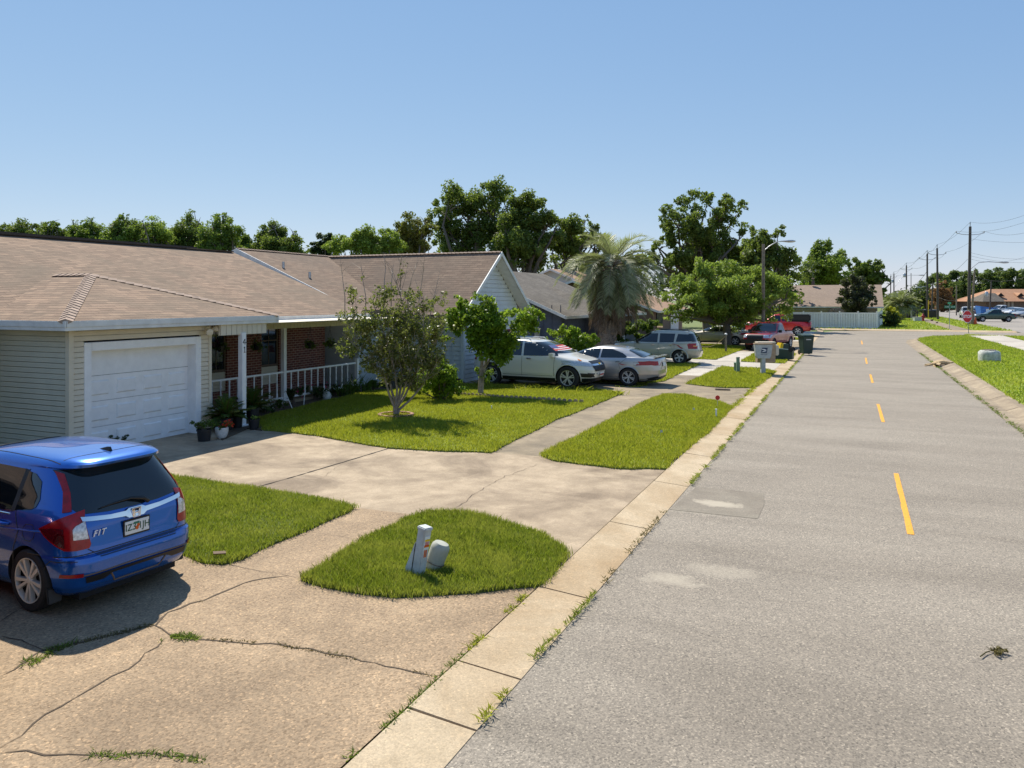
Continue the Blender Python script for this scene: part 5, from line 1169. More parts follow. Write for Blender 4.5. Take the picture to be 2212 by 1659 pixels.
def cyl_y(cx, cz, r, y0, y1, n=36, m=None):
    mb = MB(); ring = [(cx + r * math.cos(2 * math.pi * k / n), cz + r * math.sin(2 * math.pi * k / n)) for k in range(n)]
    vs = [(x, y0, z) for x, z in ring] + [(x, y1, z) for x, z in ring]
    me = bpy.data.meshes.new('c'); me.from_pydata(vs, [], [tuple(range(n)), tuple(range(n, 2 * n))[::-1]] + [(k, n + k, n + (k + 1) % n, (k + 1) % n) for k in range(n)]); me.update()
    bm = bmesh.new(); bm.from_mesh(me); bmesh.ops.recalc_face_normals(bm, faces=bm.faces); bm.to_mesh(me); bm.free()
    if m: me.materials.append(m)
    return me
def box_mesh(a, b, m):
    mb = MB(); mb.span(a, b); me = bpy.data.meshes.new('c'); me.from_pydata(mb.v, [], mb.f); me.update()
    bm = bmesh.new(); bm.from_mesh(me); bmesh.ops.recalc_face_normals(bm, faces=bm.faces); bm.to_mesh(me); bm.free(); me.materials.append(m); return me
DIRS = {'L': ((0, 3, 0), Vector((0, -1, 0)), lambda a, b: Vector((a, 3, b))), 'R': (0, Vector((0, 1, 0)), lambda a, b: Vector((a, -3, b))),
        'F': (0, Vector((-1, 0, 0)), lambda a, b: Vector((6, a, b))), 'B': (0, Vector((1, 0, 0)), lambda a, b: Vector((-6, a, b))), 'T': (0, Vector((0, 0, -1)), lambda a, b: Vector((a, b, 4)))}
for _s in (1, -1):
    DIRS['D%d' % _s] = (0, Vector((1, -_s, 0)).normalized(), (lambda q: lambda a, b: Vector((-a, -q * a, 0)) * .70711 + Vector((0, 0, b)) + Vector((-4, 4 * q, 0)))(_s))
def skin(name, bvh, poly, side, m, parent, off=.005, grid=.05, thick=0.0, smooth=40):
    """a panel cut to an outline and laid on the body's surface"""
    bm = bmesh.new(); vs = [bm.verts.new((p[0], p[1], 0)) for p in poly]; bm.faces.new(vs)
    for ax in (0, 1):
        lo = min(p[ax] for p in poly); hi = max(p[ax] for p in poly); k = lo + grid
        while k < hi - 1e-4:
            nn = Vector((1, 0, 0)) if ax == 0 else Vector((0, 1, 0)); co = nn * k
            bmesh.ops.bisect_plane(bm, geom=bm.verts[:] + bm.edges[:] + bm.faces[:], plane_co=co, plane_no=nn); k += grid
    _, d, fn = DIRS[side]; dead = []
    for v in bm.verts:
        hit = bvh.ray_cast(fn(v.co.x, v.co.y), d)
        if hit[0] is None: dead.append(v)
        else: v.co = hit[0] + (hit[1] if hit[1].dot(d) < 0 else -hit[1]) * off * .6 - d * off * .6
    bmesh.ops.delete(bm, geom=dead, context='VERTS')
    if not bm.faces: bm.free(); return None
    if thick:
        r = bmesh.ops.extrude_face_region(bm, geom=bm.faces[:]); bmesh.ops.translate(bm, verts=[g for g in r['geom'] if isinstance(g, bmesh.types.BMVert)], vec=-d * thick)
    bmesh.ops.recalc_face_normals(bm, faces=bm.faces)
    if not thick:
        f0 = max(bm.faces, key=lambda f: f.calc_area())
        if f0.normal.dot(d) > 0: bmesh.ops.reverse_faces(bm, faces=bm.faces)
    me = bpy.data.meshes.new(name); bm.to_mesh(me); bm.free(); return link(name, me, m, parent, smooth)
def line_on(mb, bvh, pts, side, r=.006, step=.05, lift=.0):
    _, d, fn = DIRS[side]; P = []
    for a, b in zip(pts, pts[1:]):
        n = max(1, int(math.hypot(b[0] - a[0], b[1] - a[1]) / step))
        for k in range(n + 1):
            h = bvh.ray_cast(fn(a[0] + (b[0] - a[0]) * k / n, a[1] + (b[1] - a[1]) * k / n), d)
            if h[0] is not None and (not P or (h[0] - P[-1]).length > 1e-4): P.append(h[0] - d * lift)
    if len(P) > 1: mb.tube(P, r, 5)
def wheel(parent, x, y, R_, side, width=.2, rim=.68, spokes=5, style='double', alloy='alloy_gloss', back='black'):
    s = side; T = Matrix.Translation((x, y, R_)) @ Matrix.Rotation(R(-90) * s, 4, 'X')   # lathe axis to +-Y
    hw = width / 2; rr = R_ * rim
    t = MB(); t.lathe([(rr, -hw), (R_ * .93, -hw), (R_ * .985, -hw * .85), (R_, -hw * .55), (R_, hw * .55), (R_ * .985, hw * .85), (R_ * .93, hw), (rr * 1.06, hw * 1.0), (rr, hw * .9), (rr, -hw)], n=40, cap=False)
    t.v = [tuple(T @ Vector(p)) for p in t.v]; tw = t.build('wheel', M['tyre'], parent, 35)
    b = MB(); b.lathe([(.01, hw * .15), (rr * .99, hw * .15), (rr * .99, -hw * .5), (.01, -hw * .5)], n=28); b.v = [tuple(T @ Vector(p)) for p in b.v]; b.build('brake_disc', M[back], tw, 30)
    r = MB()
    r.lathe([(rr * .93, hw * .55), (rr * .96, hw * .98), (rr * 1.0, hw * 1.0), (rr * 1.0, hw * .5), (rr * .93, hw * .45), (rr * .93, hw * .55)], n=40, cap=False)
    r.lathe([(.01, hw * .95), (rr * .14, hw * .93), (rr * .2, hw * .7), (rr * .2, hw * .3), (.01, hw * .3)], n=16)
    def spoke(a, w0, w1, sk=0):
        c, s_ = math.cos(a), math.sin(a); vs = []
        for rad, wv, z0, z1, o in ((rr * .12, w0, hw * .4, hw * .86, 0), (rr * .55, (w0 + w1) / 2, hw * .45, hw * .92, sk * .5), (rr * .95, w1, hw * .5, hw * .96, sk)):
            for q, z in ((-wv, z0), (wv, z0), (wv, z1), (-wv, z1)): px, py = rad, q + o; vs.append((px * c - py * s_, px * s_ + py * c, z))
        r.add(vs, [(0, 1, 2, 3)[::-1], (8, 9, 10, 11)] + [(i * 4 + k, i * 4 + (k + 1) % 4, i * 4 + 4 + (k + 1) % 4, i * 4 + 4 + k) for i in range(2) for k in range(4)])
    for k in range(spokes):
        a = 2 * math.pi * k / spokes + .3
        if style == 'double': spoke(a - .17, rr * .055, rr * .07, 0); spoke(a + .17, rr * .055, rr * .07, 0)
        elif style == 'wide': spoke(a, rr * .12, rr * .17, 0)
        elif style == 'fan': spoke(a - .2, rr * .05, rr * .085, rr * -.02); spoke(a + .2, rr * .05, rr * .085, rr * .02)
        else: spoke(a, rr * .06, rr * .06, 0)
    r.v = [tuple(T @ Vector(p)) for p in r.v]; r.build('rim', M[alloy], tw, 30)
    return tw
PAINTS = {}
def get_paint(name, col, **k):
    if name not in PAINTS: PAINTS[name] = paint(name, col, **k)
    return PAINTS[name]
def vehicle(name, label, cat, keys, pnt, axles, wr, wheels=None, loc=(0, 0, 0), rz=0, group=None, extra_cut=(), scale=1.0, arch=1.12, lips=True, pw=5.0, ww=.2, under=True, cabs=()):
    root = empty(name, loc, rz, label, cat, group); root.scale = (scale,) * 3
    vs, fs = slice_body(keys, pw=pw); me = bpy.data.meshes.new('body'); me.from_pydata(vs, [], fs); me.update()
    bm = bmesh.new(); bm.from_mesh(me); bmesh.ops.recalc_face_normals(bm, faces=bm.faces)
    bvh = BVHTree.FromBMesh(bm); bm.to_mesh(me); bm.free(); me.materials.append(pnt)
    W_ = max(k[3] for k in keys)
    cut = []
    for ax in axles:
        for s in (-1, 1): cut.append(cyl_y(ax, wr, wr * arch, s * (W_ - .27), s * (W_ + .2), m=M['black_matt']))
    me2 = bool_cut(me, cut + list(extra_cut)); me2.name = 'body'
    body = bpy.data.objects.new('body', me2); C.objects.link(body); body.parent = root
    me2.shade_smooth(); me2.set_sharp_from_angle(angle=R(28))
    if lips:
        for ax in axles:
            for s in (-1, 1):
                lp = MB(); P = []
                for k in range(25):
                    a = math.pi * (-.08 + 1.16 * k / 24); px, pz = ax + wr * (arch + .02) * math.cos(a), wr + wr * (arch + .02) * math.sin(a)
                    if pz < keys[0][0] + .02: continue
                    hv = bvh.ray_cast(Vector((px, s * 3, pz)), Vector((0, -s, 0)))
                    if hv[0] is not None: P.append(hv[0])
                lp.tube(P, .018, 6); lp.build('arch_lip', pnt, root, 60)
    wk = dict(spokes=5, style='double'); wk.update(wheels or {})
    for ax in axles:
        for s in (-1, 1): wheel(root, ax, s * (W_ - ww * .5 - .015), wr, s, ww, **wk)
    if under:
        u = MB(); u.span((axles[0] - .5 if axles[0] < axles[1] else axles[1] - .5, -W_ * .7, keys[0][0] - .05), (max(axles) + .5, W_ * .7, keys[0][0] + .05)); u.build('underbody', M['black_matt'], root)
    return root, bvh, body
def mirror(root, x, y, z, pnt, sz=(.12, .2, .13)):
    for s in (-1, 1):
        m_ = MB(); m_.box((x, s * (y + sz[1] * .5), z), sz); m_.box((x + .03, s * (y - .02), z - .03), (.06, .12, .04)); m_.build('mirror', pnt, root, None, bevel=.025)
def roof_rails(root, x0, x1, y, z, m):
    for s in (-1, 1):
        r_ = MB(); r_.tube([(x0, s * y, z - .03), (x0 + .08, s * y, z + .03), ((x0 + x1) / 2, s * y, z + .045), (x1 - .08, s * y, z + .03), (x1, s * y, z - .03)], .018, 6); r_.build('roof_rail', m, root, 50)
def text_on(name, txt, size, m, parent, mat4, depth_=.002, bold=.0, shear=0.0, sp=1.0):
    cu = bpy.data.curves.new(name, 'FONT'); cu.body = txt; cu.size = size; cu.extrude = depth_; cu.align_x = 'CENTER'; cu.align_y = 'CENTER'; cu.offset = bold; cu.shear = shear; cu.space_character = sp
    o = bpy.data.objects.new(name, cu); C.objects.link(o); dg = bpy.context.evaluated_depsgraph_get()
    me = bpy.data.meshes.new_from_object(o.evaluated_get(dg), depsgraph=dg); bpy.data.objects.remove(o); me.transform(mat4); me.materials.clear(); me.name = name
    return link(name, me, m, parent)
def both(fn):
    for s, n in ((1, 'L'), (-1, 'R')): fn(s, n)

# ---- the blue hatchback in the foreground
def hatchback():
    blue = get_paint('blue metallic paint', (0.0, 0.115, 0.52), metal=.5, rough=.25)
    K = [(.19, -1.76, 1.95, .76), (.23, -1.83, 2.03, .80), (.30, -1.885, 2.08, .825), (.42, -1.925, 2.12, .84), (.52, -1.93, 2.13, .846), (.58, -1.915, 2.12, .848), (.60, -1.875, 2.115, .848), (.66, -1.865, 2.10, .848), (.76, -1.85, 2.05, .847),
         (.86, -1.835, 1.93, .842), (.93, -1.82, 1.72, .83), (.99, -1.80, 1.5, .815), (1.04, -1.78, 1.28, .795), (1.08, -1.76, 1.14, .775), (1.15, -1.72, 1.02, .748), (1.22, -1.675, .86, .72), (1.30, -1.62, .68, .685), (1.37, -1.57, .5, .655), (1.405, -1.545, .40, .635), (1.42, -1.68, .36, .628),
         (1.45, -1.70, .25, .605), (1.475, -1.66, .1, .575), (1.495, -1.56, -.05, .52), (1.51, -1.3, -.2, .42), (1.52, -1.0, -.3, .25), (1.523, -.85, -.45, .1)]
    b = at(60, 1322, .037); root, bvh, body = vehicle('hatchback_car', 'bright blue hatchback seen from its rear left corner in the near driveway', 'car', K, blue, (-1.25, 1.28), .315, dict(spokes=5, style='fan', alloy='alloy', rim=.72, back='black_matt'), under=True, lips=False, pw=7.5, ww=.19)
    G = M['car_glass']
    # windows
    tr = .012
    def sides(s, n):
        skin('window', bvh, [(.02, .955), (.02, 1.37), (.35, 1.33), (.62, 1.23), (.95, 1.05), (1.0, .97)], n, G, root)
        skin('window', bvh, [(-.93, .97), (-.93, 1.375), (-.05, 1.38), (-.05, .955)], n, G, root)
        skin('quarter_window', bvh, [(-1.0, .99), (-1.0, 1.36), (-1.12, 1.345), (-1.25, 1.28), (-1.325, 1.12), (-1.31, 1.05), (-1.25, 1.02)], n, G, root)
        skin('pillar_trim', bvh, [(-.05, .955), (-.05, 1.38), (.02, 1.375), (.02, .955)], n, M['black'], root)
        skin('pillar_trim', bvh, [(-1.0, .985), (-1.0, 1.37), (-.93, 1.378), (-.93, .967)], n, M['black'], root)
        ln = MB()
        line_on(ln, bvh, [(-.92, .945), (-.3, .935), (.95, .95)], n, .009); ln.build('window_trim', M['chrome'], root)
        ln = MB(); line_on(ln, bvh, [(-1.0, .36), (-1.02, .62), (-1.10, .8), (-1.02, .96), (-1.0, 1.38)], n, .006); line_on(ln, bvh, [(-.02, .25), (-.02, .95)], n, .005); line_on(ln, bvh, [(1.0, .25), (1.03, .95)], n, .005)
        line_on(ln, bvh, [(-1.0, .26), (1.0, .26)], n, .005)
        line_on(ln, bvh, [(-1.18, .76), (-1.165, .83), (-1.22, .88), (-1.33, .885), (-1.37, .83), (-1.355, .76), (-1.30, .72), (-1.22, .72), (-1.18, .76)], n, .004)
        line_on(ln, bvh, [(-1.86, .56), (-1.6, .56), (-1.55, .52), (-1.5, .44)], n, .005); ln.build('panel_gap', M['black'], root)
        # character crease running back from the door handles
        cr = MB(); line_on(cr, bvh, [(1.2, .70), (.2, .745), (-.9, .80), (-1.55, .84)], n, .012, lift=-.004); cr.build('body_crease', blue, root, 60)
        for hx in (-.82, .2):
            hd = MB(); h_ = bvh.ray_cast(Vector((hx, s * 3, .845)), Vector((0, -s, 0)))[0]
            hd.tube([(hx - .11, h_.y + s * .0, .845), (hx - .08, h_.y + s * .035, .85), (hx, h_.y + s * .045, .852), (hx + .08, h_.y + s * .035, .85), (hx + .11, h_.y, .845)], [.014, .02, .022, .02, .012], 8); hd.build('door_handle', blue, root, 60)
        # tail lamp: wraps round the corner, plus a thin red blade beside the glass
        D = 'D%d' % s
        skin('tail_light', bvh, [(.43, .865), (.55, .93), (.68, .985), (.80, 1.02), (.865, 1.035), (.872, .95), (.895, .85), (.935, .70), (.92, .665), (.80, .66), (.70, .668), (.60, .72), (.50, .79)], D, M['red_lens'], root, .010, grid=.03)
        skin('tail_light_smoked', bvh, [(.45, .86), (.56, .88), (.69, .875), (.71, .69), (.64, .715), (.53, .785)], D, M['dark_lens'], root, .014, grid=.03)
        skin('reversing_light', bvh, [(.875, .93), (.80, .895), (.775, .865), (.785, .765), (.912, .757), (.892, .85)], D, M['clear_lens'], root, .015, grid=.03)
        skin('pillar_light', bvh, [(s * .715, 1.02), (s * .655, 1.03), (s * .60, 1.19), (s * .562, 1.36), (s * .598, 1.385), (s * .64, 1.2)], 'B', M['red_lens'], root, .012, grid=.03)
        mf = MB(); mf.box((-1.585, s * .76, .21), (.03, .15, .15), m=Matrix.Rotation(R(12), 3, 'Y')); mf.build('mud_flap', M['black'], root, bevel=.01)
    both(sides)
    # rear glass, chrome bar, badge, plate
    skin('rear_window', bvh, [(-.60, 1.395), (-.62, 1.25), (-.655, 1.06), (-.60, 1.0), (-.3, .97), (0, .962), (.3, .97), (.60, 1.0), (.655, 1.06), (.62, 1.25), (.60, 1.395)], 'B', G, root, .008, grid=.06)
    skin('chrome_bar', bvh, [(-.61, .975), (-.60, .932), (-.3, .898), (-.13, .885), (-.09, .86), (.09, .86), (.13, .885), (.3, .898), (.60, .932), (.61, .975), (.3, .94), (.12, .935), (.08, .955), (-.08, .955), (-.12, .935), (-.3, .94)], 'B', M['chrome'], root, .016, grid=.04, thick=.012)
    bd = MB(); xb = bvh.ray_cast(Vector((-6, 0, .90)), Vector((1, 0, 0)))[0].x - .04
    def bar(p, q, r_=.007): bd.tube([(xb, p[0], p[1]), (xb, q[0], q[1])], r_, 6)
    bar((-.032, .935), (-.024, .868)); bar((.032, .935), (.024, .868)); bar((-.028, .90), (.028, .90))
    pr = [(-.052, .948), (.052, .948), (.04, .856), (-.04, .856)]
    for p, q in zip(pr, pr[1:] + pr[:1]): bar(p, q, .0055)
    bd.build('badge', M['chrome'], root, 60)
    bk = MB(); bk.add([(xb + .012, p[0], p[1]) for p in pr] + [(xb + .03, p[0], p[1]) for p in pr], [(0, 1, 2, 3), (4, 5, 6, 7), (0, 4, 5, 1), (1, 5, 6, 2), (2, 6, 7, 3), (3, 7, 4, 0)]); bk.build('badge_backing', M['navy'], root)
    xp = bvh.ray_cast(Vector((-6, 0, .76)), Vector((1, 0, 0)))[0].x - .02
    pl = MB(); pl.box((xp + .008, 0, .755), (.012, .33, .172)); pf = pl.build('plate_frame', M['black'], root, bevel=.004)
    pl = MB(); pl.box((xp - .001, 0, .757), (.008, .30, .135)); pl.build('licence_plate', M['plate_white'], root, bevel=.003)
    BT4 = lambda y, z, x=xp - .006: Matrix.Translation((x, y, z)) @ Matrix(((0, 0, -1, 0), (-1, 0, 0, 0), (0, 1, 0, 0), (0, 0, 0, 1)))
    text_on('plate_number', 'IZ3', .098, M['plate_green'], root, BT4(.080, .757), .001, .001); text_on('plate_number', '1JH', .098, M['plate_green'], root, BT4(-.085, .757), .001, .001)
    om = MB(); om.lathe([(.021, 0), (.021, .004)], (xp - .004, .004, .742), 14, Matrix.Rotation(R(-90), 3, 'Y')); om.lathe([(.017, 0), (.017, .004)], (xp - .004, -.012, .768), 14, Matrix.Rotation(R(-90), 3, 'Y')); om.build('plate_emblem', M['orange'], root)
    gl = MB(); gl.box((xp - .006, .01, .795), (.004, .07, .022)); gl.build('plate_leaf', M['sign_green'], root)
    xt = bvh.ray_cast(Vector((-6, .44, .79)), Vector((1, 0, 0)))[0].x
    text_on('model_letters', 'FIT', .082, M['white'], root, BT4(.445, .79, xt - .016), .003, .0015, .35, 1.35)
    # wiper, antenna fin, handle recess, bumper lines, dark lower trim
    wp = MB(); x0 = bvh.ray_cast(Vector((-6, -.12, 1.0)), Vector((1, 0, 0)))[0].x
    wp.tube([(x0 - .045, -.16, .985), (x0 - .055, -.10, 1.03), (x0 - .03, .05, 1.055), (x0 - .03, .25, 1.045), (x0 - .03, .40, 1.03)], [.026, .022, .013, .009, .006], 7); wp.build('rear_wiper', M['black'], root, 60)
    fn = MB(); P = [(-1.36, 0, 1.51), (-1.24, 0, 1.515)]; fn.add([(-1.43, -.025, 1.495), (-1.43, .025, 1.495), (-1.22, .018, 1.50), (-1.22, -.018, 1.50), (-1.43, 0, 1.555), (-1.36, 0, 1.55), (-1.22, 0, 1.512)], [(0, 1, 2, 3), (0, 4, 1), (0, 3, 6, 5, 4), (1, 4, 5, 6, 2), (2, 6, 3)]); fn.build('antenna_fin', M['black'], root, bevel=.006)
    ln = MB(); line_on(ln, bvh, [(-.84, .60), (-.52, .612), (0, .612), (.52, .612), (.84, .60)], 'B', .008, lift=-.003); line_on(ln, bvh, [(-.565, .655), (-.50, .61)], 'B', .005); line_on(ln, bvh, [(.565, .655), (.50, .61)], 'B', .005); line_on(ln, bvh, [(-.63, 1.418), (0, 1.422), (.63, 1.418)], 'B', .004)
    line_on(ln, bvh, [(-1.38, -.57), (-1.40, -.3), (-1.41, 0), (-1.40, .3), (-1.38, .57)], 'T', .004); line_on(ln, bvh, [(-1.40, -.57), (.2, -.53)], 'T', .005); line_on(ln, bvh, [(-1.40, .57), (.2, .53)], 'T', .005); ln.build('panel_gap', M['black'], root)
    skin('tailgate_recess', bvh, [(-.50, .598), (.50, .598), (.46, .565), (-.46, .565)], 'B', M['navy'], root, .008)
    skin('lower_trim', bvh, [(-.62, .40), (-.30, .405), (0, .405), (.30, .405), (.62, .40), (.60, .335), (.42, .335), (.33, .375), (-.33, .375), (-.42, .335), (-.60, .335)], 'B', M['black'], root, .012)
    ln = MB(); line_on(ln, bvh, [(.64, .415), (0, .43), (-.64, .415)], 'B', .008); line_on(ln, bvh, [(.34, .37), (.27, .27), (-.27, .27), (-.34, .37)], 'B', .01); ln.build('bumper_trim', M['brown_wall'], root)
    for s in (-1, 1): skin('reflector', bvh, [(s * .78, .44), (s * .64, .44), (s * .64, .405), (s * .78, .405)], 'B', M['red_lens'], root, .01)
    skin('windscreen', bvh, [(-.58, 1.40), (-.70, 1.10), (.70, 1.10), (.58, 1.40)], 'F', G, root, .01)
    skin('roof_glass', bvh, [(.42, -.5), (.42, .5), (.1, .42), (.1, -.42)], 'T', M['black'], root, .006)
    mirror(root, .95, .78, 1.02, blue); both(lambda s, n: skin('headlight', bvh, [(2.0, .78), (1.6, .86), (1.7, .70), (2.05, .68)], n, M['clear_lens'], root, .01))
    skin('grille', bvh, [(-.5, .66), (.5, .66), (.4, .35), (-.4, .35)], 'F', M['black'], root, .01)
    return root, b
hb, hbp = hatchback()
HS = 0.975; HROT = R(180 - 5)
hb.scale = (HS, HS * .93, HS); hb.rotation_euler = (0, 0, HROT)
lw = Vector((-1.25 * HS, .83 * HS * .93, 0)); lw.rotate(Matrix.Rotation(HROT, 3, 'Z')); hb.location = Vector((hbp.x, hbp.y, .037)) - lw

# ---- passenger cars for the other driveways
def side_glass(root, bvh, polys, trim=None):
    for s, n in ((1, 'L'), (-1, 'R')):
        for p in polys: skin('window', bvh, p, n, M['car_glass'], root, .006, .08)
        if trim:
            ln = MB()
            for t_ in trim: line_on(ln, bvh, t_, n, .006, .08)
            ln.build('panel_gap', M['black'], root)
def handles(root, bvh, xs, z, pnt):
    for s in (-1, 1):
        for hx in xs:
            h_ = bvh.ray_cast(Vector((hx, s * 3, z)), Vector((0, -s, 0)))[0]; hd = MB(); hd.box((hx, h_.y + s * .015, z), (.19, .045, .035)); hd.build('door_handle', pnt, root, bevel=.012)
def place(root, wheel_local, u, v, heading, sc, z=.04, sy=None, sz=None):
    """put the tyre foot wheel_local=(x,y) at the ground seen at (u,v)"""
    sy = sy or sc; sz = sz or sc; root.scale = (sc, sy, sz); root.rotation_euler = (0, 0, heading); w_ = Vector((wheel_local[0] * sc, wheel_local[1] * sy, 0)); w_.rotate(Matrix.Rotation(heading, 3, 'Z'))
    p = at(u, v, z); root.location = (p.x - w_.x, p.y - w_.y, z)

def crossover():
    pn = get_paint('pearl white paint', (0.76, 0.74, 0.67), metal=.05, rough=.35)
    K = [(.24, -2.2, 2.14, .82), (.32, -2.3, 2.22, .88), (.5, -2.36, 2.29, .915), (.65, -2.37, 2.29, .92), (.8, -2.35, 2.24, .92), (.90, -2.31, 2.12, .915), (.97, -2.28, 1.95, .905), (1.03, -2.26, 1.72, .895), (1.08, -2.23, 1.5, .885), (1.12, -2.2, 1.36, .86), (1.25, -2.1, 1.08, .815), (1.4, -1.98, .72, .755), (1.5, -1.9, .44, .71), (1.56, -1.95, .2, .66), (1.60, -1.9, -.15, .6), (1.635, -1.5, -.4, .48), (1.65, -1.2, -.6, .2)]
    root, bvh, body = vehicle('crossover_car', 'pearl white crossover parked nose towards the street beside the citrus tree', 'car', K, pn, (-1.42, 1.44), .38, dict(spokes=5, style='double', alloy='alloy_gloss', rim=.66), ww=.22, pw=4.2)
    side_glass(root, bvh, [[(-1.78, 1.15), (-1.62, 1.42), (-1.15, 1.50), (-1.15, 1.11)], [(-1.07, 1.09), (-1.07, 1.51), (-.28, 1.54), (-.25, 1.07)], [(-.17, 1.07), (-.2, 1.54), (.22, 1.51), (.60, 1.38), (1.02, 1.16), (1.08, 1.09)]],
               [[(-.22, .4), (-.22, 1.12)], [(.95, .42), (.98, 1.1)], [(-1.12, .8), (-1.1, 1.12)], [(-.95, .42), (.9, .42)]])
    handles(root, bvh, (-.9, .05), .98, M['chrome'])
    skin('windscreen', bvh, [(-.62, 1.52), (-.78, 1.17), (.78, 1.17), (.62, 1.52)], 'F', M['car_glass'], root, .01, .08)
    # folded sun shade with stripes behind the windscreen
    skin('sun_shade', bvh, [(-.55, 1.40), (-.66, 1.24), (.5, 1.24), (.45, 1.40)], 'F', M['flag_red'], root, .014, .08)
    for k in range(3): skin('sun_shade', bvh, [(-.58, 1.36 - k * .05), (-.6, 1.345 - k * .05), (.48, 1.345 - k * .05), (.46, 1.36 - k * .05)], 'F', M['white'], root, .018, .08)
    skin('sun_shade', bvh, [(-.55, 1.41), (-.62, 1.32), (-.3, 1.32), (-.28, 1.41)], 'F', M['flag_blue'], root, .022, .08)
    skin('rear_window', bvh, [(-.62, 1.5), (-.72, 1.2), (.72, 1.2), (.62, 1.5)], 'B', M['car_glass'], root, .01, .08)
    for s, n in ((1, 'L'), (-1, 'R')):
        skin('headlight', bvh, [(s * .88, .94), (s * .62, .90), (s * .52, .80), (s * .62, .76), (s * .9, .80)], 'F', M['clear_lens'], root, .012, .05)
        skin('headlight', bvh, [(1.66, .96), (1.85, .92), (2.3, .84), (2.3, .74), (1.98, .79), (1.78, .86)], n, M['clear_lens'], root, .010, .05)
        skin('indicator', bvh, [(1.70, 1.005), (1.74, .975), (1.84, .935), (1.86, .955)], n, M['amber_lens'], root, .016, .05)
        skin('fog_lamp', bvh, [(s * .82, .55), (s * .55, .52), (s * .58, .40), (s * .80, .42)], 'F', M['black'], root, .012, .05)
        skin('fog_lamp', bvh, [(2.08, .56), (2.3, .53), (2.3, .4), (2.12, .42)], n, M['black'], root, .012, .05)
        skin('tail_light', bvh, [(-2.4, 1.1), (-2.05, 1.12), (-2.08, .85), (-2.4, .85)], n, M['red_lens'], root, .012, .06)
        skin('sill_trim', bvh, [(-1.0, .36), (1.05, .36), (1.05, .25), (-1.0, .25)], n, M['black'], root, .012, .1)
    skin('grille', bvh, [(-.5, .93), (.5, .93), (.48, .84), (-.48, .84)], 'F', M['black'], root, .014, .06)
    skin('grille', bvh, [(-.55, .78), (.55, .78), (.46, .60), (-.46, .60)], 'F', M['black'], root, .014, .06)
    skin('grille_bar', bvh, [(-.52, .835), (.52, .835), (.5, .79), (-.5, .79)], 'F', M['chrome'], root, .02, .06)
    skin('front_badge', bvh, [(-.09, .83), (-.03, .845), (.03, .845), (.09, .83), (.03, .80), (-.03, .80)], 'F', M['yellow'], root, .028, .06)
    skin('lower_trim', bvh, [(-.85, .38), (.85, .38), (.8, .25), (-.8, .25)], 'F', M['black'], root, .012, .08)
    skin('licence_plate', bvh, [(-.17, .56), (.17, .56), (.17, .42), (-.17, .42)], 'F', M['plate_white'], root, .03, .08); skin('plate_band', bvh, [(-.16, .50), (.16, .50), (.16, .46), (-.16, .46)], 'F', M['flag_red'], root, .034, .08)
    mirror(root, .92, .86, 1.12, pn, (.16, .22, .14)); roof_rails(root, -1.6, .0, .62, 1.60, M['alloy_gloss'])
    place(root, (1.44, -.9), 1225, 841.5, R(-4), 1.04, sy=1.0, sz=1.03)
crossover()
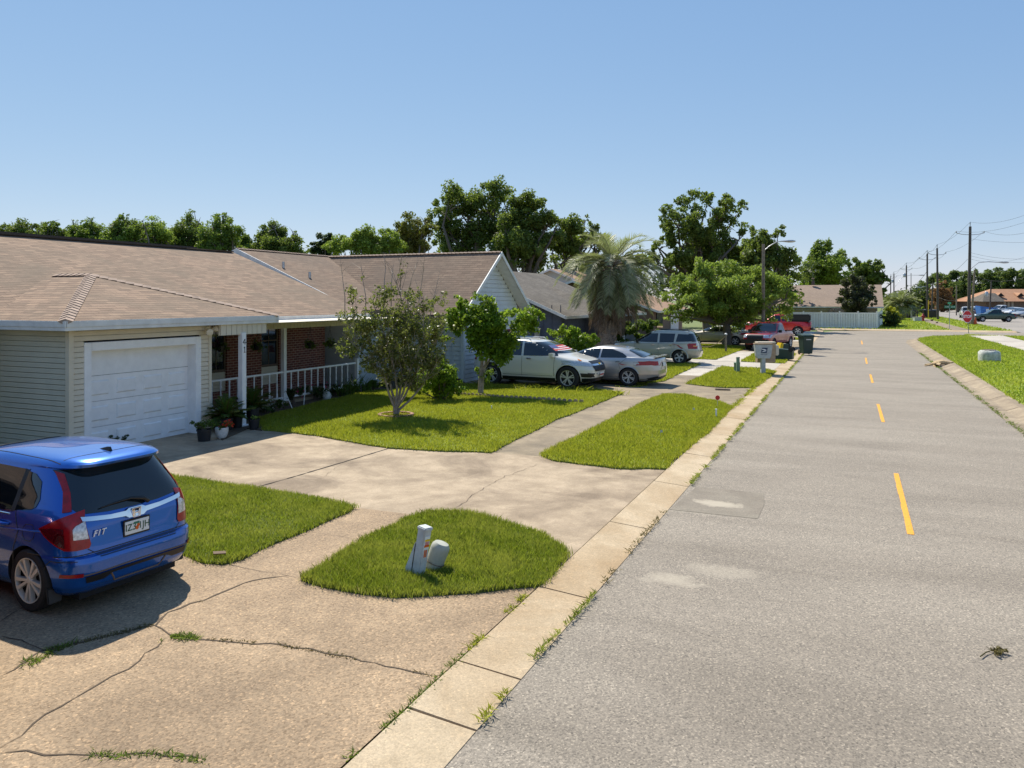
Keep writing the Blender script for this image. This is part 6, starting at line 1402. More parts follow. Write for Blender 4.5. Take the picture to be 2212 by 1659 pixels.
def sedan(label, pn, group=None, spoiler=True, name='sedan_car'):
    K = [(.2, -2.25, 2.15, .78), (.28, -2.36, 2.3, .86), (.45, -2.42, 2.38, .905), (.6, -2.43, 2.40, .912), (.72, -2.42, 2.36, .912), (.82, -2.41, 2.2, .905), (.9, -2.40, 1.95, .895), (.96, -2.39, 1.5, .88), (1.0, -2.38, 1.25, .865), (1.03, -2.36, 1.12, .85), (1.06, -2.28, 1.05, .835), (1.08, -1.98, 1.0, .82), (1.12, -1.86, .9, .80), (1.2, -1.68, .72, .755), (1.3, -1.42, .46, .69), (1.37, -1.2, .22, .635), (1.41, -1.0, .05, .58), (1.44, -.75, -.1, .48), (1.46, -.5, -.2, .2)]
    root, bvh, body = vehicle(name, label, 'car', K, pn, (-1.38, 1.42), .335, dict(spokes=5, style='double', rim=.68), ww=.21, pw=4.4, group=group)
    side_glass(root, bvh, [[(-.32, 1.03), (-.34, 1.36), (-.72, 1.35), (-1.12, 1.22), (-1.3, 1.10), (-1.25, 1.05)], [(-.25, 1.02), (-.27, 1.37), (.05, 1.355), (.38, 1.26), (.8, 1.06), (.84, 1.02)]],
               [[(-.28, .35), (-.28, 1.02)], [(.95, .36), (.95, 1.0)], [(-1.12, .55), (-1.02, .8), (-1.3, 1.04)], [(-1.05, .33), (.95, .33)], [(-1.7, .9), (-1.7, .78), (-1.56, .78), (-1.56, .9), (-1.7, .9)]])
    handles(root, bvh, (-.98, .1), .90, M['chrome'])
    skin('windscreen', bvh, [(-.55, 1.38), (-.74, 1.08), (.74, 1.08), (.55, 1.38)], 'F', M['car_glass'], root, .01, .08)
    skin('rear_window', bvh, [(-1.30, -.54), (-1.92, -.70), (-1.90, .70), (-1.30, .54)], 'T', M['car_glass'], root, .012, .06)
    for s, n in ((1, 'L'), (-1, 'R')):
        skin('tail_light', bvh, [(-1.88, .93), (-2.1, .955), (-2.45, .93), (-2.45, .78), (-2.25, .78), (-2.05, .85)], n, M['red_lens'], root, .012, .05)
        skin('tail_light', bvh, [(s * .9, .93), (s * .55, .93), (s * .55, .82), (s * .9, .78)], 'B', M['red_lens'], root, .012, .05)
        skin('headlight', bvh, [(1.7, .88), (2.35, .80), (2.4, .68), (2.1, .70)], n, M['clear_lens'], root, .012, .05)
        skin('lower_trim', bvh, [(-2.0, .30), (-2.4, .40), (-2.4, .28), (-2.1, .24)], n, M['black'], root, .012, .06)
    skin('licence_plate', bvh, [(-.17, .88), (.17, .88), (.17, .73), (-.17, .73)], 'B', M['plate_white'], root, .02, .08)
    skin('lower_trim', bvh, [(-.7, .34), (.7, .34), (.68, .22), (-.68, .22)], 'B', M['black'], root, .012, .08)
    skin('grille', bvh, [(-.7, .6), (.7, .6), (.6, .35), (-.6, .35)], 'F', M['black'], root, .012, .08)
    if spoiler: sp = MB(); sp.box((-2.28, 0, 1.10), (.14, 1.35, .035)); sp.build('spoiler', pn, root, bevel=.012)
    mirror(root, .8, .80, 1.05, pn)
    fn = MB(); fn.add([(-1.1, -.02, 1.38), (-1.1, .02, 1.38), (-.95, .02, 1.40), (-.95, -.02, 1.40), (-1.08, 0, 1.45)], [(0, 1, 2, 3), (0, 4, 1), (1, 4, 2), (2, 4, 3), (3, 4, 0)]); fn.build('antenna_fin', M['alloy_gloss'], root)
    return root
silver = get_paint('silver metallic paint', (0.50, 0.49, 0.48), metal=.6, rough=.33)
s1 = sedan('silver sedan with rear spoiler parked next to the white crossover', silver); place(s1, (-1.38, .9), 1357, 834, R(180 - 3), 1.0, sy=1.0, sz=.945)
def wagon():
    pn = get_paint('grey beige paint', (0.50, 0.49, 0.41), metal=.25, rough=.38); tn = get_paint('tan lower paint', (0.55, 0.48, 0.36), metal=.2, rough=.45)
    K = [(.32, -2.1, 2.1, .80), (.4, -2.18, 2.2, .87), (.6, -2.21, 2.22, .89), (.75, -2.2, 2.22, .895), (.9, -2.16, 2.18, .89), (1.0, -2.13, 2.1, .885), (1.06, -2.11, 1.7, .88), (1.09, -2.1, 1.25, .87), (1.12, -2.09, 1.1, .86), (1.25, -2.05, .86, .82), (1.45, -1.97, .5, .765), (1.6, -1.88, .28, .72), (1.66, -1.8, .1, .68), (1.69, -1.7, -.05, .62), (1.71, -1.3, -.3, .5), (1.715, -1, -.5, .2)]
    root, bvh, body = vehicle('wagon_car', 'grey-tan boxy sport wagon with roof rack in the third driveway', 'car', K, pn, (-1.30, 1.32), .36, dict(spokes=5, style='wide', rim=.62, alloy='alloy_gloss'), ww=.22, pw=5.5)
    side_glass(root, bvh, [[(-1.90, 1.18), (-1.75, 1.53), (-1.22, 1.55), (-1.12, 1.15)], [(-1.02, 1.12), (-1.08, 1.56), (-.32, 1.57), (-.30, 1.10)], [(-.2, 1.10), (-.22, 1.57), (.15, 1.55), (.42, 1.42), (.82, 1.12)]],
               [[(-.25, .42), (-.25, 1.1)], [(.95, .42), (.95, 1.1)], [(-1.05, .8), (-1.05, 1.1)], [(-2.1, 1.06), (1.9, 1.02)]])
    handles(root, bvh, (-.88, .02), .99, M['chrome'])
    skin('windscreen', bvh, [(-.62, 1.6), (-.78, 1.16), (.78, 1.16), (.62, 1.6)], 'F', M['car_glass'], root, .01, .08); skin('rear_window', bvh, [(-.64, 1.56), (-.74, 1.16), (.74, 1.16), (.64, 1.56)], 'B', M['car_glass'], root, .01, .08)
    for s, n in ((1, 'L'), (-1, 'R')):
        skin('tail_light', bvh, [(-1.92, 1.08), (-2.2, 1.08), (-2.2, .80), (-1.95, .80)], n, M['red_lens'], root, .012, .06); skin('indicator', bvh, [(-1.96, .98), (-2.2, .98), (-2.2, .90), (-1.97, .90)], n, M['amber_lens'], root, .018, .06)
        skin('tail_light', bvh, [(s * .88, 1.08), (s * .7, 1.08), (s * .7, .80), (s * .88, .80)], 'B', M['red_lens'], root, .012, .06)
        skin('cladding', bvh, [(-2.3, .70), (-1.72, .70), (-1.68, .56), (-1.66, .34), (-2.3, .34)], n, tn, root, .014, .08); skin('cladding', bvh, [(-.92, .52), (.92, .52), (.94, .34), (-.94, .34)], n, tn, root, .014, .1)
        skin('headlight', bvh, [(1.8, .95), (2.25, .95), (2.25, .78), (1.95, .78)], n, M['clear_lens'], root, .012, .06)
        P = []
        for k in range(19):
            a = math.pi * k / 18; 
            for ax in ():
                pass
    for ax in (-1.30, 1.32):
        for s in (-1, 1):
            lp = MB(); P = [(ax + .43 * math.cos(math.pi * (-.03 + 1.06 * k / 20)), s * .905, .36 + .43 * math.sin(math.pi * (-.03 + 1.06 * k / 20))) for k in range(21)]; lp.tube(P, .038, 8); lp.build('wheel_flare', pn, root, 60)
    skin('rear_bumper', bvh, [(-.88, .68), (.88, .68), (.85, .36), (-.85, .36)], 'B', tn, root, .02, .1, thick=.03)
    mirror(root, .80, .86, 1.14, M['black'], (.12, .2, .15)); roof_rails(root, -1.75, .0, .60, 1.70, M['black'])
    cb = MB(); cb.tube([(-.6, -.6, 1.74), (-.6, .6, 1.74)], .018, 6); cb.tube([(-1.4, -.6, 1.74), (-1.4, .6, 1.74)], .018, 6); cb.build('roof_crossbar', M['black'], root)
    place(root, (-1.30, .88), 1467, 787, R(180), .95, sy=.95, sz=.92)
wagon()
tan = get_paint('champagne paint', (0.42, 0.38, 0.31), metal=.5, rough=.36)
s2 = sedan('champagne sedan half shaded behind the trunk of the broad tree', tan, spoiler=False); place(s2, (-1.38, .9), 1588, 746, R(180), .95, sy=.95, sz=.9)
# red car just showing its rear corner at the left edge
crimson = get_paint('dark red paint', (0.13, 0.003, 0.012), metal=.4, rough=.3)
s3 = sedan('dark red car of which only the rear corner shows at the left edge', crimson, spoiler=False, name='red_car'); s3.rotation_euler = (0, 0, R(176)); s3.scale = (1.07,) * 3
pe = at(5, 1318, .5)
s3.location = (pe.x - 2.14, pe.y - .80, .037)

def pickup(name, label, col, bumper='black', extcab=False, dark_gate=False, cap=False, group=None, silver_wheels=True):
    pn = col if not isinstance(col, tuple) else get_paint(name + ' paint', col)
    K = [(.38, -2.45, 2.35, .74), (.45, -2.5, 2.45, .83), (.6, -2.52, 2.5, .865), (.8, -2.52, 2.5, .87), (.95, -2.52, 2.46, .865), (1.04, -2.52, 2.3, .855), (1.09, -2.52, 1.6, .845), (1.11, -2.52, 1.3, .84)]
    bed = box_mesh((-2.42, -.72, .62), (-.78 if not extcab else -.95, .72, 1.3), M['black_matt'])
    root, bvh, body = vehicle(name, label, 'pickup truck', K, pn, (-1.55, 1.55), .37, dict(spokes=5, style='wide', alloy='alloy_gloss' if silver_wheels else 'black', rim=.6), ww=.24, pw=9, extra_cut=[bed], group=group)
    xr = -.72 if not extcab else -.90
    KC = [(1.08, xr, 1.1, .835), (1.15, xr + .01, .98, .81), (1.3, xr + .04, .74, .76), (1.5, xr + .09, .46, .70), (1.62, xr + .14, .25, .655), (1.67, xr + .2, .12, .6), (1.70, xr + .35, -.0, .45), (1.71, xr + .45, -.1, .2)]
    vs, fs = slice_body(KC, pw=8, top_pw=7, steps=16); me = bpy.data.meshes.new('cab'); me.from_pydata(vs, [], fs); me.update(); bm = bmesh.new(); bm.from_mesh(me); bmesh.ops.recalc_face_normals(bm, faces=bm.faces); cv = BVHTree.FromBMesh(bm); bm.to_mesh(me); bm.free()
    link('cab', me, pn, root, 28)
    for s, n in ((1, 'L'), (-1, 'R')):
        skin('window', cv, [(-.28, 1.14), (-.24, 1.56), (.22, 1.55), (.45, 1.42), (.82, 1.14)], n, M['car_glass'], root, .008, .08)
        skin('window', cv, [(xr + .1, 1.16), (xr + .17, 1.54), (-.33, 1.56), (-.37, 1.16)], n, M['car_glass'], root, .008, .08)
        ln = MB(); line_on(ln, bvh, [(-.42, .5), (-.42, 1.08)], n, .006, .1); line_on(ln, bvh, [(.92, .5), (.92, 1.08)], n, .006, .1); line_on(ln, bvh, [(xr - .03, .5), (xr - .03, 1.1)], n, .009, .1); ln.build('panel_gap', M['black'], root)
        skin('tail_light', bvh, [(-2.3, 1.04), (-2.6, 1.04), (-2.6, .74), (-2.3, .74)], n, M['red_lens'], root, .012, .1); skin('tail_light', bvh, [(s * .86, 1.04), (s * .70, 1.04), (s * .70, .74), (s * .86, .74)], 'B', M['red_lens'], root, .012, .08)
        skin('headlight', bvh, [(s * .84, .98), (s * .5, .98), (s * .52, .80), (s * .84, .80)], 'F', M['clear_lens'], root, .014, .08); skin('headlight', bvh, [(2.25, .98), (2.6, .98), (2.6, .80), (2.3, .80)], n, M['clear_lens'], root, .012, .08)
    skin('windscreen', cv, [(-.56, 1.60), (-.74, 1.16), (.74, 1.16), (.56, 1.60)], 'F', M['car_glass'], root, .012, .08); skin('rear_window', cv, [(-.56, 1.56), (-.62, 1.18), (.62, 1.18), (.56, 1.56)], 'B', M['car_glass'], root, .012, .08)
    skin('grille', bvh, [(-.48, .99), (.48, .99), (.48, .70), (-.48, .70)], 'F', M['black'], root, .016, .08)
    bp = MB(); bp.box((2.50, 0, .56), (.16, 1.74, .26)); bp.build('front_bumper', M[bumper], root, bevel=.04)
    bp = MB(); bp.box((-2.56, 0, .56), (.16, 1.62, .18)); bp.build('rear_bumper', M['galv'] if bumper != 'black' else M['black'], root, bevel=.03)
    if dark_gate: skin('tailgate', bvh, [(-.70, 1.06), (.70, 1.06), (.70, .68), (-.70, .68)], 'B', M['black'], root, .02, .1, thick=.02)
    rl = MB()
    for s in (-1, 1): rl.box((-1.62, s * .80, 1.115), (1.65, .09, .03))
    rl.build('bed_rail', M['black'] if bumper == 'black' else pn, root, bevel=.008)
    mirror(root, .78, .86, 1.16, M['black'], (.1, .2, .17))
    if cap: c_ = MB(); c_.box((-1.65, 0, 1.40), (1.6, 1.4, .55)); c_.build('bed_cover', M['black'], root, bevel=.08)
    return root, bvh
red = get_paint('deep red paint', (0.38, 0.006, 0.015), metal=.05, rough=.3)
pk, _ = pickup('pickup_truck', 'dark red pickup truck facing the camera behind the streetlamp', red); pk.rotation_euler = (0, 0, R(-104)); pk.scale = (.98,) * 3
pf = at(1672, 758, .04); pk.location = (pf.x - .45, pf.y + 1.9, .04)
red2 = get_paint('bright red paint', (0.62, 0.01, 0.012), metal=.1, rough=.3)
pk2, _ = pickup('pickup_truck', 'bright red pickup truck with black bed cover beyond the dark red one', red2, cap=True); pk2.rotation_euler = (0, 0, R(180)); pk2.scale = (1.08,) * 3
p2 = at(1680, 724, .04); pk2.location = (p2.x, p2.y, .04)
green = get_paint('dark green paint', (0.012, 0.06, 0.045), metal=.35, rough=.33)
pk3, _ = pickup('pickup_truck', 'dark green pickup truck turning on the wide road', green, bumper='galv', extcab=True, dark_gate=True)
pa, pb = at(2120, 697.0, .01), at(2162, 697.0, .01); d_ = (pa - pb); hd = math.atan2(d_.y, d_.x) - R(14)
pk3.rotation_euler = (0, 0, hd); pk3.scale = (1.03,) * 3; ct_ = at(2146, 695.0, .01); pk3.location = (ct_.x, ct_.y, .01)
wt = get_paint('white fleet paint', (0.66, 0.67, 0.67), metal=0, rough=.4)
pk4, _ = pickup('pickup_truck', 'white pickup truck parked broadside across the road', wt, bumper='galv', extcab=True); p4 = atd(2161, 0, 158); pk4.location = (p4.x, p4.y, .01); pk4.rotation_euler = (0, 0, TH + R(190)); pk4.scale = (1.15,) * 3
pk5, _ = pickup('pickup_truck', 'white pickup truck seen from behind near the power pole', wt, bumper='galv', dark_gate=True); p5 = atd(2089, 0, 128); pk5.location = (p5.x, p5.y, .01); pk5.rotation_euler = (0, 0, TH + R(65)); pk5.scale = (1.12,) * 3
# parked cars in the lot across the road
dk = get_paint('dark blue paint', (0.02, 0.03, 0.07)); gy = get_paint('grey paint', (0.16, 0.17, 0.18)); 
for (u, Y, a, pn, lb) in ((2186, 150, 200, silver, 'silver sedan first of the parked row at the right edge'), (2196, 142, 205, wt, 'white car second in the parked row at the right edge'), (2207, 134, 205, dk, 'dark blue car third in the parked row at the right edge'), (2214, 127, 207, silver, 'silver car at the right edge cut by the frame'),
                          (2108, 166, 20, wt, 'long white car behind the big power pole'), (2118, 152, 15, dk, 'dark car between the power pole and the blue tarp')):
    sd = sedan(lb, pn, group='cars parked across the wide road', spoiler=False); p = atd(u, 0, Y); sd.location = (p.x, p.y, .01); sd.rotation_euler = (0, 0, TH + R(a)); sd.scale = (1.12,) * 3
sd = sedan('small red car far down the road beyond the poles', crimson, spoiler=False); p = atd(1996, 0, 236); sd.location = (p.x, p.y, .01); sd.rotation_euler = (0, 0, TH + R(185)); sd.scale = (1.1,) * 3
# ---------------------------------------------------------------- street furniture and small things
def base_pt(u, Y): p = atd(u, UH + H * F / Y, Y); p.z = 0; return p
# leaning utility posts in the island
def leaning_posts():
    b = at(903, 1243, .05); top = atd(919, 1135, depth(b)); ax = (top - b)
    r = empty('utility_post', b, 0, 'tall leaning square utility post with an orange sticker in the grass island', 'utility post')
    L = ax.length; q = Vector((0, 0, 1)).rotation_difference(ax.normalized()).to_matrix()
    m = MB(); m.box(q @ Vector((0, 0, L / 2 - .08)), (.115, .115, L + .1), m=q @ Matrix.Rotation(R(-15), 3, 'Z')); m.build('post_body', M['pedestal_white'], r, bevel=.012)
    m = MB(); m.box(q @ Vector((0, 0, L - .03)), (.13, .13, .04), m=q @ Matrix.Rotation(R(-15), 3, 'Z')); m.build('post_cap', M['pedestal_white'], r, bevel=.01)
    Q = q @ Matrix.Rotation(R(-15), 3, 'Z')
    m = MB(); m.box(Q @ Vector((.0595, 0.0, L * .68)), (.004, .075, .15), m=Q); st = m.build('warning_sticker', M['plate_white'], r)
    for z_, hgt, mm in ((.735, .022, 'yellow'), (.62, .022, 'orange')):
        m = MB(); m.box(Q @ Vector((.0625, 0, L * z_)), (.004, .073, hgt), m=Q); m.build('sticker_band', M[mm], st)
    for k in range(4): m = MB(); m.box(Q @ Vector((.0622, 0, L * (.70 - k * .018))), (.003, .055, .005), m=Q); m.build('sticker_text', M['stop_red'], st)
    m = MB(); m.box(Q @ Vector((.0595, -.012, L * .47)), (.004, .014, .08), m=Q); m.box(Q @ Vector((.0595, .012, L * .47)), (.004, .014, .08), m=Q); m.build('red_numerals', M['orange'], r)
    flap = MB(); flap.add([Q @ Vector(p) for p in ((-.055, -.062, .02), (-.06, .06, .02), (-.062, -.058, .36), (-.062, .05, .40), (-.15, -.09, -.02), (-.16, .03, -.02))], [(0, 2, 4), (1, 5, 3), (2, 3, 5, 4), (0, 4, 5, 1)])
    flap.build('loose_cover', M['pedestal_white'], r)
    b2 = at(933, 1232, .05); top2 = atd(955, 1172, depth(b2)); ax = top2 - b2; L = ax.length; q = Vector((0, 0, 1)).rotation_difference(ax.normalized()).to_matrix()
    r2 = empty('utility_pedestal', b2, 0, 'short leaning round-topped utility pedestal beside the square post', 'utility post')
    m = MB(); m.lathe([(.098, -.08), (.098, L * .35), (.104, L * .36), (.108, L - .07), (.103, L - .035), (.08, L - .005), (.0, L + .003)], (0, 0, 0), 28, q); m.build('pedestal_body', M['pedestal'], r2, 40)
    m = MB(); m.lathe([(.1095, L * .3), (.1095, L * .315)], (0, 0, 0), 28, q); m.build('pedestal_seam', M['brown_wall'], r2)
leaning_posts()
# mailbox
def mailbox():
    b = at(1648, 811); r = empty('mailbox', b, 0, 'grey mailbox with a postal eagle emblem on a square post by the kerb', 'mailbox')
    s = depth(b) / F; Y = depth(b)
    def P(u, v): q = atd(u, v, Y) - b; return q
    th = TH; zt = P(1648, 744).z; zb = P(1648, 775).z; w_ = 37 * s
    m = MB(); m.box((0, 0, zt * .35), (.17, .17, zt * .8), th); m.build('post', M['pole_pale'], r, bevel=.01); r.children[0].active_material = M['mail_grey']
    R3 = Matrix.Rotation(th, 3, 'Z'); cx = 0.03
    m = MB(); P4 = [(-w_ / 2, zb + .6 * 0), (w_ / 2, zb), (w_ / 2, zt), (-w_ / 2, zt)]
    zb2 = zb + .02; prof = [(-w_ * .52, zt), (w_ * .52, zt), (w_ * .43, zb2 + .10), (w_ * .36, zb2), (-w_ * .36, zb2), (-w_ * .43, zb2 + .10)]
    vs = [R3 @ Vector((x, -.12, z)) for x, z in prof] + [R3 @ Vector((x, .10, z)) for x, z in prof]; n = 6
    m.add(vs, [tuple(range(n)), tuple(range(n, 2 * n))[::-1]] + [(i, n + i, n + (i + 1) % n, (i + 1) % n) for i in range(n)]); m.build('mailbox_body', M['mail_grey'], r, bevel=.012)
    m = MB(); m.box(R3 @ Vector((.0, -.02, zt + .03)), (w_ * 1.06, .26, .05), th); m.build('lid', M['mail_tan'], r, bevel=.01)
    m = MB(); m.box(R3 @ Vector((w_ * .27, .28, (zt + zb) / 2 - .06)), (w_ * 1.05, .34, zt - zb + .22), th); m.build('rear_box', M['mail_tan'], r, bevel=.02)
    m = MB(); m.box(R3 @ Vector((w_ * .27, .28, zt + .07)), (w_ * 1.12, .38, .05), th); m.build('rear_lid', M['vinyl_cream'], r, bevel=.02)
    m = MB(); m.box(R3 @ Vector((w_ * .9, .30, (zt + zb) / 2 + .04)), (.16, .34, .42), th); m.build('side_box', M['yellow'], r, bevel=.03); r.children[-1].active_material = M['vinyl_cream']
    z0 = (zt + zb) / 2 + .06
    def plate(pts, y, mm, nm, par):
        m = MB(); vs = [R3 @ Vector((x, y, z)) for x, z in pts] + [R3 @ Vector((x, y + .004, z)) for x, z in pts]; n = len(pts)
        m.add(vs, [tuple(range(n)), tuple(range(n, 2 * n))[::-1]] + [(i, n + i, n + (i + 1) % n, (i + 1) % n) for i in range(n)]); return m.build(nm, M[mm], par)
    k = w_ * .20
    e = plate([(-k * .85, z0 - k * .75), (k * .85, z0 - k * .75), (k * 1.1, z0 + k * .75), (-k * .6, z0 + k * .75)], -.127, 'navy', 'eagle_emblem', r)
    plate([(-k * .75, z0 + k * .45), (k * .2, z0 + k * .35), (k * .85, z0 + k * .05), (k * .35, z0 + k * .0), (-k * .6, z0 + k * .25)], -.132, 'white', 'eagle_head', e)
    plate([(-k * .7, z0 - k * .45), (k * .1, z0 - k * .1), (k * .7, z0 - k * .1), (k * .55, z0 - k * .28), (-k * .1, z0 - k * .4)], -.132, 'white', 'eagle_wing', e)
    m4 = R3.to_4x4() @ Matrix.Translation((0, -.126, z0 - k * 1.15)) @ Matrix.Rotation(R(90), 4, 'X'); text_on('emblem_text', 'USPS.COM', .055, M['navy'], r, m4, .001)
mailbox()
def pedestals():
    b = at(1596, 809 - 9); b = at(1592, 806); r = empty('utility_pedestal', b, 0, 'green steel utility pedestal behind the thin post near the mailbox', 'utility post'); s = depth(b) / F
    m = MB(); m.lathe([(10 * s * .5 * 1.3, 0), (10 * s * .5 * 1.3, 23 * s * .9), (10 * s * .5 * 1.38, 23 * s * .93), (10 * s * .5 * 1.38, 23 * s), (.02, 24 * s)], (0, 0, 0), 16); m.build('pedestal_body', M['pedestal_green'], r, 40); m = MB(); m.lathe([(.155, .02), (.155, .08)], (0, 0, 0), 16); m.build('base_band', M['pedestal'], r)
    b = at(1594, 808); r = empty('utility_post', b, 0, 'thin grey-green post standing in front of the green pedestal', 'utility post'); s = depth(b) / F
    m = MB(); m.box((0, 0, 36 * s / 2), (.12, .12, 36 * s), TH); m.build('post_body', M['pedestal_green'], r, bevel=.01); m = MB(); m.box((0, 0, 36 * s), (.14, .14, .04), TH); m.build('post_cap', M['pedestal'], r, bevel=.01)
pedestals()
def marker():
    b = at(1550, 884); r = empty('reflector_marker', b, 0, 'round red reflector on a thin stake at the corner of the grass strip', 'marker'); s = depth(b) / F
    m = MB(); m.tube([(0, 0, 0), (0, 0, 25 * s)], .008, 6); m.build('stake', M['galv'], r); m = MB(); m.lathe([(.065, 0), (.065, .012)], (0, 0, 25 * s), 18, Matrix.Rotation(TH, 3, 'Z') @ Matrix.Rotation(R(90), 3, 'X')); m.build('reflector', M['stop_red'], r)
    b = at(1547, 907); m = MB(); m.box((0, 0, .13), (.035, .035, .26)); m.box((0, 0, .27), (.05, .05, .03)); o = m.build('stake', M['white'], None, bevel=.005); o.location = b; tag(o, 'short white stake in the bare soil by the kerb', 'stake')
    for u, v, lb in ((1497, 895, 'small pale blue survey flag near the top of the grass strip'), (1427, 946, 'small pale blue survey flag in the middle of the grass strip')):
        b = at(u, v); r = empty('survey_flag', b, 0, lb, 'flag', 'survey flags in the grass strip'); m = MB(); m.tube([(0, 0, 0), (0, 0, .17)], .003, 4); m.build('wire', M['galv'], r); m = MB(); m.box((.02, 0, .15), (.05, .004, .05), .4); m.build('flag', M['pedestal_white'], r)
    b = at(805 + 500, 0 + 870)
marker()
def lamp_post(label, b, h, arm, head, lean=0, rad=.13, polem='pole', az=0.0, group=None, start=None):
    r = empty('street_lamp', b, 0, label, 'street lamp', group); m = MB(); m.tube([(0, 0, -.1), (lean * .5, 0, h * .5), (lean, 0, h)], [rad, rad * .9, rad * .8], 10); m.build('pole', M[polem], r, 50)
    d = Vector((math.cos(az), math.sin(az), 0)); h0 = start or h - .45; m = MB(); m.tube([Vector((lean, 0, h0)), Vector((lean, 0, h0 + arm[1] * .55)) + d * arm[0] * .35, Vector((lean, 0, h0 + arm[1] * .92)) + d * arm[0] * .7, Vector((lean, 0, h0 + arm[1])) + d * arm[0]], .032, 8); m.build('arm', M['galv'], r, 60)
    e = Vector((lean, 0, h0 + arm[1])) + d * arm[0]; q = Matrix.Rotation(az, 3, 'Z'); m = MB(); prof = [(-.1, .05), (.1, .09), (.35, .15), (.6, .15), (.75, .09), (.8, .02)]
    vs = []; n = 12
    for x, w_ in prof:
        for k in range(n): a = 2 * math.pi * k / n; vs.append(e + q @ Vector((x, w_ * math.cos(a), w_ * .55 * math.sin(a))) * (head / .7))
    m.add(vs, [(i * n + k, i * n + (k + 1) % n, (i + 1) * n + (k + 1) % n, (i + 1) * n + k) for i in range(len(prof) - 1) for k in range(n)] + [tuple(range(n))[::-1], tuple(range((len(prof) - 1) * n, len(prof) * n))]); m.build('lamp_head', M['galv'], r, 50)
    return r
b = base_pt(1649, 49.5); Yl = 49.5; hh = atd(1649, 527, Yl).z; e = atd(1690, 521, Yl) - b; v_ = Vector((e.x, e.y)); lamp_post('brown wooden street lamp behind the mailbox with a curved arm over the street', b, hh, (v_.length, (e.z - hh) + .45), .75, .0, .115, 'pole_pale', az=math.atan2(v_.y, v_.x))
# rubbish bins
def bin_(loc, label, rz=0, rot=None, sc=1.0, mm='bin_green', group='wheeled rubbish bins'):
    r = empty('wheelie_bin', loc, 0, label, 'rubbish bin', group); r.rotation_euler = rot or (0, 0, rz); r.scale = (sc,) * 3
    m = MB(); a, b2 = .24, .31
    m.add([(-a, -a, .06), (a, -a, .06), (a, a, .06), (-a, a, .06), (-b2, -b2, 1.0), (b2, -b2, 1.0), (b2, b2, 1.0), (-b2, b2, 1.0)], [(3, 2, 1, 0), (4, 5, 6, 7), (0, 1, 5, 4), (1, 2, 6, 5), (2, 3, 7, 6), (3, 0, 4, 7)]); m.box((0, 0, .97), (.68, .68, .05)); m.build('bin_body', M[mm], r, bevel=.02)
    m = MB(); m.add([(-.35, -.36, 1.0), (.35, -.36, 1.0), (.35, .38, 1.0), (-.35, .38, 1.0), (-.33, -.3, 1.06), (.33, -.3, 1.06), (.33, .36, 1.12), (-.33, .36, 1.12)], [(3, 2, 1, 0), (4, 5, 6, 7), (0, 1, 5, 4), (1, 2, 6, 5), (2, 3, 7, 6), (3, 0, 4, 7)]); m.build('lid', M[mm], r, bevel=.02)
    for s in (-1, 1): m = MB(); m.lathe([(.12, 0), (.12, .05)], (s * .27, .27, .12), 14, Matrix.Rotation(R(90), 3, 'Y')); m.build('wheel', M['tyre'], r)
    m = MB(); m.tube([(-.25, .42, 1.0), (.25, .42, 1.0)], .018, 6); m.box((-.22, .37, 1.0), (.03, .12, .04)); m.box((.22, .37, 1.0), (.03, .12, .04)); m.build('handle', M[mm], r)
    return r
r = bin_(at(1741, 766, .03), 'upright dark green wheeled bin on the kerb', TH + .1, sc=1.04)
m4 = Matrix.Translation((0, -.300, .82)) @ Matrix.Rotation(R(90 - 4), 4, 'X'); m = MB(); m.box((0, -.302, .82), (.28, .006, .05)); m.build('lid_label', M['galv'], r)
p = at(1716, 766, .33); bin_(p, 'dark green bin lying on its side beside the upright one', rot=(R(90), 0, R(-97)), sc=.98)
p = at(1690, 766, .0)
rb = empty('recycling_bin', at(1684, 765, .04), TH + .15, 'yellow recycling bin lid standing open beside the fallen bin', 'rubbish bin'); m = MB(); m.box((0, 0, .33), (.16, .5, .62), m=Matrix.Rotation(R(10), 3, 'Y')); m.build('lid', M['yellow'], rb, bevel=.03); m = MB(); m.box((.28, .05, .3), (.42, .5, .55)); m.build('bin_body', M['bin_green'], rb, bevel=.03)
o = MB(); o.box((0, 0, .13), (.32, .2, .26)); o = o.build('carton', M['white'], None, bevel=.01); o.location = at(1702, 766, .04); tag(o, 'white and blue carton at the mouth of the fallen bin', 'box'); q_ = MB(); q_.box((0.02, -.102, .13), (.16, .006, .18)); q_.build('print', M['flag_blue'], o)
# rope fence post under the broad tree
b = at(1568, 763); r = empty('rope_post', b, 0, 'short yellowish post with a sagging rope under the broad tree', 'post'); s = depth(b) / F
m = MB(); m.tube([(0, 0, 0), (0, 0, 40 * s)], .06, 8); m.build('post', M['pole_pale'], r, 50); m = MB(); m.lathe([(.075, 0), (.075, .06), (.03, .09)], (0, 0, 40 * s), 10); m.build('post_cap', M['white'], r)
e = atd(1505, 745, depth(b) + .5) - b; m = MB(); m.tube([Vector((0, 0, 38 * s)) * (1 - t) + Vector((e.x, e.y, e.z)) * t + Vector((0, 0, -.35 * math.sin(math.pi * t))) for t in np.linspace(0, 1, 9)], .018, 5); m.build('rope', M['cardboard'], r)
b = at(1508, 757); r2 = MB(); r2.tube([(0, 0, 0), (0, 0, .35)], .03, 6); r2 = r2.build('rope_anchor', M['pole_pale']); r2.location = b; tag(r2, 'low anchor stake at the left end of the sagging rope', 'post')

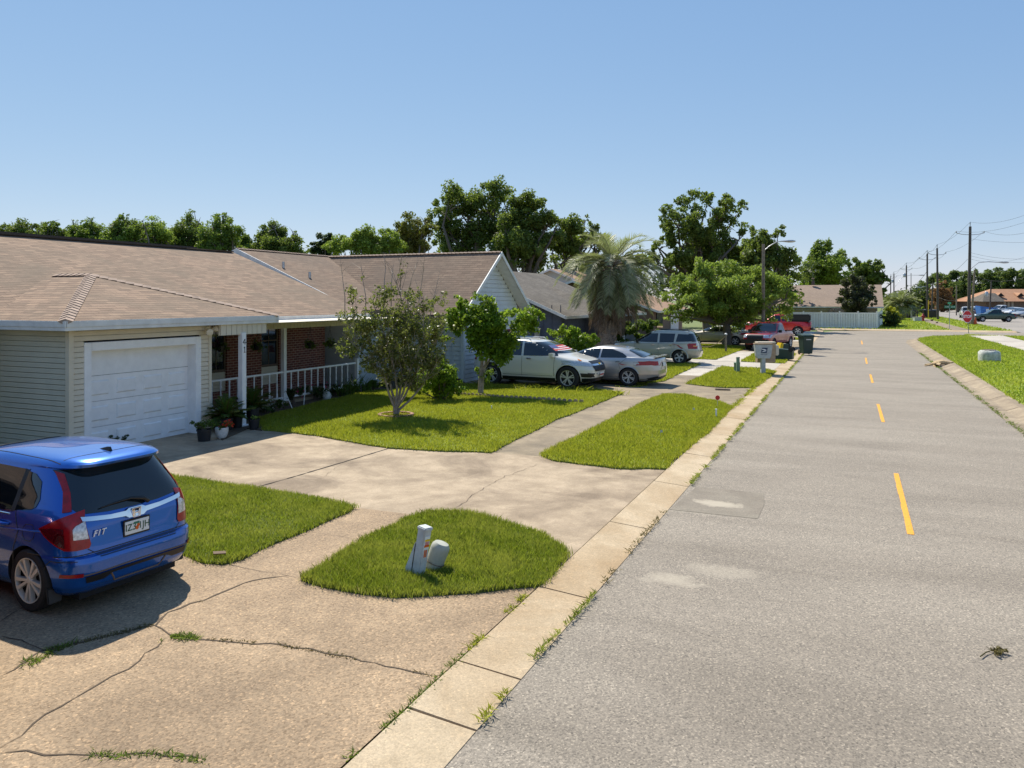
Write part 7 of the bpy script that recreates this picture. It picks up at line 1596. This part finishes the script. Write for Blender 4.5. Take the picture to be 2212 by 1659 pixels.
# white vinyl fence across the side street
def vinyl_fence():
    Yf = 87.6; r = empty('fence', (0, 0, 0), 0, 'white slatted vinyl fence in front of the low brown-roofed house', 'fence')
    x0 = -6.4; x1 = 2.45; zt = 1.78; n = int((x1 - x0) / .155); m = MB()
    for k in range(n): m.box((x0 + .08 + k * .155, Yf, .95), (.125, .03, zt - .28))
    m.box(((x0 + x1) / 2, Yf, .17), (x1 - x0, .06, .14)); m.box(((x0 + x1) / 2, Yf, zt - .1), (x1 - x0, .06, .12))
    p2 = atd(1905, 700, 92.5)
    d = Vector((p2.x - x1, p2.y - Yf)); L = d.length; a = math.atan2(d.y, d.x)
    for k in range(int(L / .155)): m.box((x1 + d.x / L * (.1 + k * .155), Yf + d.y / L * (.1 + k * .155), .95), (.125, .03, zt - .28), a)
    m.box((x1 + d.x / 2, Yf + d.y / 2, .17), (L, .06, .14), a); m.box((x1 + d.x / 2, Yf + d.y / 2, zt - .1), (L, .06, .12), a); m.build('slat_panel', M['white'], r)
    for t in np.linspace(x0, x1, 6): m = MB(); m.box((t, Yf - .02, zt / 2), (.14, .14, zt + .1)); m.box((t, Yf - .02, zt + .08), (.18, .18, .05)); m.build('fence_post', M['white'], r)
    m = MB(); m.box((p2.x, p2.y, zt / 2), (.14, .14, zt + .1)); m.build('fence_post', M['white'], r)
vinyl_fence()
# power poles and wires
def ppole(u, Y, vtop, label, rad=.17, mm='pole', lean=0.0, arms=True, cross=1.1, transformer=False):
    b = base_pt(u, Y); h = atd(u, vtop, Y).z; r = empty('power_pole', b, 0, label, 'power pole', 'power poles along the wide road'); m = MB(); m.tube([(0, 0, -.2), (lean / 2, 0, h / 2), (lean, 0, h)], [rad, rad * .9, rad * .75], 10); m.build('pole', M[mm], r, 50)
    tp = []
    if arms:
        m = MB(); z = h - .9
        for s in (-1, 1):
            m.tube([(lean, 0, z - .12), (lean + s * cross * .6 * CO, s * cross * .6 * SI, z - .05), (lean + s * cross * CO, s * cross * SI, z + .12)], .04, 6); m.lathe([(.05, 0), (.08, .05), (.05, .12), (.07, .17), (.02, .24)], (lean + s * cross * CO, s * cross * SI, z + .12), 8); tp.append(b + Vector((lean + s * cross * CO, s * cross * SI, z + .34)))
        m.lathe([(.05, 0), (.05, .35), (.08, .4), (.05, .55), (.02, .6)], (lean, 0, h - .02), 8); tp.append(b + Vector((lean, 0, h + .56)))
        m.build('insulator_bracket', M['galv'], r)
    if transformer: m = MB(); m.lathe([(.02, 0), (.24, .02), (.26, .1), (.26, .75), (.2, .82), (.02, .85)], (-.45 * CO, -.45 * SI, h - 2.6), 14); m.build('transformer', M['galv'], r, 40)
    return r, b, h, tp
PP = [ppole(2092.5, 94, 489.5, 'nearest and tallest power pole beside the stop sign', .2, lean=.16, cross=1.7), ppole(2026, 114, 536, 'second power pole, standing right of the browned tree', .17, lean=-.1, cross=1.3), ppole(2003, 125, 548, 'third power pole, next to the yellow marker', .17, cross=1.3),
      ppole(1958, 166, 573, 'fourth power pole, carrying a transformer', .18, transformer=True, cross=1.2), ppole(1931, 219, 591, 'fifth power pole along the road', .19, transformer=True, cross=.8), ppole(1924, 240, 596, 'farthest power pole on the skyline', .18, cross=.6)]
ppole(2098, 92, 583, 'short pale pole leaning against the tallest power pole', .13, 'pole_pale', .35, False); ppole(2012, 124, 610, 'short dark pole leaning beside the third power pole', .13, 'pole', .2, False)
ppole(2066, 150, 617, 'plain pale pole in front of the dark tree line', .13, 'pole_pale', 0, False); ppole(2137, 128, 607, 'small pole with a white transformer among the parked cars', .13, 'pole', .3, False, transformer=True); ppole(1968, 190, 590, 'thin pole right of the fourth power pole', .1, 'pole', 0, False)
def wire(label, a, b, sag, m='wire', rad=.012, n=14):
    mb = MB(); mb.tube([a.lerp(b, t) - Vector((0, 0, sag * 4 * t * (1 - t))) for t in np.linspace(0, 1, n)], rad, 4, False); o = mb.build('power_line', M[m]); tag(o, label, 'power line', 'power lines along the wide road')
names = ('left', 'right', 'top')
for i in range(5):
    ordn = ('nearest and second', 'second and third', 'third and fourth', 'fourth and fifth', 'fifth and farthest')[i]
    for k in range(3): wire('%s wire between the %s power poles' % (names[k], ordn), PP[i][3][k], PP[i + 1][3][k], .5 + .25 * (i == 2), rad=.014 + .006 * (i > 1))
dirv = Vector((0, -1, 0))
for k, (u1, v1) in enumerate(((2215, 470), (2215, 496), (2215, 452))):
    e = atd(u1 + 60, v1 - 14, 62); wire('%s wire leaving the nearest power pole towards the right edge' % names[k], PP[0][3][k], e, .7, rad=.012)
b0 = PP[0][1]
for vz, v1, sg, lb in ((516, 523, .2, 'service wire below the tallest insulators'), (546, 558, .35, 'long thin wire crossing to the right edge'), (553, 567, .3, 'lower thin wire crossing to the right edge'), (560, 545, .7, 'rising thin wire crossing to the right edge'), (594, 588, .9, 'thick black cable in front of the tree line')):
    a = atd(2098, vz, 94); e = atd(2240, v1, 88); wire(lb, a, e, sg, 'wire' if vz > 590 else 'wire_grey', .028 if vz > 590 else .012)
for va, vb, lb in ((560, 600, 'telephone cable between the nearest and second power poles'), (640, 642, 'low cable between the leaning poles')): wire(lb, atd(2090, va, 94), atd(2027, vb, 114), .5, rad=.016)
wire('low sagging cable left of the fourth power pole', atd(1958, 628, 166), atd(1931, 628, 219), 2.2, rad=.04); wire('cable from the third to the fourth power pole', atd(2003, 585, 125), atd(1958, 615, 166), 1.0, rad=.03)
# lamps on the poles
def arm_lamp(label, a, b_, head=1.0):
    r = empty('street_lamp', a, 0, label, 'street lamp', 'street lamps on power poles'); d = b_ - a; m = MB(); m.tube([Vector((0, 0, 0)), d * .3 + Vector((0, 0, d.z * .45 + .2)), d * .65 + Vector((0, 0, d.z * .3 + .15)), d], .045, 7); m.build('arm', M['galv'], r, 60)
    m = MB(); dn = d.copy(); dn.z = 0; dn.normalize(); q = Vector((1, 0, 0)).rotation_difference(dn).to_matrix(); n = 10; prof = [(-.1, .06), (.15, .12), (.45, .19), (.8, .19), (1, .1), (1.05, .02)]; vs = [d + q @ Vector((x, w_ * math.cos(2 * math.pi * k / n), w_ * .55 * math.sin(2 * math.pi * k / n))) * head for x, w_ in prof for k in range(n)]
    m.add(vs, [(i * n + k, i * n + (k + 1) % n, (i + 1) * n + (k + 1) % n, (i + 1) * n + k) for i in range(5) for k in range(n)] + [tuple(range(n))[::-1], tuple(range(50, 60))]); m.build('lamp_head', M['galv'], r, 50)
arm_lamp('lamp on a curved arm of the nearest power pole', atd(2094, 583, 94), atd(2159, 567, 94), 1.1); arm_lamp('lamp on a long pale arm of the fourth power pole', atd(1933, 620, 166), atd(1984, 594.5, 166), 1.3); arm_lamp('short straight lamp arm on the third power pole', atd(2003, 621.5, 125), atd(1990, 621, 125), 1.0)
# signs
def stop_sign(u, v0, vt, Y, label, sz, lean=0.0):
    b = base_pt(u, Y); zt = atd(u, vt, Y).z; zc = zt - sz / 2; r = empty('stop_sign', b, TH, label, 'stop sign', 'stop signs'); m = MB(); m.tube([(lean, 0, 0), (0, 0, zt)], .03, 6); m.build('post', M['pedestal_green'], r)
    def octo(rad, y0, y1, mm, nm):
        m = MB(); P = [(rad * math.cos(R(22.5 + 45 * k)) * .80, rad * math.sin(R(22.5 + 45 * k)) * 1.05) for k in range(8)]; m.add([(x, y0, zc + z) for x, z in P] + [(x, y1, zc + z) for x, z in P], [tuple(range(8)), tuple(range(8, 16))[::-1]] + [(k, 8 + k, 8 + (k + 1) % 8, (k + 1) % 8) for k in range(8)]); return m.build(nm, M[mm], r)
    octo(sz * .54, -.045, -.03, 'white', 'sign_border'); octo(sz * .495, -.055, -.04, 'stop_red', 'sign_face')
    text_on('sign_text', 'STOP', sz * .36, M['white'], r, Matrix.Translation((0, -.06, zc)) @ Matrix.Scale(.8, 4, (1, 0, 0)) @ Matrix.Rotation(R(90), 4, 'X'), .003, .012)
stop_sign(2089, 720, 671.5, 70.2, 'larger stop sign on a leaning post at the near corner of the junction', 1.05, .15); stop_sign(1974, 690, 658, 132, 'smaller stop sign far beyond the junction', 1.05)
def street_sign(u, Y, vt, w_, label, hgt, extra=None):
    b = base_pt(u, Y); zt = atd(u, vt, Y).z; r = empty('street_name_sign', b, TH, label, 'street sign', 'street name signs'); m = MB(); m.tube([(0, 0, 0), (0, 0, zt)], .035, 6); m.build('post', M['galv'], r); m = MB(); m.box((.05, -.03, zt - hgt), (w_, .03, hgt)); m.build('sign_face', M['sign_green'], r, bevel=.005); m = MB(); m.box((0, 0, zt + .1), (.03, .6, .22)); m.build('cross_blade', M['sign_green'], r)
    for k in range(7): 
        if k != 3: m = MB(); m.box((-.38 * w_ + k * w_ * .125 + .05, -.048, zt - hgt), (w_ * .07, .004, hgt * .35)); m.build('sign_lettering', M['galv'], r)
street_sign(2051, 78.9, 657, 1.15, 'green street name sign on a tall post across the side street', .28); street_sign(1970, 118, 660, 1.0, 'green street name sign beside the far stop sign', .28)
b = base_pt(1968, 104); m = MB(); m.tube([(0, 0, 0), (0, 0, 1.6)], .03, 6); o = m.build('sign_post', M['galv']); o.location = b; tag(o, 'bare metal post left of the blue utility cabinet', 'post')
# hydrant, cones, cabinets, markers, stumps
def hydrant(u, Y, label):
    b = base_pt(u, Y); b.z = .1; r = empty('fire_hydrant', b, 0, label, 'fire hydrant'); m = MB(); m.lathe([(.17, 0), (.17, .05), (.11, .07), (.11, .5), (.14, .52), (.14, .57), (.11, .6), (.08, .72), (.03, .78)], n=16); m.build('barrel', M['hydrant'], r, 40)
    for s in (-1, 1): m = MB(); m.lathe([(.07, 0), (.07, .13), (.03, .15)], (s * .08, 0, .42), 10, Matrix.Rotation(R(90) * s, 3, 'Y')); m.build('outlet', M['hydrant'], r, 40)
    r.scale = (1.35,) * 3
hydrant(1994, 107, 'dark red fire hydrant on the grass beside the path')
b = base_pt(2107, 92); b.z = .1; r = empty('traffic_cone', b, 0, 'orange traffic cone beside the nearest power pole', 'traffic cone'); m = MB(); m.box((0, 0, .02), (.42, .42, .04)); m.lathe([(.2, .04), (.04, .95)], n=14); m.build('cone_body', M['cone'], r, 30); m = MB(); m.lathe([(.128, .42), (.085, .62)], n=14); m.build('reflective_band', M['white'], r); r.scale = (1, 1, .95)
for u, Y, h_, lb in ((2095, 92.5, 1.9, 'thick stump of a sawn pole left of the cone'), (2101, 93, 1.6, 'short sawn post next to the thick stump')): b = base_pt(u, Y); m = MB(); m.tube([(0, 0, 0), (0, 0, h_)], [.2, .18], 9); o = m.build('pole_stump', M['pole_pale'], None, 40); o.location = b; tag(o, lb, 'pole stump')
b = base_pt(2005.5, 122); m = MB(); m.tube([(0, 0, 0), (0, 0, 3.0)], .06, 8); o = m.build('marker_post', M['yellow']); o.location = b; tag(o, 'tall yellow marker tube against the third power pole', 'marker')
b = base_pt(1981.5, 106); m = MB(); m.box((0, 0, .32), (1.0, .6, .62)); m.box((0, 0, .66), (1.06, .66, .06)); o = m.build('utility_cabinet', M['mail_grey'], None, bevel=.02); o.location = b; o.rotation_euler = (0, 0, TH); tag(o, 'low blue-grey utility cabinet on the far lawn', 'utility cabinet')
for i, (u, Y, lb) in enumerate(((1999, 128, 'dark bin left of the third power pole'), (2010, 124, 'dark bin between the third and second power poles'), (2021, 126, 'dark bin behind the second power pole'), (1969, 122, 'dark bin by the small palm and fence'), (1958, 132, 'dark bin in front of the small palm'))): bin_(base_pt(u, Y), lb, TH, sc=1.3, mm='black', group='dark bins by the wide road')
b = base_pt(1960, 122); r = empty('picket_fence', b, TH, 'short dark picket fence under the small palms', 'fence'); m = MB()
for k in range(14): m.box((-2.6 + k * .32, 0, .75), (.22, .05, 1.5))
m.build('pickets', M['bark_dark'], r); m = MB(); m.box((-.5, .05, 1.0), (4.4, .05, .12)); m.build('rail', M['bark_dark'], r)
for u, v, sc, lb in ((2013, 693, 1, 'small brown clod on the far path edge'), (2024, 698, .7, 'smaller brown clod nearer on the far path edge')): b = at(u, v, .1); m = MB(); m.lathe([(.14 * sc, 0), (.2 * sc, .1 * sc), (.1 * sc, .22 * sc)], n=7); o = m.build('clod', M['soil']); o.location = b; tag(o, lb, 'clod')
# blue tarp covered load, and person by the pickups
b = base_pt(2132, 139); r = empty('dumpster', b, TH, 'blue tarp covered bin in the lot behind the green pickup', 'dumpster'); m = MB(); m.add([(-1.4, -.8, 0), (1.5, -.8, 0), (1.5, .8, 0), (-1.4, .8, 0), (-1.7, -.9, 1.9), (1.6, -.9, 1.5), (1.6, .9, 1.6), (-1.7, .9, 2.0)], [(3, 2, 1, 0), (4, 5, 6, 7), (0, 1, 5, 4), (1, 2, 6, 5), (2, 3, 7, 6), (3, 0, 4, 7)]); m.build('bin_body', M['dumpster'], r, bevel=.08); m = MB(); m.box((-.5, -.95, 1.0), (.5, .06, .8), m=Matrix.Rotation(R(-6), 3, 'X')); m.build('pale_patch', M['plate_white'], r)
def person(u, Y, label):
    b = base_pt(u, Y); r = empty('person', b, TH, label, 'person'); me = bpy.data.meshes.new('body')
    J = [(0, 0, .95), (0, 0, 1.15), (0, 0, 1.40), (0, 0, 1.5), (0, -.01, 1.58), (0, -.01, 1.72), (.1, 0, .9), (.13, .03, .5), (.14, .0, .06), (.14, -.14, .03), (-.1, 0, .9), (-.13, -.05, .5), (-.15, .05, .06), (-.15, -.09, .03), (.19, 0, 1.38), (.26, .0, 1.12), (.24, -.16, .92), (.24, -.22, .85), (-.19, 0, 1.38), (-.25, .02, 1.12), (-.28, -.08, .86), (-.28, -.12, .78)]
    E = [(0, 1), (1, 2), (2, 3), (3, 4), (4, 5), (0, 6), (6, 7), (7, 8), (8, 9), (0, 10), (10, 11), (11, 12), (12, 13), (2, 14), (14, 15), (15, 16), (16, 17), (2, 18), (18, 19), (19, 20), (20, 21)]; rad = [.15, .14, .16, .06, .08, .09, .1, .07, .05, .04, .1, .07, .05, .04, .07, .05, .04, .035, .07, .05, .04, .035]
    me.from_pydata(J, E, []); o = bpy.data.objects.new('body', me); C.objects.link(o); o.parent = r; md = o.modifiers.new('s', 'SKIN'); 
    for i, v in enumerate(me.skin_vertices[0].data): v.radius = (rad[i], rad[i] * .8); v.use_root = i == 0
    s_ = o.modifiers.new('d', 'SUBSURF'); s_.levels = 1; s_.render_levels = 1; me.materials.append(M['cloth_dark'])
    m = MB(); m.lathe([(.02, 0), (.08, .02), (.105, .1), (.1, .18), (.06, .24), (.01, .25)], (0, -.02, 1.55), 12); m.build('hair', M['bark_dark'], r, 60); m = MB(); m.lathe([(.02, 0), (.07, .03), (.09, .1), (.07, .17), (.02, .2)], (0, -.04, 1.55), 12); m.build('face', M['skin'], r, 60)
    r.scale = (1.1,) * 3
person(2110.5, 141, 'person in dark clothes standing in the lot behind the stop sign')
# concrete block on the verge
b = at(2137, 780, .16); s = depth(b) / F; r = empty('concrete_block', b, TH, 'round chipped white concrete block on the right verge', 'concrete block'); w_ = 21.5 * s
m = MB(); pr = [(w_ * .98, -.1), (w_, .30), (w_ * .96, .42), (w_ * .82, .50), (w_ * .5, .52)]; m.lathe(pr, n=22); m.v = [(x * random.uniform(.97, 1.03), y * random.uniform(.97, 1.03), z + random.uniform(-.012, .012)) for x, y, z in m.v]; m.build('block', M['stone_white'], r, 35); m = MB(); m.lathe([(w_ * .62, .51), (w_ * .6, .55), (w_ * .3, .56)], n=16); m.build('rusty_cover', M['bark'], r, 40)
# dry palm sheath on the right kerb
b = at(2020, 787, .03); r = empty('dry_palm_sheath', b, 0, 'tan dry palm sheath fallen across the right kerb', 'palm litter'); s = depth(b) / F
def Q(u, v, z): q = at(u, v, z) - b; return q
m = MB(); m.tube([Q(1998, 787, .04), Q(2012, 786, .08), Q(2022, 783, .15), Q(2036, 780, .22), Q(2052, 782, .2), Q(2059, 780, .2)], [.03, .07, .14, .16, .07, .03], 7); m.tube([Q(2030, 784, .12), Q(2025, 790, .08), Q(2018, 789, .05)], [.1, .11, .05], 6); m.tube([Q(2010, 788, .05), Q(2002, 789, .03), Q(1997, 790, .03)], [.05, .04, .02], 5)
m.v = [(x + random.gauss(0, .012), y + random.gauss(0, .012), max(z * .75, -.02)) for x, y, z in m.v]; m.build('sheath', M['cardboard'], r, 50)
# twig on the road
b = at(2140, 1410, .01); r = empty('twig', b, 0, 'small fallen twig with dry seed heads on the asphalt', 'twig'); m = MB(); P = [at(u, v, .02) - b for u, v in ((2118, 1418), (2130, 1409), (2142, 1405), (2155, 1404))]; m.tube(P, [.006, .005, .004, .003], 5)
for k in range(16): q = P[2].lerp(P[3], random.uniform(-.3, 1)); e = q + Vector((random.gauss(.01, .035), random.gauss(0, .05), random.uniform(.0, .04))); m.tube([q, e], .002, 4)
m.build('stalk', M['weed_brown'], r); V, Fc, t = leaf_cloud([tuple(at(u, v, .03) - b) for u, v in ((2148, 1403), (2158, 1400), (2165, 1404), (2160, 1409), (2152, 1411), (2170, 1406))], [.035] * 6, 260, .022, .5, .1); raw_mesh('seed_heads', V, Fc, M['weed_brown'], r, t)
# scalloped edging across the lawn
a = at(995 - 2, 860 - 0); pts = [at(u, v) for u, v in ((930, 853), (1000, 859), (1060, 863), (1120, 866), (1180, 870), (1225, 873), (1262, 875))]; r = empty('garden_edging', pts[0], 0, 'scalloped pale edging running across the lawn behind the bush', 'edging'); m = MB(); tot = 0
for p, q in zip(pts, pts[1:]):
    n = max(1, int((q - p).length / .14)); ag = math.atan2(q.y - p.y, q.x - p.x)
    for k in range(n): c = p.lerp(q, (k + .5) / n) - pts[0]; m.lathe([(.065, -.012), (.065, .012)], (c.x, c.y, .10 + random.uniform(-.006, .012)), 10, Matrix.Rotation(ag, 3, 'Z') @ Matrix.Rotation(R(90), 3, 'X'))
o = m.build('scallops', M['mail_tan'], r); o['kind'] = 'stuff'
b = at(1311, 1, 0) if False else None
o = MB(); o.tube([(0, 0, 0), (0, 0, .13)], .014, 6); o = o.build('sprinkler_stub', M['white']); o.location = at(1062, 886, .04); tag(o, 'tiny white sprinkler stub in the front lawn', 'sprinkler')
o = MB(); o.box((0, 0, 0), (.14, .06, .012)); o = o.build('fallen_leaf', M['leaf_brown'], None); o.location = at(474, 1194, .13); o.rotation_euler = (.2, .1, .9); tag(o, 'single pinkish dry leaf on the left grass', 'leaf')
o = MB(); o.box((0, 0, .03), (.5, .1, .04)); o = o.build('wood_scrap', M['bark'], None, bevel=.01); o.location = at(1561, 843, .04); tag(o, 'short scrap of wood at the lawn edge near the mailbox', 'wood scrap')
# pots by the porch
def pot(u, v, wd, ht, label, mm, plant=None, white=False):
    b = at(u, v, .04); s = depth(b) / F; w_ = wd * s / 2; h_ = ht * s; r = empty('plant_pot', b, 0, label, 'potted plant', 'potted plants by the porch'); m = MB()
    if white: m.lathe([(w_ * .45, 0), (w_ * .75, h_ * .2), (w_ * .97, h_ * .6), (w_, h_ * .95), (w_ * .93, h_), (w_ * .85, h_ * .85)], n=22)
    else: m.lathe([(w_ * .8, 0), (w_ * .96, h_ * .85), (w_ * 1.04, h_ * .86), (w_ * 1.05, h_), (w_ * .95, h_), (w_ * .9, h_ * .85)], n=22)
    m.build('pot', M[mm], r, 40); m = MB(); m.lathe([(w_ * .9, h_ * .84), (w_ * .9, h_ * .86)], n=18); m.build('soil', M['soil'], r)
    if plant:
        leaf, n, size, lobes = plant; cc = []; rr = []
        for du, dv, q in lobes: p = atd(u + du, v + dv, depth(b) + random.uniform(-.12, .12)) - b; cc.append(tuple(p)); rr.append(q * s)
        cc2, rr2 = clumps([(*c, q) for c, q in zip(cc, rr)], len(cc) * 7, .4); V, Fc, t = leaf_cloud(cc2, rr2, n, size, .9, .1); raw_mesh('foliage', V, Fc, M[leaf], r, t)
        m = MB()
        for c in cc2[::3]: m.tube([(0, 0, h_ * .85), Vector((0, 0, h_ * .85)).lerp(Vector(c), .6) + Vector((0, 0, .02)), c], [.006, .005, .003], 4)
        m.build('stem', M['bark'], r)
    return r, b, s
r, b, s = pot(441, 952, 31, 25, 'black nursery pot with a spreading thin-leaved plant beside the garage door', 'pot_black', ('leaf_fern', 620, .05, ((-18, -35, 12), (-8, -30, 12), (6, -36, 14), (16, -34, 12), (-26, -38, 8), (10, -42, 8))))
r, b, s = pot(479, 947, 28, 24, 'white patterned pot with red flowers', 'pot_white', ('leaf_fern', 420, .045, ((-6, -28, 10), (8, -30, 11), (18, -30, 8))), True)
V, Fc, t = leaf_cloud([tuple(atd(479 + du, 947 + dv, depth(b) - .1 + random.uniform(-.1, .1)) - b) for du, dv in ((8, -37), (14, -32), (20, -35), (22, -27), (3, -30), (-4, -26), (16, -40), (24, -30), (0, -18), (10, -28))], [.035] * 10, 220, .035, 1, .1); raw_mesh('flowers', V, Fc, M['petal_red'], r, t)['kind'] = 'stuff'
r, b, s = pot(549, 927, 23, 22, 'black nursery pot right of the numbered post', 'pot_black', ('leaf_light', 120, .05, ((-4, -24, 7), (5, -25, 7))))
r, b, s = pot(513, 924, 22, 24, 'black pot half hidden behind the numbered post', 'pot_black', ('leaf_dark', 260, .06, ((-2, -28, 10), (8, -32, 10))))
def sago(u, v, Y_, label, n=26, L=.75, tone=.5):
    b = at(u, v, .05); r = empty('sago_palm', b, 0, label, 'potted plant'); m = MB(); m.lathe([(.14, 0), (.17, .26), (.16, .28)], n=16); m.build('pot', M['pot_black'], r, 40); Vs, Fs, Ts = [], [], []; rc = MB()
    for i in range(n): frond((0, 0, .28), i * 2.4, R(80 - 70 * i / n), L * random.uniform(.8, 1.1), .2, 5, .13, .016, Vs, Fs, Ts, rc, tone, 0, 22)
    raw_mesh('fronds', [tuple(v) for v in Vs], Fs, M['leaf_fern'], r, Ts); rc.build('frond_stalks', M['weed_brown'], r)
    Vs, Fs, Ts = [], [], []; rc = MB(); frond((0, 0, .28), math.atan2(-.3, .9), R(35), .6, .15, 5, .12, .02, Vs, Fs, Ts, rc, .8, 0, 18); frond((0, 0, .28), math.atan2(.6, .8), R(30), .7, .12, 5, .12, .02, Vs, Fs, Ts, rc, .8, 0, 18); raw_mesh('yellow_fronds', [tuple(v) for v in Vs], Fs, M['leaf_vine'], r, Ts)
sago(488, 928, 0, 'sago palm with two yellowing fronds between pot and post', 26, .55); sago(545, 905, 0, 'dark green sago palm at the porch rail behind the post', 24, .6, .3)
b = at(250, 968, .04); cc = [tuple(atd(u, v, depth(b)) - b) for u, v in ((228, 952), (240, 946), (252, 952), (264, 950), (270, 944), (246, 958))]; r = empty('shrub', b, 0, 'small sprawling dark shrub in front of the garage door behind the car', 'bush'); c2, r2_ = clumps([(*c, .09) for c in cc], 34, .4); V, Fc, t = leaf_cloud(c2, r2_, 420, .05, .8, .1); raw_mesh('foliage', V, Fc, M['leaf_dark'], r, t); m = MB()
for c in cc: m.tube([(0, 0, 0), Vector(c)], [.01, .004], 4)
m.build('stem', M['bark_dark'], r)
# hanging baskets
def basket(u, v, wd, x, label, leaf, n=620, trail=0, top=2.28, sz=.05):
    a = (u - 1106) / F; Y = x / (a * CO - SI); p = atd(u, v, Y); r = empty('hanging_basket', p, 0, label, 'hanging basket', 'hanging baskets on the porch'); q = wd * Y / F / 2
    L = [(0, 0, 0, q * .8), (q * .4, q * .3, -.05, q * .6), (-q * .4, -q * .3, -.05, q * .6)] + [(random.uniform(-.6, .6) * q, random.uniform(-.6, .6) * q, -trail * random.uniform(.3, 1), q * .4) for _ in range(3 if trail else 0)]; cc, rr = clumps(L, 40, .36); V, Fc, t = leaf_cloud(cc, rr, n, sz, .9, .1); raw_mesh('foliage', V, Fc, M[leaf], r, t)
    m = MB(); m.lathe([(q * .35, -.12), (q * .5, .02), (q * .52, .04), (q * .45, .04)], n=14); m.build('basket', M['black'], r); m = MB(); hk = top - p.z
    for k in range(3): an = k * 2.1; m.tube([(math.cos(an) * q * .5, math.sin(an) * q * .5, .04), (0, 0, hk - .12)], .004, 4)
    m.tube([(0, 0, hk - .12), (0, 0, hk)], .008, 4); m.build('hanger', M['wire'], r)
basket(478, 750, 34, -15.2, 'trailing pale green hanging basket left of the numbered post', 'leaf_fern', 520, .55); basket(462, 742, 30, -15.4, 'dark purple hanging basket at the garage corner', 'leaf_purple', 620, .3); basket(557, 746, 38, -15.2, 'bushy green hanging basket in front of the window', 'leaf_fern', 700); basket(670, 743, 38, -15.0, 'round green hanging basket in front of the brick wall', 'leaf_fern', 700, .1); basket(713, 740, 32, -15.0, 'rightmost hanging basket against the pale siding', 'leaf_mid', 700, .15)
# flower bed planting
def bed_bush(u, v, q, label, leaf, n, size, flowers=None, Y=None, hfac=.9):
    b = at(u, v, .04); s = depth(b) / F; L = [(random.uniform(-.7, .7) * q * s * 2, random.uniform(-.3, .3) * q * s, q * s * random.uniform(.4, 1.2) * hfac, q * s * .7) for _ in range(5)]; r = bush('flowering_shrub' if flowers else 'shrub', label, 'shrub', b, L, leaf, n, size, 30, .4, group='plants in the flower bed along the porch')
    if flowers: mt_, k, fs_ = flowers; cc = [(random.uniform(-1, 1) * q * s * 1.8, random.uniform(-.6, .2) * q * s, random.uniform(.7, 1.9) * q * s) for _ in range(k)]; V, Fc, t = leaf_cloud(cc, [fs_] * k, k * 12, fs_ * 1.1, 1, .1); raw_mesh('flowers', V, Fc, M[mt_], r, t)['kind'] = 'stuff'
bed_bush(500, 914, 13, 'dark foliage at the garage end of the porch bed', 'leaf_dark', 700, .06); bed_bush(575, 893, 14, 'white-flowered low shrub below the porch rail', 'leaf_dark', 900, .05, ('petal_white', 14, .03)); bed_bush(605, 884, 14, 'second white-flowered shrub nearer the middle post', 'leaf_fern', 700, .05, ('petal_white', 12, .03))
bed_bush(640, 872, 20, 'dark rose bush with red blooms at the middle post', 'leaf_dark', 1500, .06, ('petal_pink', 8, .035), hfac=1.2); bed_bush(680, 862, 20, 'tall dark rose bush with pink blooms right of the middle post', 'leaf_dark', 1500, .06, ('petal_pink', 9, .035), hfac=1.3); bed_bush(718, 855, 16, 'thin shrub in front of the right part of the railing', 'leaf_dark', 800, .06); bed_bush(760, 850, 14, 'low shrub near the end post of the railing', 'leaf_fern', 700, .06)
bed_bush(850, 838, 16, 'dark shrub at the wall behind the thin tree', 'leaf_dark', 1100, .08); bed_bush(905, 830, 14, 'dark low shrub at the wall behind the round bush', 'leaf_dark', 900, .08); bed_bush(810, 842, 15, 'leafy plant clump at the wall corner', 'leaf_fern', 900, .08)
V_, F_, T_ = [], [], []
def strap(u, v, label, n, L):
    b = at(u, v, .04); r = empty('lily_clump', b, 0, label, 'lily clump', 'strap-leaved lilies in the bed'); Vs, Fs, Ts = [], [], []
    for i in range(n):
        az = random.uniform(0, 6.28); p = Vector((random.gauss(0, .1), random.gauss(0, .1), 0)); d = Vector((math.cos(az) * .45, math.sin(az) * .45, 1)).normalized(); wv = Vector((-math.sin(az), math.cos(az), 0)) * .022; ll = L * random.uniform(.6, 1.1); pts = [p]; 
        for k in range(4): d = (d + Vector((0, 0, -.13 * k)) + Vector((math.cos(az), math.sin(az), 0)) * .1).normalized(); pts.append(pts[-1] + d * ll / 4)
        for k in range(4): n0 = len(Vs); w0, w1 = 1 - k * .22, 1 - (k + 1) * .22; Vs += [pts[k] - wv * w0, pts[k] + wv * w0, pts[k + 1] + wv * w1, pts[k + 1] - wv * w1]; Fs.append((n0, n0 + 1, n0 + 2, n0 + 3)); Ts += [random.uniform(.2, .7)] * 4
    raw_mesh('leaves', [tuple(v) for v in Vs], Fs, M['leaf_fern'], r, Ts)
strap(735, 855, 'strap-leaved lilies near the right of the railing', 30, .75); strap(765, 848, 'tall strap-leaved clump at the end post', 34, 1.0); strap(790, 846, 'strap-leaved clump right of the end post', 30, .9); strap(750, 856, 'low strap-leaved clump in the bed', 22, .6)
for u0, v0, u1, v1, lb in ((632, 884, 616, 846, 'white stake leaning left in the flower bed'), (656, 877, 660, 829, 'upright white stake in the flower bed')): b = at(u0, v0, .04); e = atd(u1, v1, depth(b)) - b; m = MB(); m.tube([(0, 0, 0), e], .012, 6); o = m.build('garden_stake', M['white']); o.location = b; tag(o, lb, 'stake')
b = at(705, 862, .05); m = MB(); m.lathe([(.12, 0), (.16, .1), (.1, .22), (.02, .25)], n=9); o = m.build('garden_stone', M['stone_white'], None, 50); o.location = b; tag(o, 'white stone in the flower bed by the railing', 'stone')
